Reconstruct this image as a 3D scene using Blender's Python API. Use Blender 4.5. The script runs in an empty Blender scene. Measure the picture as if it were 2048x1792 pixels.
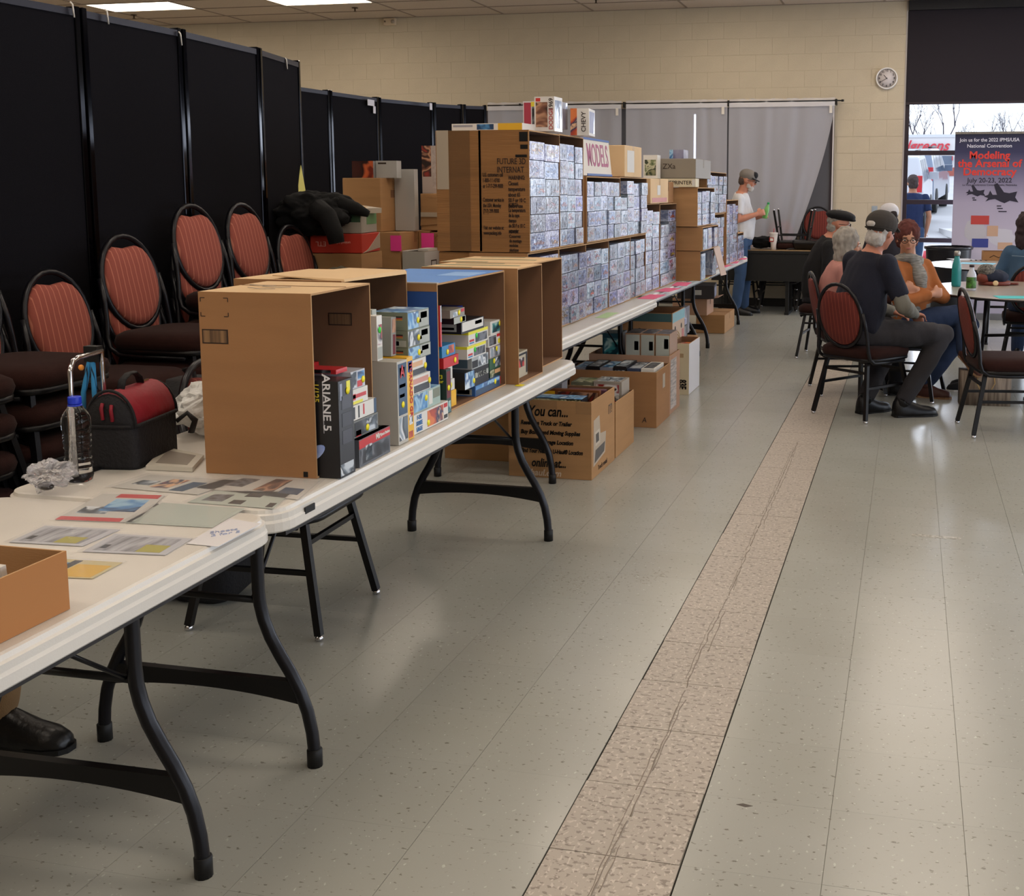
import bpy, bmesh, math, random
from mathutils import Vector, Matrix, Euler, noise
rnd = random.Random(7)
C = bpy.context.scene.collection
sc = bpy.context.scene
PI = math.pi

# ---------------------------------------------------------------- camera, world, lights, exposure
F_PX, YAW, PITCH, ROLL, CAM_H, CX, CY = 2282.99, -0.224324, -0.126623, 0.002689, 1.4698, 1296.97, 670.09
vF = Vector((math.sin(YAW)*math.cos(PITCH), math.cos(YAW)*math.cos(PITCH), math.sin(PITCH)))
_r = Vector((math.cos(YAW), -math.sin(YAW), 0)); _u = _r.cross(vF)
vR = _r*math.cos(ROLL)+_u*math.sin(ROLL); vU = -_r*math.sin(ROLL)+_u*math.cos(ROLL)
camd = bpy.data.cameras.new('camera'); cam = bpy.data.objects.new('camera', camd); C.objects.link(cam)
camd.sensor_fit = 'HORIZONTAL'; camd.sensor_width = 36; camd.lens = F_PX/2048*36
camd.shift_x = (1024-CX)/2048; camd.shift_y = (CY-896)/2048
camd.clip_end = 500
cam.matrix_world = Matrix(((vR.x, vU.x, -vF.x, 0), (vR.y, vU.y, -vF.y, 0), (vR.z, vU.z, -vF.z, CAM_H), (0, 0, 0, 1)))
sc.camera = cam
VO = Vector((0, 0, CAM_H))
def ray(u, v): return vF + vR*((u-CX)/F_PX) - vU*((v-CY)/F_PX)
def atx(u, v, x): d = ray(u, v); return VO + d*(x/d.x)
def aty(u, v, y): d = ray(u, v); return VO + d*(y/d.y)
def atz(u, v, z): d = ray(u, v); return VO + d*((z-CAM_H)/d.z)

sc.view_settings.view_transform = 'Standard'; sc.view_settings.look = 'None'
sc.view_settings.gamma = 1; sc.view_settings.use_curve_mapping = False
sc.view_settings.exposure = 0.60
W = bpy.data.worlds.new('world'); sc.world = W; W.use_nodes = True
nt = W.node_tree; nt.nodes.clear()
wo = nt.nodes.new('ShaderNodeOutputWorld'); wb = nt.nodes.new('ShaderNodeBackground')
wb.inputs['Color'].default_value = (.80, .88, 1.0, 1); wb.inputs['Strength'].default_value = 1.35
nt.links.new(wb.outputs[0], wo.inputs[0])

def area(name, loc, rot, sx, sy, power, col):
    l = bpy.data.lights.new(name, 'AREA'); l.shape = 'RECTANGLE'; l.size = sx; l.size_y = sy
    l.energy = power; l.color = col
    o = bpy.data.objects.new(name, l); C.objects.link(o); o.location = loc; o.rotation_euler = rot
    return o
# daylight through the windows of the right-hand wall and of the back wall
for i, y in enumerate((-2.0, 1.6, 5.2, 8.8, 12.4)):
    area('window_daylight', (5.95, y, 1.75), (0, PI/2, 0), 2.0, 2.6, 34, (.78, .86, 1.0))
area('window_daylight', (2.9, 14.585, 1.30), (-PI/2, 0, 0), 5.6, 2.3, 190, (.78, .86, 1.0))
# the room's fluorescent ceiling fixtures (their own light, one lamp under each diffuser)
WARM = (1.0, .89, .75)

# ---------------------------------------------------------------- helpers
def lin(c):
    if isinstance(c, str):
        c = [int(c[i:i+2], 16)/255 for i in (0, 2, 4)]
    return tuple((x/12.92 if x <= .04045 else ((x+.055)/1.055)**2.4) for x in c)+(1,)
MATS = {}
def mat(name, col, rough=.6, metal=0, spec=.5, noise_amt=0, noise_scale=8, bump=0, bump_scale=60, coat=0, col2=None,
        alpha=1, trans=0, emit=0, coords='Object', stretch=(1, 1, 1), ior=1.45, sheen=0):
    if name in MATS: return MATS[name]
    m = bpy.data.materials.new(name); m.use_nodes = True; MATS[name] = m
    nt = m.node_tree; b = nt.nodes['Principled BSDF']
    b.inputs['Base Color'].default_value = lin(col); b.inputs['Roughness'].default_value = rough
    b.inputs['Metallic'].default_value = metal; b.inputs['Specular IOR Level'].default_value = spec
    b.inputs['Coat Weight'].default_value = coat; b.inputs['Coat Roughness'].default_value = .08
    b.inputs['Alpha'].default_value = alpha; b.inputs['Transmission Weight'].default_value = trans
    b.inputs['IOR'].default_value = ior
    if sheen: b.inputs['Sheen Weight'].default_value = sheen
    if emit:
        b.inputs['Emission Color'].default_value = lin(col); b.inputs['Emission Strength'].default_value = emit
    if noise_amt or col2 or bump:
        tc = nt.nodes.new('ShaderNodeTexCoord'); mp = nt.nodes.new('ShaderNodeMapping')
        mp.inputs['Scale'].default_value = stretch
        nt.links.new(tc.outputs[coords], mp.inputs[0])
    if noise_amt or col2:
        n = nt.nodes.new('ShaderNodeTexNoise'); n.inputs['Scale'].default_value = noise_scale; n.inputs['Detail'].default_value = 4
        nt.links.new(mp.outputs[0], n.inputs['Vector'])
        r = nt.nodes.new('ShaderNodeValToRGB')
        c1 = lin(col); c2 = lin(col2) if col2 else tuple(x*(1-noise_amt) for x in c1[:3])+(1,)
        r.color_ramp.elements[0].position = .35; r.color_ramp.elements[0].color = c2
        r.color_ramp.elements[1].position = .65; r.color_ramp.elements[1].color = c1
        nt.links.new(n.outputs['Fac'], r.inputs[0]); nt.links.new(r.outputs[0], b.inputs['Base Color'])
    if bump:
        n2 = nt.nodes.new('ShaderNodeTexNoise'); n2.inputs['Scale'].default_value = bump_scale; n2.inputs['Detail'].default_value = 3
        nt.links.new(mp.outputs[0], n2.inputs['Vector'])
        bp = nt.nodes.new('ShaderNodeBump'); bp.inputs['Strength'].default_value = bump; bp.inputs['Distance'].default_value = .01
        nt.links.new(n2.outputs['Fac'], bp.inputs['Height']); nt.links.new(bp.outputs[0], b.inputs['Normal'])
    return m

class MB:
    """collects shapes into ONE mesh; M = current transform, k = current material slot"""
    def __init__(s): s.v = []; s.f = []; s.m = []; s.sm = []; s.k = 0; s.M = None; s.smooth = False
    def add(s, vs, fs, smooth=None):
        b = len(s.v)
        s.v += [(s.M @ Vector(p)) if s.M else Vector(p) for p in vs]
        for f in fs: s.f.append([b+i for i in f]); s.m.append(s.k); s.sm.append(s.smooth if smooth is None else smooth)
        return s
    def box(s, x0, x1, y0, y1, z0, z1):
        vs = [(x, y, z) for x in (x0, x1) for y in (y0, y1) for z in (z0, z1)]
        return s.add(vs, [(0, 1, 3, 2), (4, 6, 7, 5), (0, 4, 5, 1), (2, 3, 7, 6), (0, 2, 6, 4), (1, 5, 7, 3)], False)
    def cbox(s, c, d): return s.box(c[0]-d[0]/2, c[0]+d[0]/2, c[1]-d[1]/2, c[1]+d[1]/2, c[2]-d[2]/2, c[2]+d[2]/2)
    def rbox(s, x0, x1, y0, y1, z0, z1, r=.01, n=2):
        """box with rounded vertical corners"""
        pts = []
        for cx, cy, a0 in ((x1-r, y1-r, 0), (x0+r, y1-r, 90), (x0+r, y0+r, 180), (x1-r, y0+r, 270)):
            for i in range(n+1):
                a = math.radians(a0+90*i/n); pts.append((cx+r*math.cos(a), cy+r*math.sin(a)))
        return s.prism(pts, z0, z1)
    def prism(s, pts, z0, z1, ax='z'):
        f = {'z': lambda p, h: (p[0], p[1], h), 'y': lambda p, h: (p[0], h, p[1]), 'x': lambda p, h: (h, p[0], p[1])}[ax]
        n = len(pts); vs = [f(p, z0) for p in pts]+[f(p, z1) for p in pts]
        fs = [tuple(range(n))[::-1], tuple(range(n, 2*n))]+[(i, (i+1) % n, n+(i+1) % n, n+i) for i in range(n)]
        return s.add(vs, fs, False)
    def quad(s, a, b, c, d): return s.add([a, b, c, d], [(0, 1, 2, 3)], False)
    def loft(s, rings, cap=True, smooth=True):
        n = len(rings[0]); vs = [p for r in rings for p in r]; fs = []
        for j in range(len(rings)-1):
            for i in range(n): fs.append((j*n+i, j*n+(i+1) % n, (j+1)*n+(i+1) % n, (j+1)*n+i))
        if cap: fs.append(tuple(range(n))[::-1]); fs.append(tuple(range((len(rings)-1)*n, len(rings)*n)))
        return s.add(vs, fs, smooth)
    def tube(s, pts, r, n=8, cap=True, flat=1.0, square=False, closed=False):
        pts = [Vector(p) for p in pts]; R = r if isinstance(r, (list, tuple)) else [r]*len(pts)
        rings = []; up = None; N = len(pts)
        for i, p in enumerate(pts):
            if closed: t = pts[(i+1) % N]-pts[i-1]
            else: t = pts[min(i+1, N-1)]-pts[max(i-1, 0)]
            t.normalize()
            if up is None:
                up = Vector((0, 0, 1)) if abs(t.z) < .9 else Vector((1, 0, 0))
            up = (up-t*up.dot(t)).normalized(); sd = t.cross(up)
            if square:
                rr = R[i]; rings.append([p+sd*rr*a+up*rr*b*flat for a, b in ((1, 1), (-1, 1), (-1, -1), (1, -1))])
            else:
                rings.append([p+sd*R[i]*math.cos(2*PI*k/n)+up*R[i]*flat*math.sin(2*PI*k/n) for k in range(n)])
        if closed: rings.append(rings[0]); return s.loft(rings, False, not square)
        return s.loft(rings, cap, not square)
    def lathe(s, prof, n=16, c=(0, 0, 0), smooth=True, cap=True):
        return s.loft([[(c[0]+r*math.cos(2*PI*i/n), c[1]+r*math.sin(2*PI*i/n), c[2]+z) for i in range(n)] for r, z in prof], cap, smooth)
    def ell(s, c, r, n=14, m=9, fn=None):
        rings = []
        for j in range(1, m):
            a = PI*j/m
            rings.append([(c[0]+r[0]*math.sin(a)*math.cos(2*PI*i/n), c[1]+r[1]*math.sin(a)*math.sin(2*PI*i/n), c[2]-r[2]*math.cos(a)) for i in range(n)])
        if fn: rings = [[fn(Vector(p)) for p in q] for q in rings]
        return s.loft(rings, True, True)
    def build(s, name, mats, parent=None, loc=(0, 0, 0), rz=0, bevel=0):
        me = bpy.data.meshes.new(name); me.from_pydata([tuple(p) for p in s.v], [], s.f)
        if not isinstance(mats, (list, tuple)): mats = [mats]
        for m in mats: me.materials.append(m)
        me.polygons.foreach_set('material_index', s.m); me.polygons.foreach_set('use_smooth', s.sm); me.update()
        bm = bmesh.new(); bm.from_mesh(me)
        if bevel:
            bmesh.ops.bevel(bm, geom=[e for e in bm.edges if len(e.link_faces) == 2 and e.calc_face_angle(0) > .6], offset=bevel, segments=1, affect='EDGES', clamp_overlap=True)
        bmesh.ops.recalc_face_normals(bm, faces=bm.faces)
        bm.to_mesh(me); bm.free()
        o = bpy.data.objects.new(name, me); C.objects.link(o); o.location = loc; o.rotation_euler = (0, 0, rz)
        if parent: o.parent = parent
        return o

def tag(o, label, cat, group=None):
    o['label'] = label; o['category'] = cat
    if group: o['group'] = group
    return o
def thing(name, label, cat, loc=(0, 0, 0), rz=0, group=None, rot=None):
    o = bpy.data.objects.new(name, None); C.objects.link(o); o.location = loc
    o.rotation_euler = rot or (0, 0, rz); o.empty_display_size = .1
    return tag(o, label, cat, group)
def struct(name, mb, m, parent=None, **k):
    o = mb.build(name, m, parent, **k)
    if not parent: o['kind'] = 'structure'
    return o
KIDS = {}
def dup(root, loc, rz, label, group=None, rot=None, kids=None):
    r = root.copy(); C.objects.link(r); r.location = loc; r.rotation_euler = rot or (0, 0, rz); r['label'] = label
    if group: r['group'] = group
    for ch in (kids or [c for c in root.children]):
        c = ch.copy(); C.objects.link(c); c.parent = r
        for g in ch.children:
            d = g.copy(); C.objects.link(d); d.parent = c
    return r
def text(name, s, size, M, m, parent=None, align='CENTER', ext=.0006, shear=0, bold=0, sx=1, spacing=1):
    """flat lettering as a mesh; M places the text's XY plane"""
    cu = bpy.data.curves.new(name, 'FONT'); cu.body = s; cu.size = size; cu.align_x = align; cu.align_y = 'CENTER'
    cu.extrude = ext; cu.shear = shear; cu.offset = bold; cu.space_character = spacing; cu.resolution_u = 3
    t = bpy.data.objects.new(name, cu); C.objects.link(t)
    dg = bpy.context.evaluated_depsgraph_get(); me = bpy.data.meshes.new_from_object(t.evaluated_get(dg))
    bpy.data.objects.remove(t); bpy.data.curves.remove(cu)
    me.transform(M @ Matrix.Diagonal((sx, 1, 1, 1))); me.materials.clear(); me.materials.append(m)
    o = bpy.data.objects.new(name, me); C.objects.link(o)
    if parent: o.parent = parent
    return o
def plane_px(x, y, z, roll=0):   # text plane facing +X (reading left to right along +Y)
    return Matrix.Translation((x, y, z)) @ Matrix(((0, 0, 1, 0), (1, 0, 0, 0), (0, 1, 0, 0), (0, 0, 0, 1))) @ Matrix.Rotation(roll, 4, 'Z')
def plane_ny(x, y, z, roll=0):   # text plane facing -Y
    return Matrix.Translation((x, y, z)) @ Matrix(((1, 0, 0, 0), (0, 0, -1, 0), (0, 1, 0, 0), (0, 0, 0, 1))) @ Matrix.Rotation(roll, 4, 'Z')
def plane_pz(x, y, z, roll=0):
    return Matrix.Translation((x, y, z)) @ Matrix.Rotation(roll, 4, 'Z')
# ---------------------------------------------------------------- the room
T = .3048
TX0, TY0 = -.7508, 2.2944
CEIL = 3.74; BACK = 14.51
XL, XR, YB = -11.4, 6.0, -5.0

def speckle(name, base, dark, light, dens=.62, rough=.16, seed=0, big=0):
    m = bpy.data.materials.new(name); m.use_nodes = True; nt = m.node_tree; b = nt.nodes['Principled BSDF']
    g = nt.nodes.new('ShaderNodeNewGeometry'); L = nt.links.new
    oi = nt.nodes.new('ShaderNodeObjectInfo')
    def n(scale, det=2, w=0, st=(1, 1, 1)):
        mp = nt.nodes.new('ShaderNodeMapping'); mp.inputs['Scale'].default_value = st; mp.inputs['Location'].default_value = (w, w*2, 0)
        L(g.outputs['Position'], mp.inputs[0])
        x = nt.nodes.new('ShaderNodeTexNoise'); x.inputs['Scale'].default_value = scale; x.inputs['Detail'].default_value = det
        L(mp.outputs[0], x.inputs['Vector']); return x.outputs['Fac']
    def ramp(src, p0, p1):
        r = nt.nodes.new('ShaderNodeMapRange'); r.inputs[1].default_value = p0; r.inputs[2].default_value = p1; L(src, r.inputs[0]); return r.outputs[0]
    def mix(fac, a, b2):
        x = nt.nodes.new('ShaderNodeMix'); x.data_type = 'RGBA'; L(fac, x.inputs[0])
        for i, c in ((6, a), (7, b2)):
            if isinstance(c, str): x.inputs[i].default_value = lin(c)
            else: L(c, x.inputs[i])
        return x.outputs[2]
    c = mix(ramp(n(1.3, 4), .3, .7), base, base if not big else big)
    c = mix(ramp(n(52, 2, 3, (1, 1.6, 1)), dens, dens+.05), c, dark)
    c = mix(ramp(n(60, 2, 9, (1.6, 1, 1)), dens+.02, dens+.07), c, light)
    hv = nt.nodes.new('ShaderNodeHueSaturation'); L(c, hv.inputs['Color'])
    mr = nt.nodes.new('ShaderNodeMapRange'); mr.inputs[3].default_value = .975; mr.inputs[4].default_value = 1.02; L(oi.outputs['Random'], mr.inputs[0]); L(mr.outputs[0], hv.inputs['Value'])
    L(hv.outputs[0], b.inputs['Base Color'])
    r2 = nt.nodes.new('ShaderNodeMapRange'); r2.inputs[3].default_value = rough*.82; r2.inputs[4].default_value = rough*1.25; L(n(2.2, 4, 5), r2.inputs[0]); L(r2.outputs[0], b.inputs['Roughness'])
    bp = nt.nodes.new('ShaderNodeBump'); bp.inputs['Strength'].default_value = .12; bp.inputs['Distance'].default_value = .01
    b.inputs['IOR'].default_value = 1.5
    L(n(3.2, 2, 1), bp.inputs['Height']); L(bp.outputs[0], b.inputs['Normal'])
    return m
M_TILE = speckle('vinyl_tile_grey_green', 'a2a29b', '78746c', 'b6b5ae', .655, .21, big='9c9b92')
M_STRIP = speckle('vinyl_tile_beige_mottled', 'aaa094', '857b70', 'c0b7ab', .565, .36)
M_JOINT = mat('dark_tile_joint', '8e8a7e', .8)
M_JOINT2 = mat('black_strip_joint', '1d1916', .9)

fl = struct('floor', MB().box(XL, XR, YB, BACK+.3, -.08, -.004), M_JOINT)
STRIPX = TX0
# nearest tiles one by one (share one mesh), the rest joined as stuff
g = .0006
tile_me = None
cells = []
for ix in range(-36, 22):
    for iy in range(-24, 41):
        x0 = TX0+ix*T; y0 = TY0+iy*T
        if x0 < XL or x0+T > XR or y0 < YB or y0+T > BACK+.1: continue
        if ix == 0: continue
        cells.append((ix, iy, x0, y0))
def seen(x, y):
    d = Vector((x, y, -CAM_H)); z = d.dot(vF)
    if z < .3: return 0
    u = CX+F_PX*d.dot(vR)/z; v = CY-F_PX*d.dot(vU)/z
    return (1/z**3) if -60 < u < 2110 and v < 1860 else 0
cells.sort(key=lambda c: -seen(c[2]+T/2, c[3]+T/2))
near = [c for c in cells if seen(c[2]+T/2, c[3]+T/2) > 0][:290]
first = None
for ix, iy, x0, y0 in near:
    if first is None:
        b = MB().box(g, T-g, g*.4, T-g*.4, -.004, 0); first = b.build('floor_tile', M_TILE, fl, loc=(x0, y0, 0))
    else:
        o = first.copy(); C.objects.link(o); o.location = (x0, y0, 0)
rest = MB(); ns = set(near)
for c in cells:
    if c not in ns:
        rest.box(c[2]+g, c[2]+T-g, c[3]+g, c[3]+T-g, -.004, 0)
o = rest.build('floor_tile_field', M_TILE, fl); o['kind'] = 'stuff'
jl = MB().box(STRIPX-.0025, STRIPX+.0025, YB, BACK, -.004, -.0035).box(STRIPX+T-.0035, STRIPX+T+.0035, YB, BACK, -.004, -.0035)
jl.build('strip_joint', M_JOINT2, fl)
first = None
for iy in range(-6, 40):
    y0 = TY0+iy*T
    dx = rnd.uniform(-.0012, .0012)
    if first is None:
        first = MB().box(.0035, T-.004, .0012, T-.0012, -.004, 0).build('strip_tile', M_STRIP, fl, loc=(STRIPX, y0, 0))
        o = first
    else:
        o = first.copy(); C.objects.link(o); o.location = (STRIPX+dx, y0, rnd.uniform(0, .0006))
# the crack along the strip: shallow raised ridges with a dark split
cr = MB()
for off, w, ph in ((0, .0022, 0), (.012, .0016, 2.1), (-.01, .0012, 4)):
    pts = []
    y = 1.2
    while y < 6.6:
        x = STRIPX+T*.47+off+.012*noise.noise(Vector((y*1.3, ph, 0)))+.006*noise.noise(Vector((y*14, ph, 3)))
        pts.append((x, y, .0006)); y += .02
    if off:  # broken ridges
        k = 0
        while k < len(pts)-8:
            L_ = rnd.randint(5, 22); seg = pts[k:k+L_]
            if rnd.random() < .6 and len(seg) > 2: cr.tube(seg, [w*rnd.uniform(.5, 1.3) for _ in seg], 4, flat=.5)
            k += L_
    else:
        k = 0
        while k < len(pts)-8:
            L_ = rnd.randint(12, 40); seg = pts[k:k+L_]
            if rnd.random() < .85: cr.tube(seg, [w*rnd.uniform(.4, 1.2) for _ in seg], 4, flat=.5)
            k += L_
cr.build('cracked_ridge', mat('crack_dirt', '8d8275', .8), fl)
# a strip of worn clear tape on the floor
o = MB().box(0, .205, 0, .035, 0, .0008).build('floor_tape', mat('dirty_tape', 'b9b4a8', .25, noise_amt=.5, noise_scale=60), None, loc=tuple(atz(1823, 1072, 0)), rz=-.03)
tag(o, 'short strip of dirty clear tape stuck to the floor', 'tape')
M_MARK = mat('scuff_dark', '4e463e', .6)
o = MB().prism([(-.02, 0), (-.005, .008), (.02, .002), (.004, -.007)], 0, .0006).build('floor_scuff', M_MARK, None, loc=tuple(atz(1489, 1611, 0)))
tag(o, 'small dark scuff mark right of the beige tile strip', 'mark')

rs = random.Random(5); sc_m = MB()
for i in range(240):
    t_ = rs.random(); p = atz(1050+290*t_, 1140+8*t_+rs.gauss(0, 1)*16*(1-t_*.8)+(22*(1-t_) if rs.random() < .6 else 60*math.sin(t_*PI)*.5), 0)
    s_ = rs.uniform(.001, .0035); sc_m.prism([(p.x-s_, p.y), (p.x, p.y+s_*.6), (p.x+s_*1.4, p.y), (p.x, p.y-s_*.6)], 0, .0004)
o = sc_m.build('scuff_speck', mat('scuff_grey', '80776b', .7), fl); o['kind'] = 'stuff'
# ceiling: suspended grid of 4x2 ft panels, parts of the ceiling
M_CEIL = mat('ceiling_panel', 'c4b5a6', .9, bump=.15, bump_scale=180, noise_amt=.08, noise_scale=40)
M_GRID = mat('ceiling_grid_bar', '8f7f72', .7)
ce = struct('ceiling', MB().box(XL, XR, YB, BACK+.3, CEIL+.02, CEIL+.12), mat('ceiling_void', '6e6259', .9))
GX, GY = -5.26, 14.51
LX, LY = 1.2192, .6096
lights_at = set()
for jy in (2, 8, 14, 20, 26):
    for ix in range(-6, 9):
        if ix % 4 == (0 if False else 0): lights_at.add((ix, jy))
lights_at = set()
for jy in (2, 6, 10, 14, 18, 22, 26):
    for ix in (-4, -2, 0, 2, 4, 6):
        if (ix, jy) == (0, 2): continue
        lights_at.add((ix, jy))
M_DIFF = mat('fixture_diffuser', 'fff0de', .5, emit=6.2)
first = None; n_lamps = 0
bars = MB()
for ix in range(-5, 9):
    for jy in range(0, 32):
        x0 = GX+ix*LX; y1 = GY-jy*LY
        if x0 < XL or x0+LX > XR+.3 or y1-LY < YB: continue
        if (ix, jy) in lights_at:
            t = thing('ceiling_light', 'lit fluorescent troffer in the ceiling grid', 'light', (x0+LX/2, y1-LY/2, CEIL), 0, 'fluorescent troffers in the ceiling grid')
            if jy == 2 and ix == -4: t['label'] = 'lit fluorescent ceiling panel above the first tall black partition'; del t['group']
            elif jy == 2 and ix == -2: t['label'] = 'lit fluorescent ceiling panel cut by the top edge above the lower partitions'; del t['group']
            fr = MB(); a, b_ = LX/2-.01, LY/2-.01
            for s_ in (-1, 1):
                fr.box(-a, a, s_*b_-.018, s_*b_+.018 if s_ < 0 else s_*b_, -.006, .02)
                fr.box(s_*a-.018 if s_ > 0 else -a, s_*a if s_ > 0 else -a+.018, -b_, b_, -.006, .02)
            fr.build('frame', mat('white_enamel', 'd9d2c6', .5), t)
            MB().box(-a+.018, a-.018, -b_+.018, b_-.018, 0, .01).build('diffuser', M_DIFF, t)
            continue
        if y1 > 3 and x0 < 2 and False: pass
        if first is None:
            first = MB().box(.012, LX-.012, .012, LY-.012, 0, .02).build('ceiling_panel', M_CEIL, ce, loc=(x0, y1-LY, CEIL+.002)); o = first
        else:
            n_lamps += 1
            if n_lamps > 290: continue
            o = first.copy(); C.objects.link(o); o.location = (x0, y1-LY, CEIL+.002)
for ix in range(-5, 11):
    x = GX+ix*LX
    if XL < x < XR: bars.box(x-.012, x+.012, YB, GY, CEIL-.004, CEIL+.02)
for jy in range(0, 33):
    y = GY-jy*LY
    if y > YB: bars.box(XL, XR, y-.012, y+.012, CEIL-.004, CEIL+.02)
bars.build('grid_bar', M_GRID, ce)
for (u, v), where in (((268, 34), 'left of the smoke detector, above the tall partitions'), ((710, 20), 'nearest the wall-mounted detector'), ((1192, 3), 'above the curtain rod'), ):
    p = atz(u, v, CEIL-.03)
    t = thing('fire_sprinkler', 'small pendant fire sprinkler on the ceiling '+where, 'sprinkler', (p.x, p.y, CEIL))
    MB().lathe([(.04, -.004), (.038, -.010), (.01, -.012)], 12).build('escutcheon', mat('dull_bronze', '5b4a3c', .5, .6), t)
    MB().lathe([(.009, -.01), (.009, -.045), (.022, -.047), (.022, -.051), (.004, -.052)], 10).build('deflector', mat('dull_bronze', '5b4a3c', .5, .6), t)

# back wall of painted concrete blocks; window opening x>-.10
M_BLK = mat('painted_block', 'c4b79f', .75, bump=.25, bump_scale=90, noise_amt=.06, noise_scale=3)
M_MORT = mat('block_mortar', 'bbae95', .85)
WXL = -.115
wb_ = struct('wall_back', MB().box(XL-.2, WXL, BACK+.003, BACK+.22, 0, CEIL+.1), M_MORT)
WZ0, WZ1 = .08, 3.62
bl_me = {}
nb = 0
BH, BWd = .2032, .4064
top_course = CEIL
jz = 0
zc = aty(1735, 239.4, BACK).z   # a measured bed joint
k0 = math.floor(zc/BH); off = zc-k0*BH
small = MB()
for j in range(-1, 19):
    z0 = off+j*BH; z1 = z0+BH
    if z1 < .05: continue
    z0c = max(z0, 0); z1c = min(z1, CEIL+.02)
    if z1c-z0c < .02: continue
    x1 = WXL-(.0 if j % 2 else BWd/2)
    segs = []
    if j % 2 == 0: segs.append((x1, WXL))
    x = x1
    while x > XL: segs.append((max(x-BWd, XL-.1), x)); x -= BWd
    for a, b_ in segs:
        vis = z0c > 2.0 and a > -10.6 or (a > -1.9 and z0c > .7)
        if not vis or nb >= 296:
            small.box(a+.003, b_-.003, BACK, BACK+.02, z0c+.003, z1c-.003); continue
        key = (round(b_-a, 3), round(z1c-z0c, 3))
        if key not in bl_me:
            w, h = key
            m_ = MB().box(.0013, w-.0013, 0, .03, .0013, h-.0013); o = m_.build('block', M_BLK, wb_, loc=(a, BACK, z0c), bevel=.0012); bl_me[key] = o
        else:
            o = bl_me[key].copy(); C.objects.link(o); o.location = (a, BACK+rnd.uniform(-.0012, .0012), z0c)
        nb += 1
o = small.build('block_field', M_BLK, wb_); o['kind'] = 'stuff'
# dark base along the back wall
struct('baseboard_back', MB().box(XL, WXL, BACK-.012, BACK-.0015, 0, .10), mat('black_rubber_base', '1c1a19', .5))
# wall below and above the window and other walls
struct('wall_back_sill', MB().box(WXL, XR, BACK+.02, BACK+.2, 0, WZ0), mat('dark_painted_panel', '3a3436', .6))
struct('wall_back_header', MB().box(WXL, XR, BACK+.02, BACK+.2, WZ1, CEIL+.1), M_MORT)
M_WALL = mat('painted_wall', 'b3a58e', .8, noise_amt=.05)
struct('wall_left', MB().box(XL-.2, XL, YB, BACK, 0, CEIL+.1), M_WALL)
struct('wall_front', MB().box(XL, XR, YB-.2, YB, 0, CEIL+.1), M_WALL)
mw = MB().box(XR, XR+.2, YB, BACK+.2, 0, .75).box(XR, XR+.2, YB, BACK+.2, 2.75, CEIL+.1)
ys = [-5, -3.3, -.7, .3, 2.9, 3.9, 6.5, 7.5, 10.1, 11.1, 13.7, BACK+.2]
for a, b_ in zip(ys[::2], ys[1::2]): mw.box(XR, XR+.2, a, b_, .75, 2.75)
struct('wall_right', mw, M_WALL)

# the big storefront window in the back wall: bronze frame, panes, rolled-down black shade
M_BRZ = mat('bronze_window_frame', '332a30', .4, .3)
M_GLASS = mat('window_glass', 'ffffff', .02, trans=1, ior=1.01, spec=.3)
WY = BACK+.10
w = MB()
def fz(v, u=1850): return aty(u, v, WY).z
m1, m2 = fz(306), fz(404)
cols = [WXL+.005, 1.42, 2.9, 4.4, XR-.02]
w.box(WXL, WXL+.062, WY-.05, WY+.05, WZ0, WZ1)
for cx_ in cols[1:]: w.box(cx_-.03, cx_+.03, WY-.05, WY+.05, WZ0, WZ1)
for z in (WZ0+.03, .86, m1, m2, WZ1-.03): w.box(WXL, XR, WY-.045, WY+.045, z-.028, z+.028)
wf = struct('window_1', w, M_BRZ)
zz = [WZ0+.03, .86, m2, m1, WZ1-.03]
for i in range(4):
    for j in range(4):
        MB().box(cols[i]+.03, cols[i+1]-.03, WY-.004, WY+.004, zz[j]+.03, zz[j+1]-.03).build('pane', M_GLASS, wf)
MB().box(WXL-.006, WXL+.012, BACK-.004, WY-.05, WZ0, CEIL).build('jamb_trim', mat('pale_jamb', 'a79f9a', .4), wf)
sh = thing('roller_shade', 'black roller shade drawn halfway down the big window', 'shade', ((WXL+XR)/2, BACK+.004, aty(1850, 209, BACK+.004).z))
hw = (XR-WXL)/2-.02
MB().box(-hw, hw, -.003, .003, .02, CEIL-.1-sh.location.z).build('shade_cloth', mat('black_shade_cloth', '221c22', .9), sh)
MB().box(-hw, hw, -.008, .008, 0, .03).build('hem_bar', mat('shade_hem', '2b2026', .6), sh)
MB().box(-hw, hw, -.06, .012, CEIL-.12-sh.location.z, CEIL-.005-sh.location.z).build('headbox', mat('shade_headbox', '0d0b10', .5), sh)

# window 2 behind the curtains: black shade in a frame
a = aty(975, 215, BACK).x; b_ = aty(1668, 205, BACK).x
w2 = struct('window_2', MB().box(a, b_, BACK-.03, BACK-.002, .9, 2.5), mat('window_two_shade', '55555b', .9))
for x in (a, -3.86, -2.35, b_-.03): MB().box(x, x+.045, BACK-.045, BACK-.03, .9, 2.5).build('mullion', M_BRZ, w2)
MB().box(b_-.005, b_+.012, BACK-.05, BACK-.03, .9, 2.5).build('white_edge_trim', mat('white_trim', 'cfc9c8', .5), w2)
gl = MB().box(-1.0, 1.0, 0, 0.004, 0, 1); 
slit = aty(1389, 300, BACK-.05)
MB().box(slit.x-.012, slit.x+.012, BACK-.036, BACK-.031, 1.45, 2.42).build('daylight_glow_strip', mat('strip_glow', 'dfe8ff', .5, emit=1.6), w2)  # glowing strip stands in for daylight leaking past the shade; wall behind is solid

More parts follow.
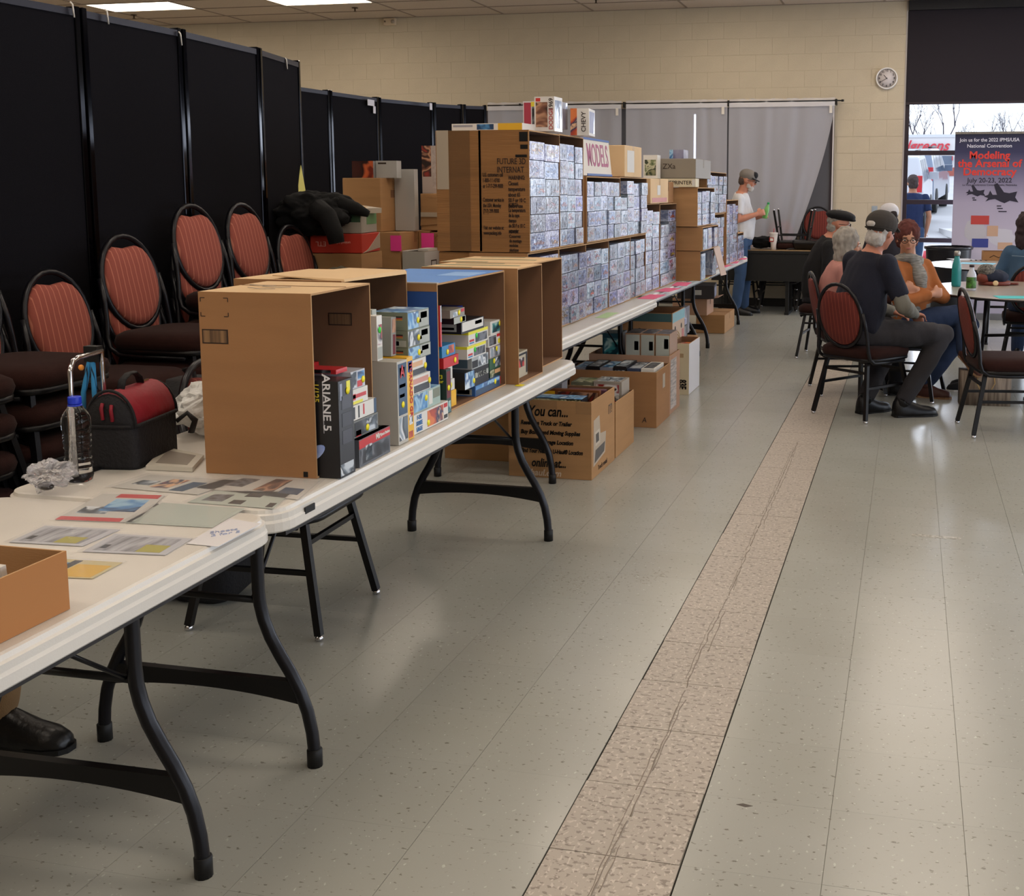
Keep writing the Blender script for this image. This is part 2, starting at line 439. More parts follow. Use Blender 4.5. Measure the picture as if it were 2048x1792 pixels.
# wall clock
ck = thing('wall_clock', 'round white wall clock on the block wall left of the big window', 'clock', tuple(aty(1773.5, 157, BACK)))
ck.location.y = BACK
M_WPL = mat('white_plastic', 'e4e0dc', .35)
R_ = .132
ring = MB(); ring.M = Matrix.Rotation(PI/2, 4, 'X')
ring.lathe([(R_*.86, .0), (R_, .0), (R_, .03), (R_*.97, .04), (R_*.9, .042), (R_*.86, .034)], 32, cap=False).build('rim', M_WPL, ck)
fc = MB(); fc.M = Matrix.Rotation(PI/2, 4, 'X'); fc.lathe([(R_*.88, .002), (R_*.88, .02)], 32).build('clock_face', mat('clock_face', 'cfc7c6', .5), ck)
M_BLK2 = mat('black_print', '16141a', .6)
for h in range(1, 13):
    an = PI/2-h*PI/6
    text('numeral', str(h), .034, plane_ny(R_*.68*math.cos(an), -.0215, R_*.68*math.sin(an)), M_BLK2, ck, bold=.0008)
for an, ln, wd, nm in ((PI/2-(10+40/60)*PI/6, .055, .006, 'hour_hand'), (PI/2-40*PI/30, .085, .0045, 'minute_hand')):
    hd = MB(); hd.M = Matrix.Rotation(-an, 4, 'Y'); hd.box(-.012, ln, -.026, -.0235, -wd/2, wd/2).build(nm, M_BLK2, ck)
# emergency light on the wall
p = aty(782, 44, BACK)
t = thing('emergency_light', 'small white emergency light unit high on the wall under the ceiling', 'light fixture', (p.x, BACK, p.z))
MB().box(-.085, .085, -.055, 0, -.05, .045).build('housing', mat('cream_plastic', 'cdb99d', .5), t, bevel=.006)
q = MB(); q.M = Matrix.Translation((.055, -.055, -.005)) @ Matrix.Rotation(PI/2, 4, 'X'); q.lathe([(.022, 0), (.026, .02), (.018, .026)], 12).build('lamp_head', mat('grey_lens', '9a8d7d', .3), t)
q = MB(); q.M = Matrix.Translation((-.06, -.055, 0)) @ Matrix.Rotation(PI/2, 4, 'X'); q.lathe([(.012, 0), (.012, .01)], 10).build('test_button', mat('dark_button', '6a5d4e', .4), t)
# outlet plate
p = aty(1749, 420, BACK)
t = tag(MB().box(-.035, .035, -.008, 0, -.05, .05).box(-.02, .02, -.012, -.008, -.035, .035).build('wall_outlet', mat('blue_grey_plate', '9aa5ad', .4), None, loc=(p.x, BACK, p.z)), 'pale outlet plate on the wall beside the white cap', 'outlet')
# ---------------------------------------------------------------- materials for the things
M_BLKM = mat('black_powder_coat', '0b0a0c', .38, .2)
M_GREYM = mat('charcoal_tube', '151418', .33, .35)
M_RUB = mat('black_rubber', '070707', .6)
M_CHROME = mat('chrome', 'c9c9cc', .15, 1)
M_PLAST = mat('white_table_plastic', 'd3cec5', .34, noise_amt=.05, noise_scale=5, bump=.05, bump_scale=250)
M_APRON = mat('grey_table_rail', '2c2a2b', .45, .4)
M_FAB = mat('brown_seat_fabric', '2e1b18', .95, bump=.2, bump_scale=400, noise_amt=.15, noise_scale=30, sheen=.04)
def striped(name, base, line, n):
    m = mat(name, base, .9); nt = m.node_tree; b = nt.nodes['Principled BSDF']
    tc = nt.nodes.new('ShaderNodeTexCoord'); sp = nt.nodes.new('ShaderNodeSeparateXYZ'); nt.links.new(tc.outputs['Object'], sp.inputs[0])
    a = nt.nodes.new('ShaderNodeMath'); a.operation = 'MULTIPLY'; a.inputs[1].default_value = n; nt.links.new(sp.outputs['Y'], a.inputs[0])
    f = nt.nodes.new('ShaderNodeMath'); f.operation = 'PINGPONG'; f.inputs[1].default_value = .5; nt.links.new(a.outputs[0], f.inputs[0])
    r = nt.nodes.new('ShaderNodeValToRGB'); r.color_ramp.elements[0].position = .40; r.color_ramp.elements[0].color = lin(base)
    r.color_ramp.elements[1].position = .46; r.color_ramp.elements[1].color = lin(line)
    nt.links.new(f.outputs[0], r.inputs[0]); nt.links.new(r.outputs[0], b.inputs['Base Color'])
    return m
M_FAB.node_tree.nodes['Principled BSDF'].inputs['Specular IOR Level'].default_value = .08
M_STRIPE = striped('rust_striped_fabric', '8a4538', 'b06a55', 34)
M_STRIPE2 = striped('dark_red_striped_fabric', '63251f', '87402f', 34)

# ---------------------------------------------------------------- folding tables
def folding_table(label, x, y, L=2.44, Wd=.76, H=.74, rz=0, mt=None, slot=False):
    t = thing('folding_table', label, 'table', (x, y, 0), rz, 'white folding tables in one long row')
    m = MB(); r = .075
    def ring(inset, z, rr):
        pts = []
        hx, hy = Wd/2-inset, L/2-inset
        for cx_, cy_, a0 in ((hx-rr, hy-rr, 0), (-hx+rr, hy-rr, 90), (-hx+rr, -hy+rr, 180), (hx-rr, -hy+rr, 270)):
            for i in range(7):
                a = math.radians(a0+15*i); pts.append((cx_+rr*math.cos(a), cy_+rr*math.sin(a), z))
        return pts
    prof = [(.03, H-.052), (.004, H-.056), (0, H-.052), (0, H-.032), (.004, H-.026), (.004, H-.013), (.010, H-.010), (.013, H-.002), (.02, H)]
    m.loft([ring(i, z, r-i if i < r-.01 else .01) for i, z in prof], True, False)
    m.build('tabletop', mt or M_PLAST, t)
    q = MB()
    for s_ in (-1, 1):
        q.box(s_*(Wd/2-.035)-.012, s_*(Wd/2-.035)+.012, -L/2+.07, L/2-.07, H-.074, H-.0525)
        q.box(-Wd/2+.07, Wd/2-.07, s_*(L/2-.07)-.01, s_*(L/2-.07)+.01, H-.072, H-.0525)
    q.build('under_rail', M_APRON, t)
    if slot:
        MB().box(Wd/2-.002, Wd/2+.001, -L/2+.12, -L/2+.165, H-.036, H-.02).build('hand_slot', M_RUB, t)
    for s_ in (-1, 1):
        yy = s_*(L/2-.245)
        lg = MB()
        for sx in (-1, 1):
            path = [(.168, .69), (.168, .58), (.168, .46), (.171, .42), (.180, .38), (.197, .335), (.222, .29), (.250, .245), (.276, .195), (.294, .145), (.305, .09), (.309, .045), (.310, .015)]
            lg = MB(); lg.tube([(sx*px_, yy, z) for px_, z in path], .0165, 10).build('leg', M_GREYM, t)
            MB().lathe([(.0195, 0), (.0195, .045), (.017, .047)], 12, (sx*.310, yy, 0)).build('rubber_foot', M_RUB, t)
        MB().tube([(-.168, yy, .675), (.168, yy, .675)], .014, 8).build('crossbar', M_GREYM, t)
        pts = [(-.262, .225), (.262, .225)]; n = 12
        low = [(.285-.57*i/n, .165+.022*(1-((i-n/2)/(n/2))**2)) for i in range(n+1)]
        MB().prism(pts+low, yy-.011, yy+.011, 'y').build('brace_plate', M_BLKM, t)
        MB().tube([(-.17, yy, .43), (.17, yy, .43)], .009, 6).build('cross_rod', M_BLKM, t)
        for sx in (-1, 1): MB().tube([(sx*.15, yy, .43), (sx*.10, yy-s_*.30, .665)], .0055, 6).build('folding_strut', M_GREYM, t)
        MB().box(-.12, .12, yy-s_*.30-.02, yy-s_*.30+.02, .66, .69).build('strut_bracket', M_GREYM, t)
    return t
TX = -1.758
T1 = folding_table('nearest white folding table with small open carton and bagged leaflets', -1.74, 1.045, rz=.012)
T2 = folding_table('second white folding table holding the opened display cartons', TX, 3.485, slot=True)
T3 = folding_table('third white folding table under the tallest cases of wrapped kits', -2.03, 6.34, L=2.43)
T4 = folding_table('fourth white folding table with pink sheets along its edge', -2.12, 8.95, L=2.44, slot=True)
T5 = folding_table('farthest white folding table beside the man in the white shirt', -2.125, 11.42, L=2.44)

# ---------------------------------------------------------------- banquet chairs
def outline(hx, hy, z, r, n=5, cx_=0, cy_=0):
    p = []
    for a_, b_, a0 in ((hx-r, hy-r, 0), (-hx+r, hy-r, 90), (-hx+r, -hy+r, 180), (hx-r, -hy+r, 270)):
        for i in range(n):
            a = math.radians(a0+90*i/(n-1)); p.append((cx_+a_+r*math.cos(a), cy_+b_+r*math.sin(a), z))
    return p
def make_chair(fab, group=None):
    t = thing('banquet_chair', 'x', 'chair', (0, 0, 0), 0, group)
    s = MB(); s.smooth = True
    cx_ = .01
    s.loft([outline(.19, .19, .398, .06, 5, cx_), outline(.218, .222, .405, .09, 5, cx_), outline(.228, .23, .43, .10, 5, cx_), outline(.222, .225, .455, .10, 5, cx_), outline(.195, .20, .472, .09, 5, cx_), outline(.14, .145, .479, .08, 5, cx_)])
    s.build('seat', M_FAB, t)
    MB().loft([outline(.21, .214, .382, .08, 5, cx_), outline(.216, .22, .386, .08, 5, cx_), outline(.216, .22, .404, .08, 5, cx_), outline(.20, .2, .405, .08, 5, cx_)]).build('seat_pan', M_BLKM, t)
    # oval back, tilted
    A, Bz, zc, xc, tilt = .178, .208, .672, -.245, math.radians(11)
    def bp(a, k=1, dx=0, dz=0):
        y = A*k*math.cos(a); z = Bz*k*math.sin(a)
        return Vector((xc-math.sin(tilt)*z+dx*math.cos(tilt)+.015*(y/A)**2*0, y, zc+math.cos(tilt)*z+dz+dx*math.sin(tilt)))
    N = 28
    MB().tube([bp(2*PI*i/N) for i in range(N)], .0125, 8, closed=True).build('back_frame', M_GREYM, t)
    # cushion with a shallow dip at its top
    q = MB(); q.smooth = True
    def cr_(k, dx):
        out = []
        for i in range(N):
            a = 2*PI*i/N; p = bp(a, k, dx)
            w = math.exp(-((a-PI/2)/.42)**2)
            p.z -= .042*w*(k/.93); out.append(p)
        return out
    q.loft([cr_(.5, -.014), cr_(.9, -.012), cr_(.94, 0), cr_(.9, .016), cr_(.75, .024), cr_(.4, .027)])
    q.build('backrest', fab, t)
    for sy in (-1, 1):
        pts = []
        a0 = math.radians(8) if sy > 0 else math.radians(172)
        p0 = bp(a0); p0.y += sy*.013
        pts = [p0, Vector((xc+.02, sy*.198, .60)), Vector((xc+.03, sy*.205, .52)), Vector((xc+.035, sy*.212, .45)), Vector((xc+.05, sy*.213, .405)), Vector((xc+.09, sy*.21, .378)), Vector((-.05, sy*.205, .372)), Vector((.16, sy*.2, .372))]
        MB().tube(pts, .0115, 8).build('upright', M_GREYM, t)
        for sx, fx, nm in ((-1, -.235, 'leg'), (1, .235, 'leg')):
            MB().tube([(sx*.165, sy*.165, .383), (fx, sy*.222, .018)], .0118, square=True).build('leg', M_BLKM, t)
            MB().lathe([(.009, .02), (.014, .012), (.014, .004), (.008, 0)], 8, (fx*1.002, sy*.223, 0)).build('glide', M_CHROME, t)
        MB().tube([(-.195, sy*.19, .215), (.195, sy*.19, .215)], .008, square=True).build('side_stretcher', M_BLKM, t)
    for sx in (-1, 1):
        MB().tube([(sx*.178, -.178, .31), (sx*.178, .178, .31)], .008, square=True).build('cross_stretcher', M_BLKM, t)
    return t
STACKS = [  # x, y, number of chairs, words
    (-3.12, 3.00, 4, 'stack at the left edge behind the plastic wrap', True),
    (-3.12, 3.46, 4, 'stack behind the water bottle', True),
    (-3.14, 3.98, 3, 'low stack behind the red lunch bag', True),
    (-3.14, 4.43, 4, 'stack directly left of the first display carton', True),
    (-3.14, 4.92, 5, 'nearer of the two tallest stacks by the partition', True),
    (-3.14, 5.36, 5, 'farther of the two tallest stacks by the partition', True),
    (-3.14, 5.84, 4, 'stack under the olive jacket', True),
    (-3.26, 6.29, 5, 'last stack, under the torn red carton', False),
]
ORD = ['lowest', 'second', 'third', 'fourth', 'fifth']
proto = make_chair(M_STRIPE, 'rust banquet chairs stacked along the black partition')
PK = list(proto.children); used = False
TOPSEAT = {}
CHX = 1
for si, (x, y, n, w, back) in enumerate(STACKS):
    for k in range(n):
        nm = 'topmost' if k == n-1 else ORD[k]
        lab = nm+' rust banquet chair in the '+w
        loc = (x+.004*k, y+rnd.uniform(-.006, .006), .128*k); rz = rnd.uniform(-.02, .02)
        if not used:
            proto.location = loc; proto.rotation_euler = (0, 0, rz); proto['label'] = lab; used = True
        else: dup(proto, loc, rz, lab, kids=PK)
    TOPSEAT[si+1] = .479+.128*(n-1)

protoB = make_chair(M_STRIPE2, 'banquet chairs around the round tables')
PKB = list(protoB.children)
protoB.location = (-.27, 7.56, 0); protoB.rotation_euler = (0, 0, math.radians(52)); protoB['label'] = 'banquet chair the man in the navy shirt sits on'
CH = {}
for key, loc, rz, lab in (
    ('right', (.60, 7.22, 0), 10, 'empty banquet chair in front of the round table, cut by the right edge'),
    ('leftp', (-2.60, 2.12, 0), 0, 'banquet chair behind the nearest table, left of the frame'),
    ('grey', (-.42, 8.42, 0), 15, 'banquet chair of the grey-haired woman in pink'),
    ('glasses', (.0, 8.31, 0), -12, 'banquet chair of the woman in the orange cardigan'),
    ('beret', (-.70, 10.20, 0), -95, 'banquet chair of the man in the black flat cap'),
    ('white', (-.12, 11.2, 0), -25, 'banquet chair of the person in the white cap'),
    ('denim', (1.0, 9.92, 0), 86, 'banquet chair of the person in the denim jacket'),
):
    CH[key] = dup(protoB, loc, math.radians(rz), lab, kids=PKB)
for i, (x, n, w) in enumerate(((-1.58, 3, 'left-hand'), (-1.12, 4, 'right-hand'))):
    for k in range(n):
        dup(protoB, (x, 14.20, .128*k), -PI/2+.05, ('topmost' if k == n-1 else ORD[k])+' dark chair of the '+w+' stack below the curtains', 'dark chairs stacked at the back wall', kids=PKB)
dup(protoB, (-2.05, 14.20, 0), -PI/2, 'dark banquet chair against the curtain behind the standing man', 'dark chairs stacked at the back wall', kids=PKB)
# single chair pushed under the second table, its back hidden by the cartons
dup(protoB, (-2.09, 3.47, 0), math.radians(2), 'dark banquet chair tucked under the second folding table', kids=PKB)

# ---------------------------------------------------------------- black partitions
M_PFAB = mat('black_partition_fabric', '121115', .95, bump=.2, bump_scale=500)
M_PFAB.node_tree.nodes['Principled BSDF'].inputs['Specular IOR Level'].default_value = .1
M_POST = mat('glossy_black_post', '0a0a10', .10, .7)
M_PTOP = mat('partition_top_rail', '22222c', .35, .4)
def partition(label, pts, H, skiptop=()):
    t = thing('room_divider', label, 'partition', (pts[0][0], pts[0][1], 0))
    o0 = Vector((pts[0][0], pts[0][1], 0))
    for i in range(len(pts)-1):
        a = Vector((pts[i][0], pts[i][1], 0))-o0; b = Vector((pts[i+1][0], pts[i+1][1], 0))-o0
        d = (b-a); L = d.length; ang = math.atan2(d.y, d.x)
        m = MB(); m.M = Matrix.Translation(a) @ Matrix.Rotation(ang, 4, 'Z')
        m.box(.03, L-.03, -.018, .018, .09, H-.025).build('panel', M_PFAB, t)
        m = MB(); m.M = Matrix.Translation(a) @ Matrix.Rotation(ang, 4, 'Z')
        m.box(.02, L-.02, -.024, .024, H-.03, H).build('top_rail', M_PTOP, t)
        m = MB(); m.M = Matrix.Translation(a) @ Matrix.Rotation(ang, 4, 'Z')
        m.box(.02, L-.02, -.024, .024, .06, .09).build('bottom_rail', M_PTOP, t)
        for q in (.02, L-.02):
            m = MB(); m.M = Matrix.Translation(a) @ Matrix.Rotation(ang, 4, 'Z')
            m.box(q-.014, q+.014, -.026, .026, .03, H+.012).build('post', M_POST, t, bevel=.003)
            m = MB(); m.M = Matrix.Translation(a) @ Matrix.Rotation(ang, 4, 'Z')
            m.cbox((q, 0, .015), (.03, .26, .03)).build('foot', M_RUB, t)
    return t
partition('tall black folding room partition behind the chair stacks', [(-3.70, 2.35), (-3.60, 3.06), (-3.645, 3.74), (-3.573, 4.43), (-3.552, 5.11), (-3.595, 5.87), (-3.722, 6.53)], 2.24)
partition('farther black partition ending at the sheer curtains', [(-4.62, 7.72), (-4.565, 8.47), (-4.50, 9.20), (-4.28, 9.86), (-4.10, 10.14), (-3.91, 10.28)], 2.24)
M_CLIP = mat('white_clip', 'dcd6cc', .4)
for i, ((u, v), y, w) in enumerate((((38, 1), 3.86, 'topmost left corner of the tall partition'), ((143, 18), 4.42, 'between the first and second visible panels'), ((212, 32), 4.66, 'along the top rail of the second panel'), ((359, 76), 5.10, 'between the second and third panels'), ((571, 126), 6.35, 'near the far end of the tall partition'))):
    p = aty(u, v, y); x = {38: -3.60, 143: -3.545, 212: -3.53, 359: -3.52, 571: -3.65}[u]
    p = atx(u, v, x)
    tag(MB().tube([(0, -.006, .03), (.006, 0, .02), (.008, .004, -.035)], .007, 6, flat=.5).build('hook_clip', M_CLIP, None, loc=tuple(p)), 'small white hook clip '+w, 'clip')
p = atx(600, 358, -3.69)
tag(MB().add([(0, -.045, -.085), (0, .06, -.09), (0, .012, .085), (.004, -.045, -.085), (.004, .06, -.09), (.004, .012, .085)], [(0, 1, 2), (3, 5, 4), (0, 3, 4, 1), (1, 4, 5, 2), (2, 5, 3, 0)]).build('paper_pennant', mat('pale_yellow_paper', 'd8d47e', .8), None, loc=tuple(p)), 'pale yellow paper pennant at the end of the tall partition', 'paper')
for (u, v), w, x in (((745, 212), 'torn white tag hanging from the top of the farther partition', -4.47), ((861, 213), 'small white tag at the top of the farther partition, near the curtain', -4.22)):
    p = atx(u, v, x)
    big = u == 745
    m = MB()
    if big: m.box(0, .004, -.09, .03, -.0, .05).box(0, .004, .01, .05, -.06, .0)
    else: m.box(0, .004, -.02, .03, -.03, .03)
    tag(m.build('paper_tag', mat('grey_white_paper', 'bdbcc4', .7), None, loc=tuple(p)), w, 'tag')

# ---------------------------------------------------------------- sheer curtains on a rod
M_SHEER = mat('sheer_voile', 'eaeaf4', .8, alpha=.40)
M_SHEER.node_tree.nodes['Principled BSDF'].inputs['Transmission Weight'].default_value = .0
rl = aty(975, 212, BACK-.12); rr_ = aty(1683, 200, BACK-.12)
RZ = (rl.z+rr_.z)/2+.0
rod = thing('curtain_rod', 'thin black curtain rod across the back wall', 'curtain rod', (rl.x, BACK-.12, RZ))
LR = rr_.x-rl.x
MB().tube([(0, 0, 0), (LR, 0, 0)], .008, 8).build('rod', M_BLKM, rod)
for u in (1040, 1248, 1457, 1672):
    q = aty(u, 205, BACK-.12).x-rl.x
    MB().box(q-.012, q+.012, -.012, .118, -.05, .02).build('bracket', M_BLKM, rod)
MB().tube([(LR, 0, 0), (LR+.03, 0, 0)], [.016, .012], 8).build('finial', M_BLKM, rod)
def curtain(label, u0, u1, sweep=0, dz=0, seed=0, h=1.98):
    x0 = aty(u0, 205, BACK-.12).x; x1 = aty(u1, 205, BACK-.12).x
    w = x1-x0; nx, nz = 90, 14
    v = []; f = []
    for j in range(nz+1):
        tz = j/nz
        for i in range(nx+1):
            a = i/nx
            ph = a*w*2*PI/.30+seed+1.5*noise.noise(Vector((a*4, seed, 7)))
            amp = .006+.012*noise.noise(Vector((a*7, seed, tz*1.2)))
            xx = x0+a*w-sweep*(a**2)*(tz**1.4)*w
            yy = BACK-.12+amp*math.sin(ph+2*noise.noise(Vector((a*5, tz, seed))))*(1 if tz > .02 else .7)
            v.append((xx, yy, RZ+.035-tz*h-dz*0+(.012*noise.noise(Vector((a*20, seed, 0))) if j == 0 else 0)))
    for j in range(nz):
        for i in range(nx):
            k = j*(nx+1)+i; f.append((k, k+1, k+nx+2, k+nx+1))
    me = bpy.data.meshes.new('curtain'); me.from_pydata(v, [], f); me.materials.append(M_SHEER)
    me.polygons.foreach_set('use_smooth', [True]*len(f))
    o = bpy.data.objects.new('curtain', me); C.objects.link(o); tag(o, label, 'curtain', 'sheer curtains on the black rod')
    hm = MB()
    hm.box(x0+.005, x1-.005, BACK-.142, BACK-.14, RZ-.065, RZ-.012).build('top_hem', mat('sheer_hem', 'e8e8ee', .8, alpha=.45), o)
    tg = MB().box(x1-.07, x1-.035, BACK-.147, BACK-.145, RZ-.15, RZ-.06).build('white_label', M_CLIP, o)
    return o
curtain('leftmost sheer white curtain panel, behind the kit boxes', 975, 1243, seed=1)
curtain('middle sheer white curtain panel with a glowing strip behind it', 1252, 1455, seed=4)
curtain('right-hand sheer white curtain panel, pulled aside at its bottom', 1458, 1671, sweep=.42, seed=8)
# ---------------------------------------------------------------- cardboard
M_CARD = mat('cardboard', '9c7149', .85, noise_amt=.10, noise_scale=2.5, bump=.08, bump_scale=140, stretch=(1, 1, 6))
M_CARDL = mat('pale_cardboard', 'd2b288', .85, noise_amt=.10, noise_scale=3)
M_CARDT = mat('tan_cardboard', 'a87f54', .85, noise_amt=.12, noise_scale=2.2, bump=.1, bump_scale=60, stretch=(1, 1, 9))
M_CARDW = mat('worn_corrugated_cardboard', '94683c', .85, noise_amt=.25, noise_scale=2.2, bump=.35, bump_scale=26, stretch=(.4, .4, 8))
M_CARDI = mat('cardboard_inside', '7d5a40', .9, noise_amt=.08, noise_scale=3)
M_EDGE = mat('corrugated_edge', 'b38d63', .9)
M_TAPE = mat('clear_packing_tape', 'b08c66', .12, alpha=.14, coat=.8)
M_TAPEW = mat('whitish_tape', 'b9aa96', .3, alpha=.8)
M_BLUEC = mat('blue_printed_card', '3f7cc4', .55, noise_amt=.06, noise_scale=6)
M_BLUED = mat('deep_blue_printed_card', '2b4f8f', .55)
M_WHC = mat('white_card', 'c9c5be', .7)
M_GREYC = mat('grey_card', 'a3a29a', .7)
M_CREAM = mat('cream_card', 'c9bd9f', .7)
M_INK = mat('dark_brown_ink', '2c1d14', .7)
M_INKW = mat('pale_ink', 'c9b39a', .7)

def open_box(label, b, open_='x', t=.005, m=None, mi=None, rz=0, name='display_carton', cat='box', group=None, back=True, tops=None, sides=None):
    """carton without one face; b = x0,x1,y0,y1,z0,z1 (world), rotated about its centre"""
    x0, x1, y0, y1, z0, z1 = b; cx_, cy_ = (x0+x1)/2, (y0+y1)/2
    T_ = thing(name, label, cat, (cx_, cy_, z0), rz, group)
    a, d, h = (x1-x0)/2, (y1-y0)/2, z1-z0
    m = m or M_CARD; mi = mi or M_CARDI
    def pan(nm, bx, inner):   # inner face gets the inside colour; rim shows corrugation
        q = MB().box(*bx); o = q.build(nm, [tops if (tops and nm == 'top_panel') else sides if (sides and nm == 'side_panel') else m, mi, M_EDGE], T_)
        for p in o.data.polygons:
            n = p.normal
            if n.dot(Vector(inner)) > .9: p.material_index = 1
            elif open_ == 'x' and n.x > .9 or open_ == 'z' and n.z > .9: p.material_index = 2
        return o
    if open_ == 'x':
        pan('side_panel', (-a, a, -d, -d+t, 0, h), (0, 1, 0)); pan('side_panel', (-a, a, d-t, d, 0, h), (0, -1, 0))
        pan('top_panel', (-a, a, -d+t, d-t, h-t, h), (0, 0, -1)); pan('bottom_panel', (-a, a, -d+t, d-t, 0, t), (0, 0, 1))
        pan('back_panel', (-a, -a+t, -d+t, d-t, t, h-t), (1, 0, 0))
    else:
        pan('side_panel', (-a, a, -d, -d+t, 0, h), (0, 1, 0)); pan('side_panel', (-a, a, d-t, d, 0, h), (0, -1, 0))
        pan('end_panel', (-a, -a+t, -d+t, d-t, 0, h), (1, 0, 0)); pan('end_panel', (a-t, a, -d+t, d-t, 0, h), (-1, 0, 0))
        pan('bottom_panel', (-a+t, a-t, -d+t, d-t, 0, t), (0, 0, 1))
    return T_
def carton(label, b, m=None, rz=0, name='carton', tape='z', extra=None, cat='box', group=None, tapem=None, bevel=.003):
    x0, x1, y0, y1, z0, z1 = b
    T_ = thing(name, label, cat, ((x0+x1)/2, (y0+y1)/2, z0), rz, group)
    a, d, h = (x1-x0)/2, (y1-y0)/2, z1-z0
    MB().box(-a, a, -d, d, 0, h).build('box_body', m or M_CARD, T_, bevel=bevel)
    if tape:
        w = .024
        q = MB()
        q.box(-a-.0005, a+.0005, -w, w, h, h+.0006).box(a, a+.0008, -w, w, h-.07, h+.0006)
        q.build('packing_tape', tapem or M_TAPE, T_)
        if tape == 'zy':
            MB().box(-w, w, -d-.0008, -d, h-.09, h).build('packing_tape', tapem or M_TAPE, T_)
    # flap seam
    MB().box(-a+.002, a-.002, -.0012, .0012, h+.0001, h+.0008).build('flap_seam', M_CARDI, T_)
    if extra: extra(T_, a, d, h)
    return T_

# printed "art": soft multicoloured patches, different for every object
def art(name, cols, scale=9, rough=.35, coat=.0, wrap=False, pale=0):
    if name in MATS: return MATS[name]
    m = bpy.data.materials.new(name); m.use_nodes = True; MATS[name] = m
    nt = m.node_tree; L = nt.links.new; b = nt.nodes['Principled BSDF']
    oi = nt.nodes.new('ShaderNodeObjectInfo'); tc = nt.nodes.new('ShaderNodeTexCoord')
    mul = nt.nodes.new('ShaderNodeMath'); mul.operation = 'MULTIPLY'; mul.inputs[1].default_value = 60; L(oi.outputs['Random'], mul.inputs[0])
    n = nt.nodes.new('ShaderNodeTexNoise'); n.noise_dimensions = '4D'; n.inputs['Scale'].default_value = scale*(1 if wrap else .62); n.inputs['Distortion'].default_value = .8; n.inputs['Detail'].default_value = 2.5; n.inputs['Roughness'].default_value = .6
    L(tc.outputs['Object'], n.inputs['Vector']); L(mul.outputs[0], n.inputs['W'])
    r = nt.nodes.new('ShaderNodeValToRGB'); r.color_ramp.interpolation = 'EASE'
    k = len(cols)
    for i, c in enumerate(cols):
        p = .38+.26*i/(k-1)
        e = r.color_ramp.elements[i] if i < 2 else r.color_ramp.elements.new(p)
        e.position = p; e.color = lin(c)
    L(n.outputs['Fac'], r.inputs[0]); out = r.outputs[0]
    if wrap:
        hs = nt.nodes.new('ShaderNodeHueSaturation'); mr = nt.nodes.new('ShaderNodeMapRange'); mr.inputs[3].default_value = .44; mr.inputs[4].default_value = .56
        m2 = nt.nodes.new('ShaderNodeMath'); m2.operation = 'FRACT'; m3 = nt.nodes.new('ShaderNodeMath'); m3.operation = 'MULTIPLY'; m3.inputs[1].default_value = 7.3
        L(oi.outputs['Random'], m3.inputs[0]); L(m3.outputs[0], m2.inputs[0]); L(m2.outputs[0], mr.inputs[0]); L(mr.outputs[0], hs.inputs['Hue']); hs.inputs['Saturation'].default_value = 1.5
        mv = nt.nodes.new('ShaderNodeMapRange'); mv.inputs[3].default_value = .30; mv.inputs[4].default_value = .98; m4 = nt.nodes.new('ShaderNodeMath'); m4.operation = 'FRACT'; m5 = nt.nodes.new('ShaderNodeMath'); m5.operation = 'MULTIPLY'; m5.inputs[1].default_value = 23.7; L(oi.outputs['Random'], m5.inputs[0]); L(m5.outputs[0], m4.inputs[0]); L(m4.outputs[0], mv.inputs[0]); L(mv.outputs[0], hs.inputs['Value'])
        L(out, hs.inputs['Color']); out = hs.outputs[0]
        b.inputs['Coat Weight'].default_value = .8; b.inputs['Coat Roughness'].default_value = .07; b.inputs['Coat IOR'].default_value = 1.45
        wv = nt.nodes.new('ShaderNodeTexNoise'); wv.noise_dimensions = '4D'; wv.inputs['Scale'].default_value = 2.6; wv.inputs['Detail'].default_value = 3; wv.inputs['Distortion'].default_value = 1.2
        mp = nt.nodes.new('ShaderNodeMapping'); mp.inputs['Scale'].default_value = (1, 1.6, .6); L(tc.outputs['Object'], mp.inputs[0]); L(mp.outputs[0], wv.inputs['Vector']); L(mul.outputs[0], wv.inputs['W'])
        bp = nt.nodes.new('ShaderNodeBump'); bp.inputs['Strength'].default_value = .8; bp.inputs['Distance'].default_value = .03
        L(wv.outputs['Fac'], bp.inputs['Height']); L(bp.outputs[0], b.inputs['Coat Normal'])
    L(out, b.inputs['Base Color']); b.inputs['Roughness'].default_value = rough
    return m
A_W = [art('wrapped_art_blue', ['2c3f6b', '7f90b8', 'aeb6cc', '4a6298', '24345a'], 1.9, wrap=True),
       art('wrapped_art_red', ['a8abc0', '7a2630', 'b0b2c2', '474d70', 'c6c4d2'], 2.2, wrap=True),
       art('wrapped_art_dark', ['17161f', '565a72', 'a2a6b8', '3a2a32', '9297b0'], 1.8, wrap=True),
       art('wrapped_art_tan', ['b9b2ae', '7d6450', 'c6c6d0', '525f86', 'aca08a'], 2.1, wrap=True)]
A_CAR = [art('wrapped_picture_red', ['5a1216', '8e1d20', '2a0c10', 'b2423a', '6e1a1c'], 1.2, wrap=True), art('wrapped_picture_blue', ['14264e', '2c4c8c', '0c1428', '5878b4', '1c305c'], 1.2, wrap=True), art('wrapped_picture_black', ['0c0c10', '26242c', '08080a', '4a4854', '1a181e'], 1.2, wrap=True), art('wrapped_picture_orange', ['8a3c1a', 'b8622a', '3a1a10', 'd09a5c', '6a2c14'], 1.2, wrap=True)]
M_WEDGE = art('wrapped_white_edge', ['8f94aa', 'b6bacb', 'cfd2de', '8a93ac', 'b3b6c6'], 2.5, wrap=True)

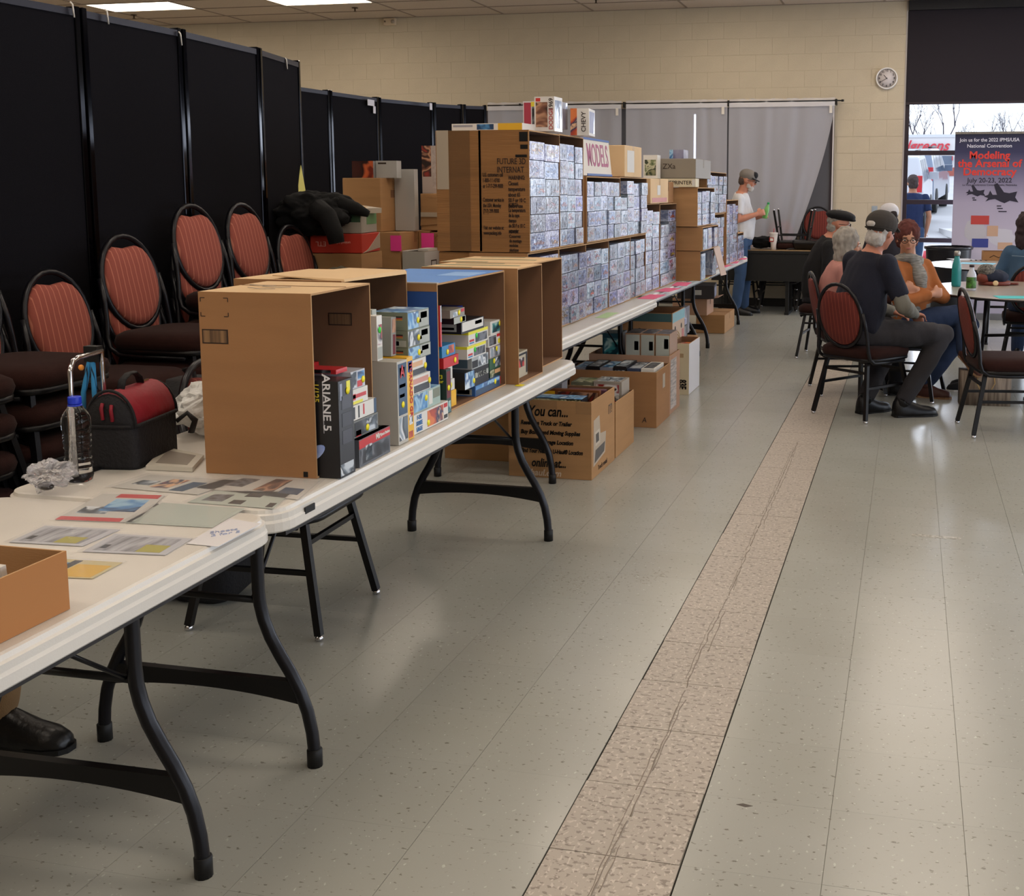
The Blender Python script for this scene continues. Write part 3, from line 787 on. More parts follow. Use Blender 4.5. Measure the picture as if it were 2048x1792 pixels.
# ---------------------------------------------------------------- wall of shrink-wrapped kits in cartons
KG = 'shrink-wrapped kit boxes shelved in the wall of cases'
kit_me = []
ORDS = ['first', 'second', 'third', 'fourth', 'fifth', 'sixth', 'seventh', 'eighth', 'ninth']
for v in range(8):
    m = MB(); m.box(-.5, .5, -.5, .5, 0, 1)
    r2 = random.Random(v)
    a_, b_ = [(.08, .92), (.06, .62), (.38, .94), (.1, .9)][v % 4]
    c_, d_ = [(.12, .88), (.1, .9), (.3, .92), (.08, .7)][(v*3+1) % 4]
    m.k = 1; m.box(.5, .504, a_-.5, b_-.5, c_, d_)
    m.k = 2
    if v % 2: m.box(.5, .504, -.42+r2.random()*.2, .2+r2.random()*.2, d_+.01 if d_ < .85 else .02, min(.97, d_+.12) if d_ < .85 else .10)
    m.k = 3
    cy_, cz_ = (a_+b_)/2-.5+r2.uniform(-.08, .08), (c_+d_)/2-r2.uniform(.02, .12); w_, h_ = (b_-a_)*r2.uniform(.34, .46), (d_-c_)*r2.uniform(.2, .3)
    shp = [(-1, -.35), (-.95, .1), (-.5, .25), (-.25, .9), (.3, .95), (.6, .3), (1, .15), (1, -.35), (.6, -.7), (.2, -.4), (-.3, -.4), (-.65, -.7)]
    if v % 3 == 2: shp = [(-1, -.1), (-.3, .12), (.1, .9), (.3, .9), (.25, .2), (1, .3), (1, .1), (.3, -.1), (.1, -.8), (-.1, -.8), (-.1, -.15)]
    m.prism([(cy_+w_*p, cz_+h_*q) for p, q in shp], .504, .507, 'x')
    if v % 2 == 0: m.k = 2; m.box(.504, .506, a_-.48, a_-.48+.3, d_-.2, d_-.06)
    me = m.build('x', [M_WEDGE, A_W[v % 4], A_W[(v+2) % 4], A_CAR[(v*5+v//4) % 4]]); kit_me.append(me.data); bpy.data.objects.remove(me)
n_kits = 0
def wkit(x, y0, y1, z0, z1, dep, lab, me=None, group=KG):
    global n_kits
    o = bpy.data.objects.new('model_kit_box', me or rnd.choice(kit_me)); C.objects.link(o)
    o.location = (x-dep/2, (y0+y1)/2, z0); o.scale = (dep, y1-y0, z1-z0); o.rotation_euler = (0, 0, rnd.uniform(-.012, .012))
    tag(o, lab, 'kit box', group); n_kits += 1
    return o
def case(lab, words, x1, dep, y0, y1, z0, z1, cols, rows, gaps=(), xj=.012, short=(), m=None, t=.006, tilt=0):
    B = open_box(lab, (x1-dep, x1, y0, y1, z0, z1), 'x', t, m or M_CARD, M_CARDI, name='display_case')
    B.location.x -= .016
    w = (y1-y0-2*t-.006)/cols
    for c in range(cols):
        ya = y0+t+.003+c*w
        z = z0+t+.001; n = rows if isinstance(rows, int) else rows[c]
        hh = (z1-z0-2*t)*rnd.uniform(.93, .975)/max(rows if isinstance(rows, int) else max(rows), 1)
        j = rnd.uniform(0, xj)
        for k in range(n):
            h = hh*rnd.uniform(.94, 1.01)
            if z+h > z1-t-.002: h = z1-t-.002-z
            if h < .03: break
            if (c, k) not in gaps:
                wkit(x1-.004-j-rnd.uniform(0, .01), ya+.0035, ya+w-.0035, z, z+h-.0035, min(dep-.05, .22), 'wrapped kit box, %s, %s column, %s row up' % (words, ORDS[c], ORDS[k]))
                z += h
    return B
XF = -1.78
ZL = 1.163
case('nearest lower cardboard case of wrapped kits, half hidden by the display cartons', 'nearest lower case', XF, .30, 5.245, 5.745, .742, ZL, 3, 4)
case('lower cardboard case of wrapped kits just past the display cartons', 'second lower case', XF, .30, 5.75, 6.265, .742, ZL, 3, 4)
case('lower cardboard case of wrapped kits above the green slip of paper', 'third lower case', XF-.004, .30, 6.27, 6.785, .742, ZL, 3, 4)
case('lower cardboard case of wrapped kits with a dark hole at its top', 'fourth lower case', XF-.008, .30, 6.79, 7.365, .742, ZL, 3, [4, 4, 4], short=())
case('last lower case of wrapped kits beside the pink sheets', 'fifth lower case', XF-.012, .30, 7.37, 7.83, .742, ZL, 3, 4)
U1 = case('tall upper case of kits nearest the camera, printed on its end', 'tall near case', XF+.01, .255, 5.25, 5.745, ZL+.004, 1.752, 2, 6, m=M_CARDW)
U2 = case('tall upper case of kits with staggered rows left of the MODELS sign', 'second tall case', XF+.005, .255, 5.75, 6.205, ZL+.004, 1.756, 3, 6)
case('wide upper case of kits under the MODELS sign', 'wide case under the sign', XF, .27, 6.285, 7.06, ZL+.004, 1.545, 5, 4)
case('upper case of kits right of the MODELS sign', 'case right of the sign', XF-.005, .27, 7.065, 7.83, ZL+.004, 1.55, 4, [3, 4, 4, 4])
case('upright case of kits with a bare cardboard side, beyond the wide cases', 'upright case', XF-.02, .25, 7.86, 8.32, .742, 1.37, 2, [6, 6])
case('second upright case of kits with bright orange boxes at its foot', 'second upright case', XF-.02, .25, 8.335, 8.95, .742, 1.365, 2, [5, 6])
# row of worn cartons standing behind the first case: ends face the camera
open_box('worn tall corrugated carton with silvery tape down its end', (-2.262, -2.03, 5.25, 5.75, ZL+.006, 1.75), 'x', .006, M_CARDW, M_CARDI, name='tall_carton')
tp = [c for c in C.objects if c.name.startswith('tall_carton')][-1]
MB().box(-.112, -.05, -.2515, -.250, .30, .583).build('silver_tape', M_TAPEW, tp)
MB().box(-.05, .06, -.2515, -.250, .0, .583).build('clear_tape', M_TAPE, tp)
open_box('lower worn carton under the tall taped one', (-2.26, -2.085, 5.26, 5.76, .742, ZL), 'x', .006, M_CARDW, M_CARDI, name='tall_carton')
# print on the near case's end panel (faces the camera)
ex0, exy = -.1225, -.2480
def ink_ny(par, s, size, x, z, bold=.0006, y=exy, sx=.85, al='LEFT', m=None, roll=0, shear=0, nm='lettering'):
    return text(nm, s, size, plane_ny(x, y-.001, z, roll), m or M_INK, par, al, bold=bold, sx=sx, shear=shear)
ink_ny(U1, 'FUTURE 3D\nINTERNAT', .040, -.035, .415, .0003, sx=.72)
ink_ny(U1, 'U.S. customers call\n1-800-111-0700\nor 1-717-299-9000', .027, -.108, .345, .0004, sx=.50)
ink_ny(U1, 'Customer service in\nthe USA: Monday\n(717) 299-9000', .027, -.108, .225, .0004, sx=.48)
ink_ny(U1, 'Visit our website at:\nwww.packing.info', .025, -.108, .105, .0004, sx=.52)
ink_ny(U1, 'WARNING:\nClosest\ntemperature\nabout 65\n50 F or 10 C\nbefore use', .027, .022, .29, .0007, sx=.62)
ink_ny(U1, 'ALERTA:\nLa temperatura\nde la capa\ntiempo\nde 50 F o 10 C\nantes de', .025, .022, .165, .0007, sx=.55)
ink_ny(U1, 'ADVERT.\nConservez\nde montage\nmodeles\nplastique', .022, .024, .055, .0005, sx=.6)
q = MB().box(.08, .122, exy-.0015, exy-.0005, .53, .575).box(.085, .122, exy-.0015, exy-.0005, .495, .515).box(.06, .118, exy-.0015, exy-.0005, .455, .468); q.build('printed_symbol', M_BLKM, U1)

# things on top of the tall cases
def kit(label, b, base, fronts=(), ends=(), tops=(), rz=0, stick=None, stick_m=None, rot=None, cat='kit box', group=None, words=(), name='model_kit_box', ewords=()):
    """plain lidded kit box; decals: (a0,a1,b0,b1,material) on the +x face (y,z), the -y face (x,z) and the top (x,y)"""
    x0, x1, y0, y1, z0, z1 = b; cx_, cy_ = (x0+x1)/2, (y0+y1)/2; a, d, h = (x1-x0)/2, (y1-y0)/2, z1-z0
    mats = [base]; m = MB(); m.box(-a, a, -d, d, 0, h)
    def idx(mm):
        if mm not in mats: mats.append(mm)
        return mats.index(mm)
    e = .0006
    for f in fronts: m.k = idx(f[4]); m.box(a, a+e, -d+2*d*f[0], -d+2*d*f[1], h*f[2], h*f[3]); 
    for f in ends: m.k = idx(f[4]); m.box(-a+2*a*f[0], -a+2*a*f[1], -d-e, -d, h*f[2], h*f[3])
    for f in tops: m.k = idx(f[4]); m.box(-a+2*a*f[0], -a+2*a*f[1], -d+2*d*f[2], -d+2*d*f[3], h, h+e)
    o = m.build(name, mats, None, loc=(cx_, cy_, z0), rz=rz)
    if rot: o.rotation_euler = rot
    tag(o, label, cat, group)
    if stick:
        s_ = MB(); s_.M = Matrix.Translation((a+e, -d+2*d*stick[0], h*stick[1])) @ Matrix.Rotation(PI/2, 4, 'Y')
        s_.lathe([(.0095, 0), (.0095, .0012)], 14).build('price_sticker', stick_m or M_YST, o)
    for wd in words:  # (string, size, ypos, zpos, material, roll)
        text('lettering', wd[0], wd[1], plane_px(a+e+.0004, -d+2*d*wd[2], h*wd[3], wd[5] if len(wd) > 5 else 0), wd[4], o, bold=.0004, sx=wd[6] if len(wd) > 6 else 1)
    for wd in ewords:
        text('lettering', wd[0], wd[1], plane_ny(-a+2*a*wd[2], -d-e-.0004, h*wd[3], wd[5] if len(wd) > 5 else 0), wd[4], o, bold=.0004, sx=wd[6] if len(wd) > 6 else 1)
    return o
M_YST = mat('yellow_sticker', 'f2e21c', .5); M_GST = mat('green_sticker', '3fd04a', .5); M_OST = mat('orange_sticker', 'f29a3c', .5)
W_ = lambda c, r=.5: mat('print_'+c, c, r, coat=.25)
A = {
 'blue': art('art_blue_sky', ['1d3f66', '4b8ac2', '9cc3dc', '2c5f96', 'd7e3ea'], 14),
 'sea': art('art_teal_sea', ['0f3a44', '3c8a8c', 'a7c3bd', '1f5a6a', '5b7f78'], 14),
 'dark': art('art_dark_smoke', ['0c0d12', '2b2e36', '6d7178', '15171d', '3d4650'], 12),
 'fire': art('art_orange_fire', ['d9763c', 'b5452a', '2a2c4e', 'e2b58c', '7a2c1e'], 16),
 'jet': art('art_grey_jet', ['c3cad0', '6b7680', '2f3942', 'dfe3e6', '8d9aa5'], 18),
 'olive': art('art_olive', ['3a4a2c', '77805a', 'c3bfa0', '22301c', '8d8a68'], 15),
 'red': art('art_red_car', ['8e1f22', 'd8d4d0', '2a1c1e', 'c43a32', '5d5c66'], 14),
 'choc': art('art_brown_figure', ['241512', '6e4434', 'b98a6c', '3a2420', '8b2f26'], 12),
}
kit('flat long kit box with a yellow end lying on top of the tall cases', (-2.22, -1.845, 5.36, 5.60, 1.757, 1.79), W_('e2e0da'), ends=[(.36, .60, .1, .9, A['blue']), (.66, 1, 0, 1, W_('e0b22c')), (.02, .3, .5, .8, W_('9a9aa4'))], rz=-.06)
kit('kit box with red lettering standing behind on the tall cases', (-2.01, -1.90, 5.82, 6.0, 1.79, 1.93), W_('d2cfd4'), ends=[(.05, .4, .1, .95, W_('a8344a')), (.45, .9, .15, .8, A['dark']), (.4, .7, .8, .98, W_('dcc83c'))])
kit('pale blue wrapped box beside the red-lettered box on the tall cases', (-1.895, -1.82, 5.84, 6.0, 1.79, 1.93), M_WEDGE)
o = kit('upright white kit box with a red muscle-figure picture, red bottom lettering', (-1.845, -1.74, 5.52, 5.64, 1.758, 1.928), W_('dad5d0'), ends=[(.07, .66, .12, .84, A['choc']), (.07, .3, .86, .96, W_('c8322c'))], fronts=[(.1, .9, .1, .9, A_W[2])], rot=(0, .0, -.04), ewords=[('1969', .03, .84, .78, M_INK, PI/2), ('DODGE', .03, .84, .36, W_('b03a36'), PI/2)])
o = kit('second upright kit box with bold black vertical lettering on the tall cases', (-1.80, -1.70, 5.96, 6.15, 1.758, 1.90), W_('d7d2ca'), ends=[(.0, .35, 0, 1, A['fire'])], fronts=[(.1, .9, .1, .9, A_W[0])], rot=(0, 0, .1), ewords=[('CHEVY', .034, .72, .5, M_INK, PI/2)])
sg = thing('sales_sign', 'white folded sign reading MODELS with a blue edge, on the wide case', 'sign', (-1.845, 6.66, 1.551), 0)
q = MB(); q.M = Matrix.Rotation(-.10, 4, 'Y')
q.box(-.004, .004, -.34, .36, 0, .215).build('board', mat('ivory_board', 'cfc6b8', .6), sg)
q = MB(); q.M = Matrix.Rotation(-.10, 4, 'Y'); q.box(-.006, .0075, -.28, .36, .21, .222).build('top_edge', M_BLUED, sg)
q = MB(); q.M = Matrix.Rotation(-.10, 4, 'Y'); q.box(-.006, .0075, -.2, .36, -.001, .012).build('bottom_edge', M_BLUED, sg)
M_SIGN = mat('faded_magenta_ink', 'a8607c', .7)
text('lettering', 'MODELS', .19, Matrix.Rotation(-.10, 4, 'Y') @ plane_px(.005, .07, .115), M_SIGN, sg, bold=.0015, sx=.66)
text('lettering', 'S', .155, Matrix.Rotation(-.10, 4, 'Y') @ plane_px(.005, -.32, .115), M_SIGN, sg, bold=.001, sx=.7)
MB().box(-.09, -.085, -.3, .3, 0, .14).box(-.085, -.01, -.3, -.295, 0, .08).build('back_flap', mat('ivory_board', 'cfc6b8', .6), sg)
carton('tan carton with a white shipping label behind the MODELS sign', (-1.99, -1.79, 7.15, 7.62, 1.552, 1.752), M_CARDL, extra=lambda T_, a, d, h: MB().box(a, a+.001, -.17, .02, .03, .17).build('shipping_label', M_WHC, T_))
carton('tan carton with red print beyond the kit wall', (-1.98, -1.79, 7.9, 8.5, 1.372, 1.548), M_CARDL, extra=lambda T_, a, d, h: (MB().box(a, a+.001, -.08, .02, .06, .13).build('small_label', M_WHC, T_), MB().box(a, a+.001, -.25, .25, .008, .04).build('red_print', W_('b0503c'), T_)))
carton('brown carton on the second upright case', (-2.02, -1.84, 8.52, 8.94, 1.368, 1.53), M_CARD)

# three stacked cartons beyond, kits showing in their open fronts
def carton_case(lab, words, y0, y1, z0, z1, cols, rows, x1=-1.72, dep=.3, y_skip=0, m=None):
    return case(lab, words, x1, dep, y0, y1, z0, z1, cols, rows, m=m or M_CARDT)
carton_case('topmost of three stacked open cartons, kits in its front', 'top stacked carton', 9.0, 9.80, 1.178, 1.488, 4, 3, x1=-1.64, dep=.24)
carton_case('middle of three stacked open cartons, half empty', 'middle stacked carton', 9.02, 9.78, .985, 1.172, 4, [1, 1, 0, 1], x1=-1.60, dep=.26)
carton_case('lowest of three stacked open cartons beside the leaning flap', 'lowest stacked carton', 9.03, 9.80, .742, .98, 4, [1, 0, 0, 1], x1=-1.62, dep=.24)
tag(MB().add([(0, 0, 0), (.02, .16, 0), (-.05, .2, .24), (-.08, .03, .26), (.006, 0, 0), (.026, .16, 0), (-.044, .2, .24), (-.074, .03, .26)], [(0, 1, 2, 3), (4, 7, 6, 5), (0, 4, 5, 1), (1, 5, 6, 2), (2, 6, 7, 3), (3, 7, 4, 0)]).build('cardboard_flap', mat('pinkish_board', 'c9b2a6', .8), None, loc=(-1.565, 9.62, .743)), 'loose pale cardboard flap leaning on the lowest stacked carton', 'cardboard')
case('far case of white-edged kits, nearer of two at the table end', 'far near case', -1.72, .25, 9.86, 10.85, .742, 1.25, 5, 5, m=M_CARDT)
case('tall far upper case of kits beside the grey carton', 'far upper case', -1.72, .25, 9.88, 10.95, 1.255, 1.63, 5, 4, m=M_CARDT)
case('far case of kits nearest the standing man', 'farthest case', -1.72, .25, 11.0, 11.75, .742, 1.37, 4, 6, m=M_CARDT)
case('small dark case of kits at the far end of the tables', 'small end case', -1.74, .22, 11.77, 12.3, .742, 1.02, 3, 3, m=M_CARDT)
carton('long grey carton with faded print on top of the far cases', (-2.1, -1.70, 9.15, 9.86, 1.562, 1.72), mat('grey_brown_carton', '80776a', .6), extra=lambda T_, a, d, h: text('lettering', 'ZXa', .06, plane_ny(-.02, -d-.001, h*.6), M_INK, T_))
kit('long cream box with heavy black capitals under the grey carton', (-2.02, -1.67, 8.98, 9.13, 1.492, 1.558), M_CREAM, ewords=[('BLUEPRINTER', .042, .55, .5, M_INK, 0, 1)], ends=[(.92, .99, .1, .9, M_WHC)])
kit('white box with a dark green figure picture atop the far cartons', (-2.10, -1.985, 9.0, 9.12, 1.56, 1.745), W_('d9d5cc'), ends=[(.1, .9, .12, .8, A['olive'])])
kit('small shiny pale blue box atop the grey carton', (-1.97, -1.85, 9.4, 9.6, 1.722, 1.80), M_WEDGE, ends=[(0, .25, 0, 1, A['blue'])])
# cardboard carton behind the second upright case
carton('brown carton with dark print left of the three stacked cartons', (-2.06, -1.83, 8.97, 9.2, .985, 1.49), M_CARD) if False else None

# coloured sheets lying along the front edges
M_PINK = mat('hot_pink_sheet', 'ea6f93', .7); M_LIME = mat('lime_sheet', 'b7dc3c', .7); M_MINT = mat('pale_green_slip', 'b8d4a0', .7)
for i, (y, x, w, l, m_, lab) in enumerate(((6.42, -1.735, .07, .30, M_MINT, 'pale green slip of paper on the edge of the third table'),
    (7.62, -1.735, .12, .34, M_PINK, 'pink sheet nearest the camera on the fourth table'), (8.18, -1.745, .12, .32, M_PINK, 'second pink sheet on the fourth table'),
    (8.72, -1.745, .12, .34, M_PINK, 'third pink sheet on the fourth table, before the lime sheet'), (9.42, -1.735, .16, .36, M_LIME, 'lime green sheet hanging over the edge of the fourth table'),
    (10.9, -1.75, .08, .34, M_PINK, 'pink sheet nearest the far kits'), (11.5, -1.75, .08, .34, M_PINK, 'middle pink sheet by the far kits'), (12.1, -1.75, .08, .3, M_PINK, 'farthest pink sheet by the standing man'))):
    zz_ = .7405
    tag(MB().box(-w/2, w/2, -l/2, l/2, 0, .0008).build('paper_sheet', m_, None, loc=(x+.02, y, zz_), rz=rnd.uniform(-.08, .08)), lab, 'paper')
# ---------------------------------------------------------------- opened display cartons on the second table
ZT = .7408
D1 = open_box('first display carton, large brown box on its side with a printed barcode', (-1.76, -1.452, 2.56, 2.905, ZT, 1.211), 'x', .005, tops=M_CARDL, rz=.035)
hd, ha = .1725, .154
q = MB()
for (x, z, sx_, sz_) in ((-.148, .455, 1, -1), (-.072, .455, -1, -1), (-.148, .408, 1, 1), (-.072, .408, -1, 1)):
    q.box(min(x, x+sx_*.012), max(x, x+sx_*.012), -hd-.0007, -hd-.0001, z-.001, z+.001); q.box(x-.001, x+.001, -hd-.0007, -hd-.0001, min(z, z+sz_*.01), max(z, z+sz_*.01))
q.build('printed_corner_marks', M_INK, D1)
M_BAR = mat('barcode_print', '3b2b20', .7, col2='8b6a48', noise_scale=60, stretch=(1, .01, .01))
q = MB(); q.box(-.147, -.075, -hd-.0006, -hd-.0001, .338, .375); q.k = 1; q.box(-.144, -.078, -hd-.0009, -hd-.0006, .341, .372); q.build('printed_barcode', [M_INK, M_BAR], D1)
MB().box(.118, .130, -hd-.0008, -hd-.0001, .003, .017).build('printed_square', M_RUB, D1)
q = MB(); q.box(.03, .10, hd-.0062, hd-.0055, .35, .385); q.k = 1; q.box(.033, .097, hd-.0068, hd-.0062, .353, .382); q.build('inside_barcode', [M_INK, M_BAR], D1)
q = MB(); q.box(-.15, .152, .028, .030, .470, .4716); q.build('flap_gap', M_CARDI, D1)
q = MB(); q.tube([(-.06, -.02, .473), (-.03, -.03, .473), (0, -.035, .473), (.02, -.02, .473)], .004, 5, flat=.15); q.tube([(-.08, -.06, .473), (-.03, -.09, .473), (.01, -.085, .473)], .0025, 5, flat=.2); q.tube([(-.12, .02, .473), (-.07, .0, .473), (-.04, .01, .473)], .003, 5, flat=.2); q.build('torn_print', mat('grey_blue_print', '5b5f66', .7), D1)
# lifted flap of the first box's neighbour
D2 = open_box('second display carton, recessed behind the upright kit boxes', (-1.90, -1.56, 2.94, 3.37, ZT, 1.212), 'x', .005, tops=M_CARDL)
q = MB(); q.add([(.17, -.20, .475), (.17, .205, .475), (-.02, .2, .478), (-.06, -.19, .482), (.175, -.205, .468), (.178, .2, .462), (-.02, .2, .475), (-.06, -.19, .479)], [(0, 1, 2, 3), (4, 7, 6, 5), (0, 4, 5, 1), (1, 5, 6, 2), (2, 6, 7, 3), (3, 7, 4, 0)]).build('loose_flap', M_CARDL, D2)
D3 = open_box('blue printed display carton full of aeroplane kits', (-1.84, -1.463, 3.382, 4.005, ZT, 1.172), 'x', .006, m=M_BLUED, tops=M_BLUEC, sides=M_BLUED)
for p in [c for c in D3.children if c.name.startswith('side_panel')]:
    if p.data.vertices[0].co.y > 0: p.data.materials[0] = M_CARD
q = MB(); q.box(-.19, .19, -.315, -.30, .430, .4335); q.k = 1; q.box(.04, .189, -.3135, -.3115, .405, .43); q.build('torn_tape', [M_TAPEW, M_CARD], D3)
q = MB(); q.box(.05, .17, .0, .18, .4313, .432); q.build('white_print', mat('pale_blue_print', '7fa6d8', .6), D3)
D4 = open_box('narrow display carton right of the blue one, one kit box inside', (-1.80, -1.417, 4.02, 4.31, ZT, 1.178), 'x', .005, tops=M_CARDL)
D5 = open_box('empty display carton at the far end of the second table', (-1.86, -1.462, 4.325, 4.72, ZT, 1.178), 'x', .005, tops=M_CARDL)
M_GTAPE = mat('green_print_tape', '3f6d4f', .5, noise_amt=.5, noise_scale=40)
for D_, d_ in ((D4, .14), (D5, .19)):
    MB().box(-.19, .15, -.012, .012, .4373, .4380).box(-.19, .0, -d_+.01, -d_+.03, .4373, .4380).box(-.15, .05, d_-.05, d_-.03, .4373, .4380).build('green_tape', M_GTAPE, D_)

def kp(label, xf, u, vt, vb, u2, dep, base, z0=None, dz=None, **k):
    """kit whose front face starts at pixel column u and ends at u2 on the plane x = xf"""
    p = atx(u, vb, xf); q_ = atx(u, vt, xf); e_ = atx(u2, vb, xf)
    za = z0 if z0 is not None else p.z; zb = za+(dz if dz else q_.z-p.z)
    return kit(label, (xf-dep, xf, p.y, e_.y, za, zb), base, **k), zb
PW = W_('d9d6ce'); PG = W_('7b8270'); PGL = W_('a9ada4'); PB = W_('131318'); PN = W_('173f5f'); PY = W_('e9b21f'); PYL = W_('e6df35'); PR = W_('c3262b'); PRD = W_('6c1620'); PT = W_('2b7fb5'); PGN = W_('1f3a33'); PO = W_('d4a373')
B0 = ZT+.0055
# in / before the first carton
o = kit('tall black kit box with white vertical lettering at the mouth of the first carton', (-1.515, -1.386, 2.578, 2.655, .7415, .990), PB,
        fronts=[(.2, .85, .34, .48, W_('33333c')), (.2, .85, .52, .66, W_('26262e')), (.2, .85, .70, .84, W_('33333c')), (.55, .8, .88, .98, PYL), (.1, .25, .8, .97, W_('8d93a6')), (.0, .9, .02, .14, A['jet'])],
        stick=(.62, .88), ewords=[('ARIANE 5', .030, .74, .78, W_('d8d8dc'), -PI/2, 1.15), ('1/125', .022, .52, .88, W_('d8c23a'), -PI/2, 1)])
q = MB(); q.smooth = True; q.M = Matrix.Translation((-.012, -.0393, .058)) @ Matrix.Rotation(math.radians(-35), 4, 'Y')
q.ell((0, 0, 0), (.042, .0006, .016)).build('printed_rocket_nose', art('nose_blue', ['34489a', '5f7cc6', 'a9b9e4', '3a54ac', '7f98d6'], 6), o)
q = MB()
for x_, z1_, zb_ in ((.022, .247, .115), (-.012, .247, .19)): q.box(x_-.001, x_+.001, -.0395, -.0386, zb_, z1_)
q.build('printed_lines', W_('9a9aa2'), o)
kit('kit box with a red band above a grey space picture, lowest in its stack', (-1.60, -1.396, 2.69, 2.885, .7415, .815), W_('5b5f66'), fronts=[(.0, 1, .66, .97, PR), (.04, .96, .08, .62, A['dark']), (.2, .4, .15, .7, A['jet'])], tops=[(0, 1, 0, 1, A['dark']), (.0, .16, 0, 1, PR), (.9, 1, 0, 1, PR)],
    words=[('Mir', .022, .6, .83, PW), ('Space Station', .011, .83, .83, PW)], rz=.03)
for q_ in ():
    pass
o = kit('grey kit box stacked directly above the red-banded one', (-1.585, -1.412, 2.70, 2.845, .816, .862), W_('6d6e68'), fronts=[(.05, .5, .1, .9, A['dark']), (.5, .95, .1, .9, A['jet']), (.1, .3, .05, .4, PR)], stick=(.55, .35))
o = kit('white kit box with small rocket drawings', (-1.60, -1.414, 2.70, 2.84, .863, .903), PW, fronts=[(.05, .12, .1, .9, PB), (.25, .3, .1, .9, PB), (.45, .5, .2, .9, PR), (.9, 1, 0, 1, PN)])
o = kit('white kit box with a red script logo', (-1.60, -1.418, 2.70, 2.80, .904, .944), PW, fronts=[(.1, .9, .4, .65, PR), (.0, .7, .02, .2, PYL), (.1, .3, .3, .7, PR)])
o = kit('greyish kit box with a red patch topping the first carton stack', (-1.60, -1.42, 2.71, 2.79, .945, .992), W_('b9bcc4'), fronts=[(.0, .4, .1, .95, A['jet']), (.45, .8, .05, .4, PR), (.5, .95, .5, .9, A['blue'])], stick=(.85, .4))
o = kit('red-framed kit box with a dark picture behind the black one', (-1.75, -1.605, 2.665, 2.88, .7465, .99), PR, ends=[(.1, .9, .6, .93, A['dark'])])
o = kit('red kit box lying on the stack inside the first carton', (-1.735, -1.44, 2.67, 2.73, .9925, 1.004), PR, ends=[(.5, .95, .1, .9, A['dark'])])
t = tag(MB().lathe([(.021, 0), (.021, .075), (.019, .078)], 20).build('spotlight_tin', mat('bright_blue_tin', '1f4fae', .3), None, loc=(-1.565, 2.80, 1.006 if False else .9925)), 'small bright blue tin with white script in the first carton', 'tin')
t.location = (-1.60, 2.79, .9925)
text('lettering', 'light', .02, plane_ny(.004, -.0212, .045), PW, t, bold=.0006)
# in / before the second carton
o = kit('tall white kit box with a dark blue printed spine, largest on the table', (-1.64, -1.408, 2.962, 3.028, .7415, .982), W_('b9b5ab'), fronts=[(.1, .95, .35, .97, PN), (.1, .95, .04, .32, A['jet']), (.25, .75, .82, .92, PW), (.2, .8, .68, .72, PW), (.2, .7, .56, .6, PW)], stick=(.5, .47), rz=.0, ends=[])
text('lettering', 'A', .05, plane_px(.117, 0, .208), PR, o, bold=.001, sx=.8)
o = kit('tall yellow kit box lettered in red beside the white one', (-1.64, -1.410, 3.032, 3.072, .7415, .985), PY, fronts=[(.15, .9, .82, .95, W_('27468f')), (.1, .8, .02, .10, A['fire']), (.2, .8, .18, .30, A['jet']), (.3, .7, .84, .93, PR)], words=[('TORNADO GR', .024, .6, .60, PR, -PI/2)])
o = kit('white kit box with blue lettering and an orange jet picture at the table edge', (-1.60, -1.424, 3.085, 3.36, .7415, .800), PW, fronts=[(.42, .86, .08, .92, A['fire']), (.88, .98, .7, .92, PR), (.88, .98, .1, .3, PB)], stick=(.44, .3), words=[('F-15E\nSTRIKE\nEAGLE', .018, .2, .5, W_('2a6fae'), 0, .8)])
o = kit('blue jet kit box directly above the blue-lettered white one', (-1.60, -1.432, 3.10, 3.32, .801, .858), W_('9fb5ac'), fronts=[(.02, .55, .05, .95, A['blue']), (.6, .72, .15, .9, PW), (.75, .98, .4, .9, PG)], tops=[(0, 1, 0, 1, A['blue'])], stick=(.5, .6))
o = kit('white and black kit box with red lettering, third in the jet stack', (-1.60, -1.434, 3.10, 3.25, .859, .912), PW, fronts=[(.2, .95, .05, .45, PB), (.15, .9, .55, .85, W_('c88a7a'))], stick=(.95, .5))
o = kit('white and black kit box with orange lettering, fourth in the jet stack', (-1.60, -1.436, 3.10, 3.225, .913, .962), PW, fronts=[(.0, .98, .03, .40, PB), (.0, .8, .55, .85, PO)], stick=(.95, .45))
za = .963
for i, (h, col, lab) in enumerate(((.040, 'blue', 'lowest grey-green kit box with a small flag on its end'), (.050, 'jet', 'middle grey-green kit box with a barcode on its end'), (.054, 'blue', 'topmost grey-green kit box with a small flag, bright blue top'))):
    e_ = [(.60, .86, .72, .78, PB), (.60, .86, .64, .70, W_('b5402f')), (.60, .86, .56, .62, W_('c98f3a'))]
    if i == 1: e_ += [(.2, .95, .05, .42, PGL), (.45, .75, .12, .38, PB)]
    o = kit(lab, (-1.55, -1.436, 3.10, 3.262-.004*i, za, za+h), PG, fronts=[(.02, .5, .05, .95, A[col]), (.52, .98, .05, .95, PGL), (.6, .9, .5, .85, W_('4b5a5c')), (.5, .62, .3, .5, PO)], ends=e_, tops=[(0, 1, 0, 1, A['blue'])] if i == 2 else (), stick=(.47, .45)); za += h+.0008
o = kit('upright dark-fronted kit box standing on the tall white one', (-1.57, -1.468, 2.965, 2.998, .983, 1.112), PW, ends=[(.0, .62, .02, .93, A['choc'] if False else W_('2c1a1c'))], fronts=[(.1, .95, .35, .8, A['red']), (.1, .95, .04, .3, PGL)], stick=(.5, .68), stick_m=M_GST)
o = kit('upright white kit box behind the dark-fronted one', (-1.60, -1.50, 3.003, 3.03, .986, 1.125), PGL, fronts=[(.1, .9, .6, .9, PW)])
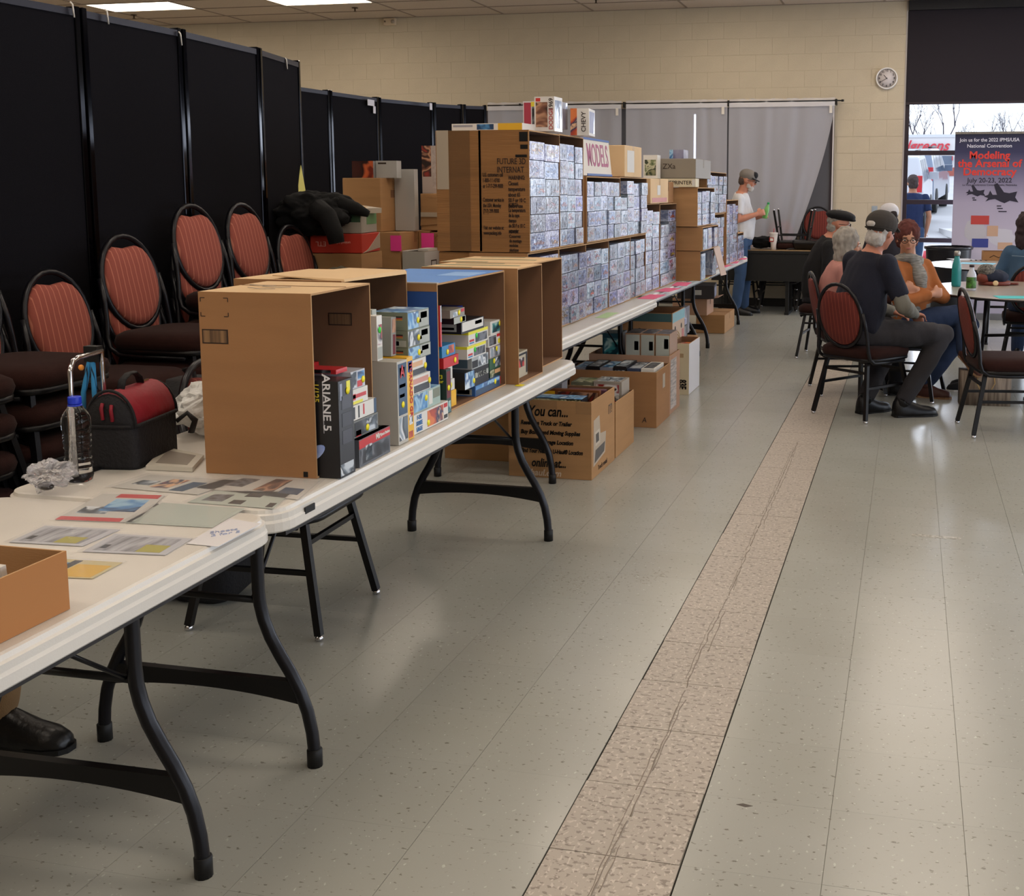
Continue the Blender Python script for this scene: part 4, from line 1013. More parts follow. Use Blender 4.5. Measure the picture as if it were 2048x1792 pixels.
o = kit('leaning grey kit box with a dark red spine strip', (-1.575, -1.46, 3.036, 3.068, .9865, 1.10), W_('8d8c84'), fronts=[(.35, .85, .04, .55, PRD), (.2, .9, .6, .95, A['choc'])], rot=(-.05, 0, 0))
# inside the blue carton
bx = -1.47
o = kit('dark green kit box standing on its end in the blue carton', (-1.62, -1.445, 3.40, 3.438, B0, .892), PGN, fronts=[(.1, .85, .35, .95, PRD), (.1, .85, .03, .28, A['sea'])], stick=(.45, .58), ewords=[('-173', .018, .84, .83, PYL), ('Thor', .014, .86, .73, PYL)])
o = kit('thin red kit box lying on the green one', (-1.62, -1.455, 3.405, 3.53, .893, .927), PR, stick=(.75, .5), rz=.0)
o = kit('sky blue kit box with an orange fish picture', (-1.62, -1.46, 3.405, 3.515, .928, .966), PT, fronts=[(.5, .9, .2, .9, A['fire'])], stick=(.4, .4))
o = kit('thin upright red and grey kit box against the blue side', (-1.56, -1.458, 3.392, 3.402, .967, 1.10), PR, fronts=[(0, 1, .6, 1, W_('b0b0b4'))])
o = kit('small yellow kit box with a brown picture in the blue carton', (-1.62, -1.48, 3.475, 3.565, B0, .800), PY, fronts=[(.0, .35, .05, .5, A['choc'])])
o = kit('plain white kit box above the yellow one', (-1.62, -1.483, 3.475, 3.56, .801, .838), PW, stick=(.6, .5))
o = kit('white kit box with dark red lettering above the plain white one', (-1.62, -1.486, 3.47, 3.55, .839, .882), PW, stick=(.25, .3), words=[('F-106', .016, .55, .6, PRD)])
o = kit('grey kit box partly hidden at the very back of the blue carton', (-1.78, -1.63, 3.42, 3.70, B0, .88), W_('8f8f8c'))
SC = [ # label, u, vt, vb, u2, dep, base, kwargs
 ('long blue kit box lying at the front of the blue carton', 951, 785, 806, 1000, .085, W_('2f5f9c'), dict(fronts=[(.02, .98, .6, .95, A['blue']), (.02, .98, .05, .55, PN)], ends=[(.1, .85, .1, .7, PGL), (.2, .75, .2, .6, PB)], stick=(.8, .6))),
 ('dark kit box lettered TANKER with a blue picture', 930, 747, 782, 978, .15, PB, dict(fronts=[(.0, .38, .03, .97, A['blue']), (.42, .98, .45, .75, PGL)], stick=(.36, .35), words=[('TANKER', .026, .70, .6, PB, 0, .9)])),
 ('grey kit box with a black jet silhouette', 944, 721, 744.6, 977, .16, W_('a9afb0'), dict(fronts=[(.4, .95, .1, .95, A['jet']), (.02, .35, .1, .7, PB)], ends=[(.05, .9, .1, .9, W_('4c6470'))])),
 ('lower white kit box with a yellow band and black jet', 934.5, 694, 720, 972, .17, PW, dict(fronts=[(.0, 1, .78, 1, PYL), (.35, .95, .1, .7, A['dark']), (.05, .28, .1, .2, PT), (.05, .28, .25, .4, PR)], ends=[(.0, 1, .78, 1, PYL)], stick=(.4, .6), stick_m=M_GST)),
 ('upper white kit box with a yellow band and black jet', 937, 664, 692, 976, .17, PW, dict(fronts=[(.0, 1, .78, 1, PYL), (.35, .95, .1, .7, A['dark']), (.05, .28, .1, .2, PT), (.05, .28, .25, .4, PR)], ends=[(.0, 1, .78, 1, PYL)], stick=(.4, .6), stick_m=M_GST)),
 ('black-edged white kit box with a red fish-like jet', 922.5, 640, 664, 968, .17, PB, dict(fronts=[(.04, .96, .18, .95, PW), (.6, .9, .5, .8, PRD)], ends=[(.1, .9, .2, .85, PGL), (.2, .85, .35, .55, PB)])),
 ('small dark kit box under the topmost grey one', 907.5, 624, 637, 931, .14, PB, dict(fronts=[(.0, 1, .0, 1, PGL), (.6, .95, .1, .9, A['sea'])], stick=(.6, .5))),
 ('topmost grey kit box in the blue carton', 900, 605, 621, 929, .15, W_('8c877c'), dict(fronts=[(.2, .5, .1, .7, A['jet']), (.75, .97, .5, .9, PR)], stick=(.6, .5))),
]
zc_ = B0
for lab, u, vt, vb, u2, dep, base, kw in SC:
    dz = atx(u, vt, bx).z-atx(u, vb, bx).z
    _, zc_ = kp(lab, bx-.003*rnd.random(), u, vt, vb, u2, dep, base, z0=zc_+.0006, dz=dz*1.0, **kw)
SD = [
 ('small white and orange kit box at the corner of the blue carton', 1000, 762, 776, 1010, .09, PW, dict(fronts=[(.0, .2, 0, 1, PR), (.25, .9, .1, .4, PO)])),
 ('dark green kit box second from the bottom of the corner stack', 980, 743, 762, 1003, .12, PGN, dict(fronts=[(.0, .4, .05, .95, A['olive']), (.45, .95, .5, .9, PO)])),
 ('green and grey kit box with an aeroplane, third in the corner stack', 979, 721, 742, 1003, .12, W_('2c5a40'), dict(fronts=[(.5, .98, .1, .95, A['jet'])], stick=(.4, .7))),
 ('pinkish grey kit box, fourth in the corner stack', 979, 698, 720, 1006, .12, W_('9a8d8a'), dict(fronts=[(.05, .95, .1, .9, A['jet'])], stick=(.55, .7))),
 ('white kit box with a black missile shape, fifth in the corner stack', 977, 675, 697, 1006, .12, PW, dict(fronts=[(.05, .55, .1, .9, A['dark']), (.6, .95, .7, .95, PR)], stick=(.75, .3))),
 ('white-framed kit box with a sea-green jet topping the corner stack', 981, 648, 673, 1010, .13, PW, dict(fronts=[(.12, .7, .12, .85, A['sea']), (.75, .95, .6, .9, PR)], stick=(.66, .7))),
]
zc_ = B0
for i, (lab, u, vt, vb, u2, dep, base, kw) in enumerate(SD):
    dz = atx(u, vt, bx-.012).z-atx(u, vb, bx-.012).z
    _, zc_ = kp(lab, bx-.012, u, vt, vb, u2-1.5 if i else u2-1, dep, base, z0=zc_+.0006, dz=dz*1.06, **kw)
kit('blue kit box with an orange emblem behind the corner stack', (-1.70, -1.62, 3.72, 3.98, B0, 1.04), W_('243f96'), fronts=[(.75, .98, .7, .92, A['fire'])])
o = kit('old kit box with a red picture standing in the narrow carton', (-1.60, -1.455, 4.10, 4.235, B0, .846), W_('b5ab94'), fronts=[(.1, .7, .4, .75, A['red']), (.05, .95, .85, .93, PB), (.85, .98, .1, .9, PB)], rz=.02)
tag(MB().box(-.014, .014, -.02, .02, 0, .0007).build('yellow_scrap', M_YST, None, loc=(-1.44+.03, 4.03-.02, .7408)), 'small yellow sticker scrap fallen at the table edge', 'sticker')

# ---------------------------------------------------------------- on the nearest table: bag, bottle, leaflets, small carton
# lunch bag
lb = thing('lunch_bag', 'soft red and black lunch bag with a carry handle', 'bag', (-2.03, 2.645, ZT), math.radians(9)); lb.scale = (.80, .76, .86)
M_NYB = mat('black_nylon', '121013', .75, bump=.3, bump_scale=90, noise_amt=.2, noise_scale=6); M_NYR = mat('dark_red_nylon', '8e1626', .6, bump=.4, bump_scale=25, noise_amt=.15, noise_scale=6)
m = MB(); m.smooth = True
m.loft([outline(.085, .155, z, .03) if z < .13 else outline(.082, .152, z, .03) for z in (0, .01, .08, .128, .135)])
m.build('lower_compartment', M_NYB, lb)
def arch(y0, y1, r, h0, mt, nm, n=12, lift=0):
    q = MB(); q.smooth = True
    rings = []
    for y, k in ((y0, .94), (y0+.008, 1), (y1-.008, 1), (y1, .94)):
        rings.append([(r*k*math.cos(PI*i/n), y, h0+.105*k*math.sin(PI*i/n)) for i in range(n+1)])
    q.loft(rings, True, True); return q.build(nm, mt, lb)
arch(-.148, .148, .080, .132, M_NYR, 'red_lid')
arch(-.158, -.1485, .083, .128, M_NYB, 'end_panel'); arch(.1485, .158, .083, .128, M_NYB, 'end_panel')
MB().tube([(.084*math.cos(PI*i/16), -.150, .133+.109*math.sin(PI*i/16)) for i in range(17)], .005, 6).build('zip_piping', M_NYB, lb)
MB().loft([outline(.088, .160, .128, .03), outline(.089, .161, .133, .03), outline(.088, .160, .138, .03)]).build('zip_band', M_NYB, lb)
MB().tube([(0, -.075, .232), (0, -.06, .262), (0, -.02, .275), (0, .02, .275), (0, .05, .258), (0, .06, .236)], .014, 8, flat=.35).build('carry_handle', M_NYB, lb)
MB().box(-.006, .006, .075, .11, .236, .243).build('zip_pull', M_CHROME, lb)
MB().tube([(-.02, -.161, .155), (-.02, -.167, .19), (-.018, -.161, .205)], .006, 6).tube([(.012, -.161, .15), (.012, -.167, .185), (.012, -.161, .20)], .006, 6).build('red_loops', M_NYR, lb)
MB().tube([(.088, .13, .10), (.12, .145, .125), (.145, .15, .10), (.13, .148, .06)], .018, 8, flat=.4).build('side_strap', M_NYB, lb)
# hand-truck handle leaning behind the bag
ht = thing('luggage_cart', 'chrome luggage cart handle with a blue bungee cord behind the bottle', 'cart', (-2.07, 2.50, ZT))
tl = aty(138, 716, 2.42); tr = aty(203, 705, 2.58)
def rel(p): return Vector(p)-Vector((-2.07, 2.50, 0))
lx = rel((tl.x, 2.42, .0)); rx = rel((tr.x, 2.58, 0))
zt_ = (tl.z+tr.z)/2-ZT
MB().tube([(lx.x, lx.y, .008), (lx.x, lx.y, zt_-.03), (lx.x*.9+rx.x*.1, lx.y*.9+rx.y*.1, zt_-.006), (lx.x*.75+rx.x*.25, lx.y*.75+rx.y*.25, zt_), (rx.x, rx.y, zt_), (rx.x, rx.y, zt_-.03), (rx.x, rx.y, .008)], .0065, 8).build('handle_tube', M_CHROME, ht)
MB().box(lx.x-.01, rx.x+.01, lx.y-.01, rx.y+.01, 0, .008).build('base_plate', M_BLKM, ht)
M_BUN = striped('blue_bungee', '2f7fb0', '0d1a26', 90)
MB().tube([(rx.x-.03, rx.y-.01, zt_-.03), (rx.x-.045, rx.y-.02, zt_-.11), (rx.x-.05, rx.y-.02, zt_-.19)], .007, 7).build('bungee_cord', M_BUN, ht)
MB().tube([(rx.x-.02, rx.y-.01, zt_-.03), (rx.x-.012, rx.y-.02, zt_-.11), (rx.x-.008, rx.y-.02, zt_-.19)], .007, 7).build('bungee_cord', M_BUN, ht)
MB().box(rx.x-.045, rx.x-.005, rx.y-.012, rx.y+.012, zt_-.03, zt_+.012).build('buckle', M_RUB, ht)
MB().ell((rx.x-.055, rx.y-.012, zt_-.045), (.008, .006, .008)).build('orange_tab', M_OST, ht)
# water bottle
p = atz(162, 961, ZT)
wbt = thing('water_bottle', 'clear ribbed plastic water bottle with a blue cap', 'bottle', (p.x, p.y-.005, ZT))
M_PET = mat('clear_pet_plastic', 'f4f6f8', .04, trans=1, ior=1.25, spec=.6)
prof = [(.024, 0), (.031, .004), (.033, .012)]
z = .012
while z < .128:
    z += .0048; k_ = math.sin(z*2*PI/.014)
    prof.append((.0325+.0019*k_-.003*math.exp(-((z-.075)/.018)**2), z))
prof += [(.034, .135), (.0345, .150), (.033, .163), (.028, .175), (.020, .186), (.0145, .194), (.0128, .200), (.0128, .207)]
m = MB(); m.smooth = True; m.lathe(prof, 40, cap=True).build('bottle_body', M_PET, wbt)
MB().lathe([(.0155, .197), (.0160, .199), (.0160, .213), (.0150, .2155), (.004, .216)], 20).build('cap', mat('royal_blue_cap', '1c39c4', .35), wbt)
MB().lathe([(.0168, .192), (.0168, .1955)], 20).build('cap_ring', MATS['royal_blue_cap'], wbt)
# crumpled plastic wrap
def crumple(name, label, cat, loc, r, mt, seed=0, sub=4, amp=.5, freq=3, sz=(1, 1, 1), floor=0, hi=.3, sm=False):
    bm = bmesh.new(); bmesh.ops.create_icosphere(bm, subdivisions=sub, radius=1)
    for v in bm.verts:
        n_ = v.co.normalized(); d_ = 1+amp*(noise.noise(n_*freq+Vector((seed, 0, 0)))+.6*abs(noise.noise(n_*freq*2.3+Vector((0, seed, 0))))-hi*abs(noise.noise(n_*freq*5+Vector((0, seed, 2)))))
        v.co = Vector((n_.x*r*d_*sz[0], n_.y*r*d_*sz[1], n_.z*r*d_*sz[2]))
    lo = min(v.co.z for v in bm.verts)
    for v in bm.verts: v.co.z = max(v.co.z-lo-floor, 0)
    me = bpy.data.meshes.new(name); bm.to_mesh(me); bm.free(); me.materials.append(mt)
    if sm: me.polygons.foreach_set('use_smooth', [True]*len(me.polygons))
    o = bpy.data.objects.new(name, me); C.objects.link(o); o.location = loc
    return tag(o, label, cat)
M_FILM = mat('clear_film', 'f2f2f5', .06, trans=.85, ior=1.12, spec=.8, alpha=.75)
p = atz(88, 992, ZT)
o = crumple('plastic_wrap', 'crumpled ball of clear plastic wrap with something dark inside', 'wrap', (p.x, p.y+.02, ZT), .036, M_FILM, 3, amp=.9, freq=2.2, sz=(1.3, 1.2, .75))
q = MB(); q.ell((0, -.012, .022), (.022, .012, .010)); q.smooth = True; q.build('dark_piece', mat('dark_brown_plastic', '1c1413', .25, coat=.8), o)
# leaflets in clear bags
M_BAG = mat('clear_poly_bag', 'e9e9ea', .06, alpha=.10, spec=1, coat=1, bump=.5, bump_scale=9)
def leaf(label, px, m_, deco=(), th=.0012, bag=.008, words=()):
    """flat leaflet; px = four picture corners on the table top, in order"""
    P4 = [atz(u, v, ZT) for u, v in px]; c = sum(P4, Vector())/4
    t = thing('bagged_leaflet', label, 'leaflet', (c.x, c.y, ZT))
    L4 = [p-c for p in P4]
    def at(a, b, z): 
        p = L4[0]*(1-a)*(1-b)+L4[1]*a*(1-b)+L4[2]*a*b+L4[3]*(1-a)*b; return (p.x, p.y, z)
    def slab(a0, a1, b0, b1, z0, z1, nm, mt):
        q = MB(); v = [at(a, b, z) for z in (z0, z1) for a, b in ((a0, b0), (a1, b0), (a1, b1), (a0, b1))]
        q.add(v, [(0, 3, 2, 1), (4, 5, 6, 7), (0, 1, 5, 4), (1, 2, 6, 5), (2, 3, 7, 6), (3, 0, 4, 7)]); return q.build(nm, mt, t)
    slab(0, 1, 0, 1, .0003, th, 'sheet', m_)
    for k, (a0, a1, b0, b1, mt) in enumerate(deco): slab(a0, a1, b0, b1, th, th+.0004+.0001*(k % 3), 'printed_area', mt)
    if bag: slab(-.05, 1.05, -.05, 1.05, th+.0012, th+.0020, 'clear_bag', M_BAG)
    return t
M_P1 = W_('bdbdc3', .6); M_P2 = W_('c4c1ba', .6); M_PG = W_('b2bab0', .6)
M_LINES = mat('fine_print', '77777c', .6, col2='b9b9bf', noise_scale=55, stretch=(1, .15, 1))
leaf('bagged leaflet with red bands and a blue star picture', ((110, 1040), (268, 1046), (330, 992), (205, 988)), M_P2, [(.0, .82, .0, .12, PR), (.3, .95, .86, 1, PR), (.35, .85, .35, .8, A['blue']), (.1, .5, .25, .5, A['jet'])])
leaf('bagged leaflet with an orange guitar-like drawing, nearest the brown carton', ((222, 975), (395, 990), (480, 962), (300, 950)), M_P2, [(.35, .55, .2, .8, A['fire']), (.62, .78, .1, .7, PN), (.1, .3, .3, .6, A['jet'])])
leaf('bagged leaflet with dark tool drawings by the table corner', ((390, 976), (595, 1000), (640, 962), (480, 950)), M_P2, [(.15, .35, .3, .8, A['dark']), (.5, .7, .2, .9, A['choc']), (.75, .95, .2, .5, PN)])
leaf('bagged pale green leaflet with dark shapes', ((375, 1005), (545, 1018), (585, 985), (430, 982)), M_PG, [(.1, .35, .2, .7, A['dark']), (.5, .7, .6, .85, PB), (.45, .6, .1, .35, PB), (.9, .98, .05, .3, PB)])
leaf('bagged plain grey-green leaflet, largest, at the table corner', ((250, 1046), (425, 1056), (490, 1018), (325, 1006)), M_PG, [(.05, .95, .05, .95, M_PG)])
leaf('bagged leaflet with a yellow-green square, beside the small carton', ((18, 1085), (165, 1093), (240, 1060), (90, 1052)), M_P1, [(.08, .9, .1, .9, M_LINES), (.55, .85, .1, .45, W_('a9a02c')), (.12, .2, .2, .4, PB)])
leaf('bagged leaflet with a yellow-green square, nearer the table edge', ((165, 1104), (330, 1111), (385, 1078), (230, 1068)), M_P1, [(.08, .9, .1, .9, M_LINES), (.6, .9, .1, .5, W_('a9a02c')), (.12, .2, .2, .4, PB)])
leaf('leaflet with a bright yellow and orange print half under the small carton', ((40, 1152), (185, 1158), (245, 1126), (115, 1118)), W_('c7b98a'), [(.45, .95, .05, .75, W_('d6a91f')), (.0, .3, .3, .8, PT), (.3, .42, .05, .95, PB), (.1, .25, .1, .3, PO)])
t = leaf('white paper price note with faint blue handwriting at the corner of the near table', ((372, 1088), (436, 1094), (522, 1048), (458, 1038)), W_('d6d4d6', .7), bag=0)
text('handwriting', 'Sheets\n2 for 5', .022, plane_pz(0, 0, .0018, .75), W_('9aa3bd', .7), t, shear=.2)
leaf('white magazine with a framed picture beside the first carton', ((292, 940), (385, 944), (408, 918), (330, 902)), W_('c2bcae', .5), [(.15, .85, .15, .85, W_('8c8277'))], th=.012, bag=0)
# small open carton on the near table
p0 = atz(143, 1218, ZT); 
sc_ = open_box('small tan open carton of bagged decal sheets at the left edge', (p0.x-.30, p0.x-.003, p0.y-.44, p0.y, ZT, ZT+.105), 'z', .004, m=mat('bright_tan_card', 'a8713f', .8), mi=M_CARDT, name='small_carton')
for k in range(9):
    w_ = .098+rnd.random()*.02
    q = kit('white sheets bagged on edge in the small carton, %s from its near end' % ORDS[k], (p0.x-.29, p0.x-.05, p0.y-.42+.042*k, p0.y-.42+.042*k+.012, ZT+.0045, ZT+.0045+w_), W_('cfc9c0'), ends=[(.05, .95, .5, .95, A['jet'])], name='bagged_sheet', cat='leaflet', rot=(.10, 0, rnd.uniform(-.03, .03)))
# plastic carrier bag behind the cartons
M_CARR = mat('thin_white_plastic', 'd9dad8', .35, alpha=.88, noise_amt=.08, noise_scale=3)
p = atz(385, 905, ZT)
o = crumple('carrier_bag', 'crumpled white plastic carrier bag behind the first carton', 'bag', (-2.035, 3.02, ZT), .105, M_CARR, 11, sub=5, amp=.5, freq=1.6, hi=.12, sz=(.85, 1.1, .72))
MB().box(.06, .062, -.13, -.10, .06, .1).build('blue_print', W_('4f86c8'), o) if False else None
# brown chair-side bag with a strap
bp_ = thing('back_pack', 'dark backpack with orange trim on the floor behind the first carton', 'bag', (-2.45, 3.55, 0))
m = MB(); m.smooth = True; m.loft([outline(.14, .12, z, .07) if 0 < z < .8 else outline(.10, .08, z, .05) for z in (0, .04, .3, .6, .8)]).build('pack_body', M_NYB, bp_)
MB().tube([(.10, -.12, .4), (.12, -.15, .7), (.06, -.12, .86), (.0, -.08, .84)], .012, 6, flat=.5).build('strap', M_NYB, bp_)
MB().box(.08, .12, -.128, -.122, .6, .72).build('orange_trim', W_('b0523a'), bp_)
# ---------------------------------------------------------------- cartons on the floor under the tables
def fill(prefix, x0, x1, y0, y1, z0, z1, n, pal, along='x', rz=0):
    """kit boxes standing on edge inside an open carton; one thing each"""
    for i in range(n):
        a = rnd.choice(pal); h = z1-rnd.uniform(0, .035)
        lab = '%s, %s from the aisle' % (prefix, ORDS[n-1-i]) if along == 'x' else '%s, %s from the near side' % (prefix, ORDS[i])
        if along == 'x':
            w = (x1-x0)/n; b = (x0+i*w+.003, x0+(i+1)*w-.003, y0, y1, z0, h)
            kit(lab, b, a[0], tops=[(.1, .9, .08, .92, a[1])], ends=[(.1, .9, .3, .9, a[1])])
        else:
            w = (y1-y0)/n; b = (x0, x1, y0+i*w+.003, y0+(i+1)*w-.003, z0, h)
            kit(lab, b, a[0], tops=[(.05, .95, .1, .9, a[1])], fronts=[(.1, .9, .3, .9, a[1])])
PAL1 = [(W_('3b4660'), A['jet']), (PW, A['dark']), (W_('8c8a93'), A['blue']), (PB, A['jet'])]
PAL2 = [(PW, A['sea']), (W_('a59a8c'), A['olive']), (W_('c9c3b8'), A['dark'])]
PAL3 = [(W_('7a3a20'), A['choc']), (PB, A['olive']), (W_('a5742c'), A['fire'])]
UH = open_box('big printed moving carton lettered You can, behind the table legs', (-1.985, -1.542, 5.465, 5.93, .001, .405), 'z', .005, m=M_CARDT, mi=M_CARDI, name='moving_carton')
hx, hy = .2215, .2325
def tny(s, size, x, z, **k): return text('lettering', s, size, plane_ny(x, -hy-.001, z), k.get('m', M_BLKM), UH, 'LEFT', bold=k.get('bold', .0012), sx=k.get('sx', .85), shear=.22)
tny('You can...', .075, -.115, .345, bold=.0016, sx=.72)
for z_, s_ in ((.284, 'Reserve a Truck or Trailer'), (.236, 'Buy Boxes and Moving Supplies'), (.186, 'Find a Self Storage Location'), (.138, 'Find Your Nearest U-Haul\u00ae Location')):
    tny(s_, .0300, -.155, z_, sx=.83 if len(s_) < 32 else .72); tny('\u2713' if False else '/', .03, -.178, z_)
tny('online at...', .062, -.10, .076, bold=.0016, sx=.72)
tny('uhaul.com', .046, -.13, .024, bold=.0012, sx=1.0, m=M_INKW)
q = MB(); q.k = 1
q.add([(hx+.0008, -.20, .06), (hx+.0008, .03, .09), (hx+.0008, .05, .20), (hx+.0008, -.06, .21), (hx+.0008, -.08, .31), (hx+.0008, -.19, .30)], [(0, 1, 2, 3, 4, 5)])
q.k = 0; q.add([(hx+.0012, -.18, .075), (hx+.0012, .01, .10), (hx+.0012, .03, .15), (hx+.0012, -.16, .14)], [(0, 1, 2, 3)])
q.k = 2; q.add([(hx+.0012, -.16, .16), (hx+.0012, -.07, .165), (hx+.0012, -.08, .24), (hx+.0012, -.17, .235)], [(0, 1, 2, 3)])
q.k = 0; q.add([(hx+.0014, -.15, .175), (hx+.0014, -.09, .178), (hx+.0014, -.095, .225), (hx+.0014, -.155, .222)], [(0, 1, 2, 3)])
q.build('printed_van_picture', [W_('4b4744'), W_('b0a08c'), W_('c3b8a6')], UH)
text('lettering', 'Truck rental', .036, plane_px(hx+.001, -.02, .035), M_INK, UH, sx=1); text('lettering', 'IT!', .07, plane_px(hx+.001, .14, .3), W_('5d4b3c'), UH, bold=.001)
MB().box(.14, .222, -hy-.0016, -hy-.001, .34, .404).box(-.10, .04, -hy-.0016, -hy-.001, .36, .404).build('clear_tape', M_TAPE, UH)
kit('dark-framed kit box lying across the top of the moving carton', (-1.89, -1.60, 5.49, 5.60, .375, .412), PB, ends=[(.02, .98, .1, .9, A['olive'])], tops=[(0, 1, 0, 1, A['blue'])])
kit('brown and yellow kit box standing in the moving carton', (-1.92, -1.57, 5.72, 5.755, .2, .418), W_('7a4420'), ends=[(.0, .3, .6, .95, PY), (.35, .98, .6, .95, A['choc'])])
kit('grey kit box wrapped in film under the table corner in the moving carton', (-1.965, -1.80, 5.80, 5.90, .2, .44), W_('77777a'), tops=[(.1, .9, .1, .9, A['jet'])])
kit('dull purple kit box standing behind in the moving carton', (-1.78, -1.57, 5.84, 5.88, .2, .40), W_('6d4a5c'))
B2 = open_box('narrow tan carton between the moving carton and the letter A carton', (-1.90, -1.545, 5.965, 6.39, .001, .312), 'z', .005, m=M_CARDT, mi=M_CARDI, name='open_carton')
kit('white kit box with a red oval in the narrow tan carton', (-1.72, -1.57, 5.98, 6.08, .1, .285), PW, tops=[(.2, .8, .2, .8, A['red'])])
kit('pair-sized khaki kit box, left of two on the narrow tan carton', (-1.87, -1.74, 6.20, 6.38, .22, .375), W_('6e705c'), tops=[(.1, .9, .1, .9, A['olive'])], ends=[(.1, .9, .1, .9, A['olive'])])
kit('grey-brown kit box, right of two on the narrow tan carton', (-1.735, -1.57, 6.20, 6.38, .22, .385), W_('9a9186'), tops=[(.1, .9, .1, .9, A['jet'])], ends=[(.1, .9, .1, .9, A['red'])])
B3 = open_box('wide open carton marked with a letter A, full of kit boxes', (-2.06, -1.50, 6.80, 7.20, .001, .350), 'z', .005, m=M_CARD, mi=M_CARDI, name='open_carton')
text('lettering', 'A', .045, plane_ny(.20, -.2012, .045, .15), M_INK, B3, shear=.3)
MB().box(.2805, .2812, -.02, .05, .22, .31).build('tape_scrap', M_TAPEW, B3)
fill('kit box in the wide letter A carton', -2.05, -1.52, 6.83, 7.12, .14, .375, 6, PAL1)
B4 = open_box('tall open carton with a white printed label behind the letter A carton', (-2.05, -1.505, 7.215, 7.56, .001, .392), 'z', .005, m=mat('pinkish_cardboard', 'b08a70', .85, noise_amt=.1), mi=M_CARDI, name='open_carton')
q = MB(); q.box(.2735, .2742, -.14, .05, .03, .36); q.build('printed_label', mat('label_print', 'c2b6ae', .6, col2='8b8682', noise_scale=30, stretch=(1, .3, 3)), B4)
for i, (x0, x1, w) in enumerate(((-1.815, -1.715, 'left'), (-1.712, -1.617, 'middle'), (-1.612, -1.515, 'right'))):
    kit('retail carton with a grey barcode panel, %s of three in a row under the table' % w, (x0, x1, 7.27, 7.52, .200, .53), W_('a07a5c'), ends=[(.04, .96, .52 if i < 2 else .03, .97, PGL), (.6, .88, .66, .84, W_('4b4e55')) if i < 2 else (.6, .9, .7, .9, W_('4b4e55')), (.04, .96, .05, .42, W_('23283a')) if i < 2 else (.1, .5, .3, .55, W_('7f8a9a'))], tops=[(.03, .97, .02, .98, A['dark'])])
kit('dark teal kit box standing left of the three retail cartons', (-1.98, -1.86, 7.30, 7.5, .2, .52), W_('14404c'), ends=[(.1, .9, .1, .9, A['sea'])])
B5 = open_box('low open carton of dark kits under the middle of the third table', (-2.50, -2.075, 6.72, 7.20, .001, .33), 'z', .005, m=M_CARDT, mi=M_CARDI, name='open_carton')
fill('dark kit box in the low carton under the third table', -2.49, -2.09, 6.76, 7.1, .12, .375, 4, PAL1)
B6 = open_box('tan carton under the back of the third table', (-2.46, -2.08, 5.75, 6.35, .001, .34), 'z', .005, m=M_CARDT, mi=M_CARDI, name='open_carton')
fill('brown kit box in the tan carton under the third table', -2.44, -2.1, 5.8, 6.3, .12, .36, 4, PAL3, along='y')
# fruit carton on a dark carton
carton('dark carton carrying the fruit box under the fourth table', (-2.10, -1.665, 8.06, 8.58, .001, .30), M_CARD)
FB = open_box('fruit box with a light blue band and two round hand holes', (-2.06, -1.67, 8.10, 8.56, .302, .575), 'z', .006, m=mat('fruit_box_card', 'a9825c', .8), mi=M_CARDI, name='fruit_box')
q = MB(); q.box(.1955, .1962, -.228, .228, 0, .27); q.k = 1; q.box(.1962, .1968, -.228, .228, .20, .27); q.k = 2
for yy_ in (-.13, .10): q.M = Matrix.Translation((.1965, yy_, .15)) @ Matrix.Rotation(PI/2, 4, 'Y'); q.lathe([(.02, 0), (.02, .001)], 12); q.M = None
q.k = 3
for r_ in (.07, .09, .11): q.tube([(.1968, -.10+r_*1.5*math.cos(a_), .02+r_*math.sin(a_)) for a_ in [i*PI/8 for i in range(9)]], .004, 4, flat=.5)
q.k = 4; q.box(.1962, .1966, .12, .2, .02, .12)
q.build('printed_panel', [W_('c3a88e'), W_('6fa9b5'), M_RUB, W_('c2a24c'), W_('c06a68')], FB)
MB().box(-.19, .19, -.232, -.2312, .21, .27).build('blue_band', W_('3b5c60'), FB); q = MB(); q.M = Matrix.Translation((-.05, -.2325, .13)) @ Matrix.Rotation(PI/2, 4, 'X'); q.lathe([(.03, 0), (.03, .001)], 12).build('hand_hole', M_RUB, FB)
# tall white carton
WC = open_box('tall narrow white carton with black marker numbers on its front', (-1.66, -1.518, 7.99, 8.045+.0, .001, .372), 'z', .004, m=M_CREAM, mi=M_CARDI, name='white_carton') if False else None
WC = open_box('tall white carton with black marker writing on its front', (-1.66, -1.522, 7.98, 8.04+.36, .001, .372), 'z', .004, m=M_CREAM, mi=M_CARDI, name='white_carton')
q = MB(); q.box(.0692, .07, -.209, .209, .002, .370); q.build('white_side', mat('bright_white_card', 'd6d6dc', .5), WC)
text('lettering', '83E', .075, plane_ny(.02, -.2112, .075, -PI/2), M_BLKM, WC, bold=.0035, sx=.62)
MB().box(-.0685, .03, -.2122, -.2102, .27, .30).build('tape_band', W_('a58c6a'), WC)
for i in range(3): kit('brown book-like box in the tall white carton, %s from the near side' % ORDS[i], (-1.65, -1.53, 7.99+.13*i, 8.10+.13*i, .1, .355-.01*i), W_('8a6a4c'), tops=[(.1, .9, .1, .9, A['fire'])])
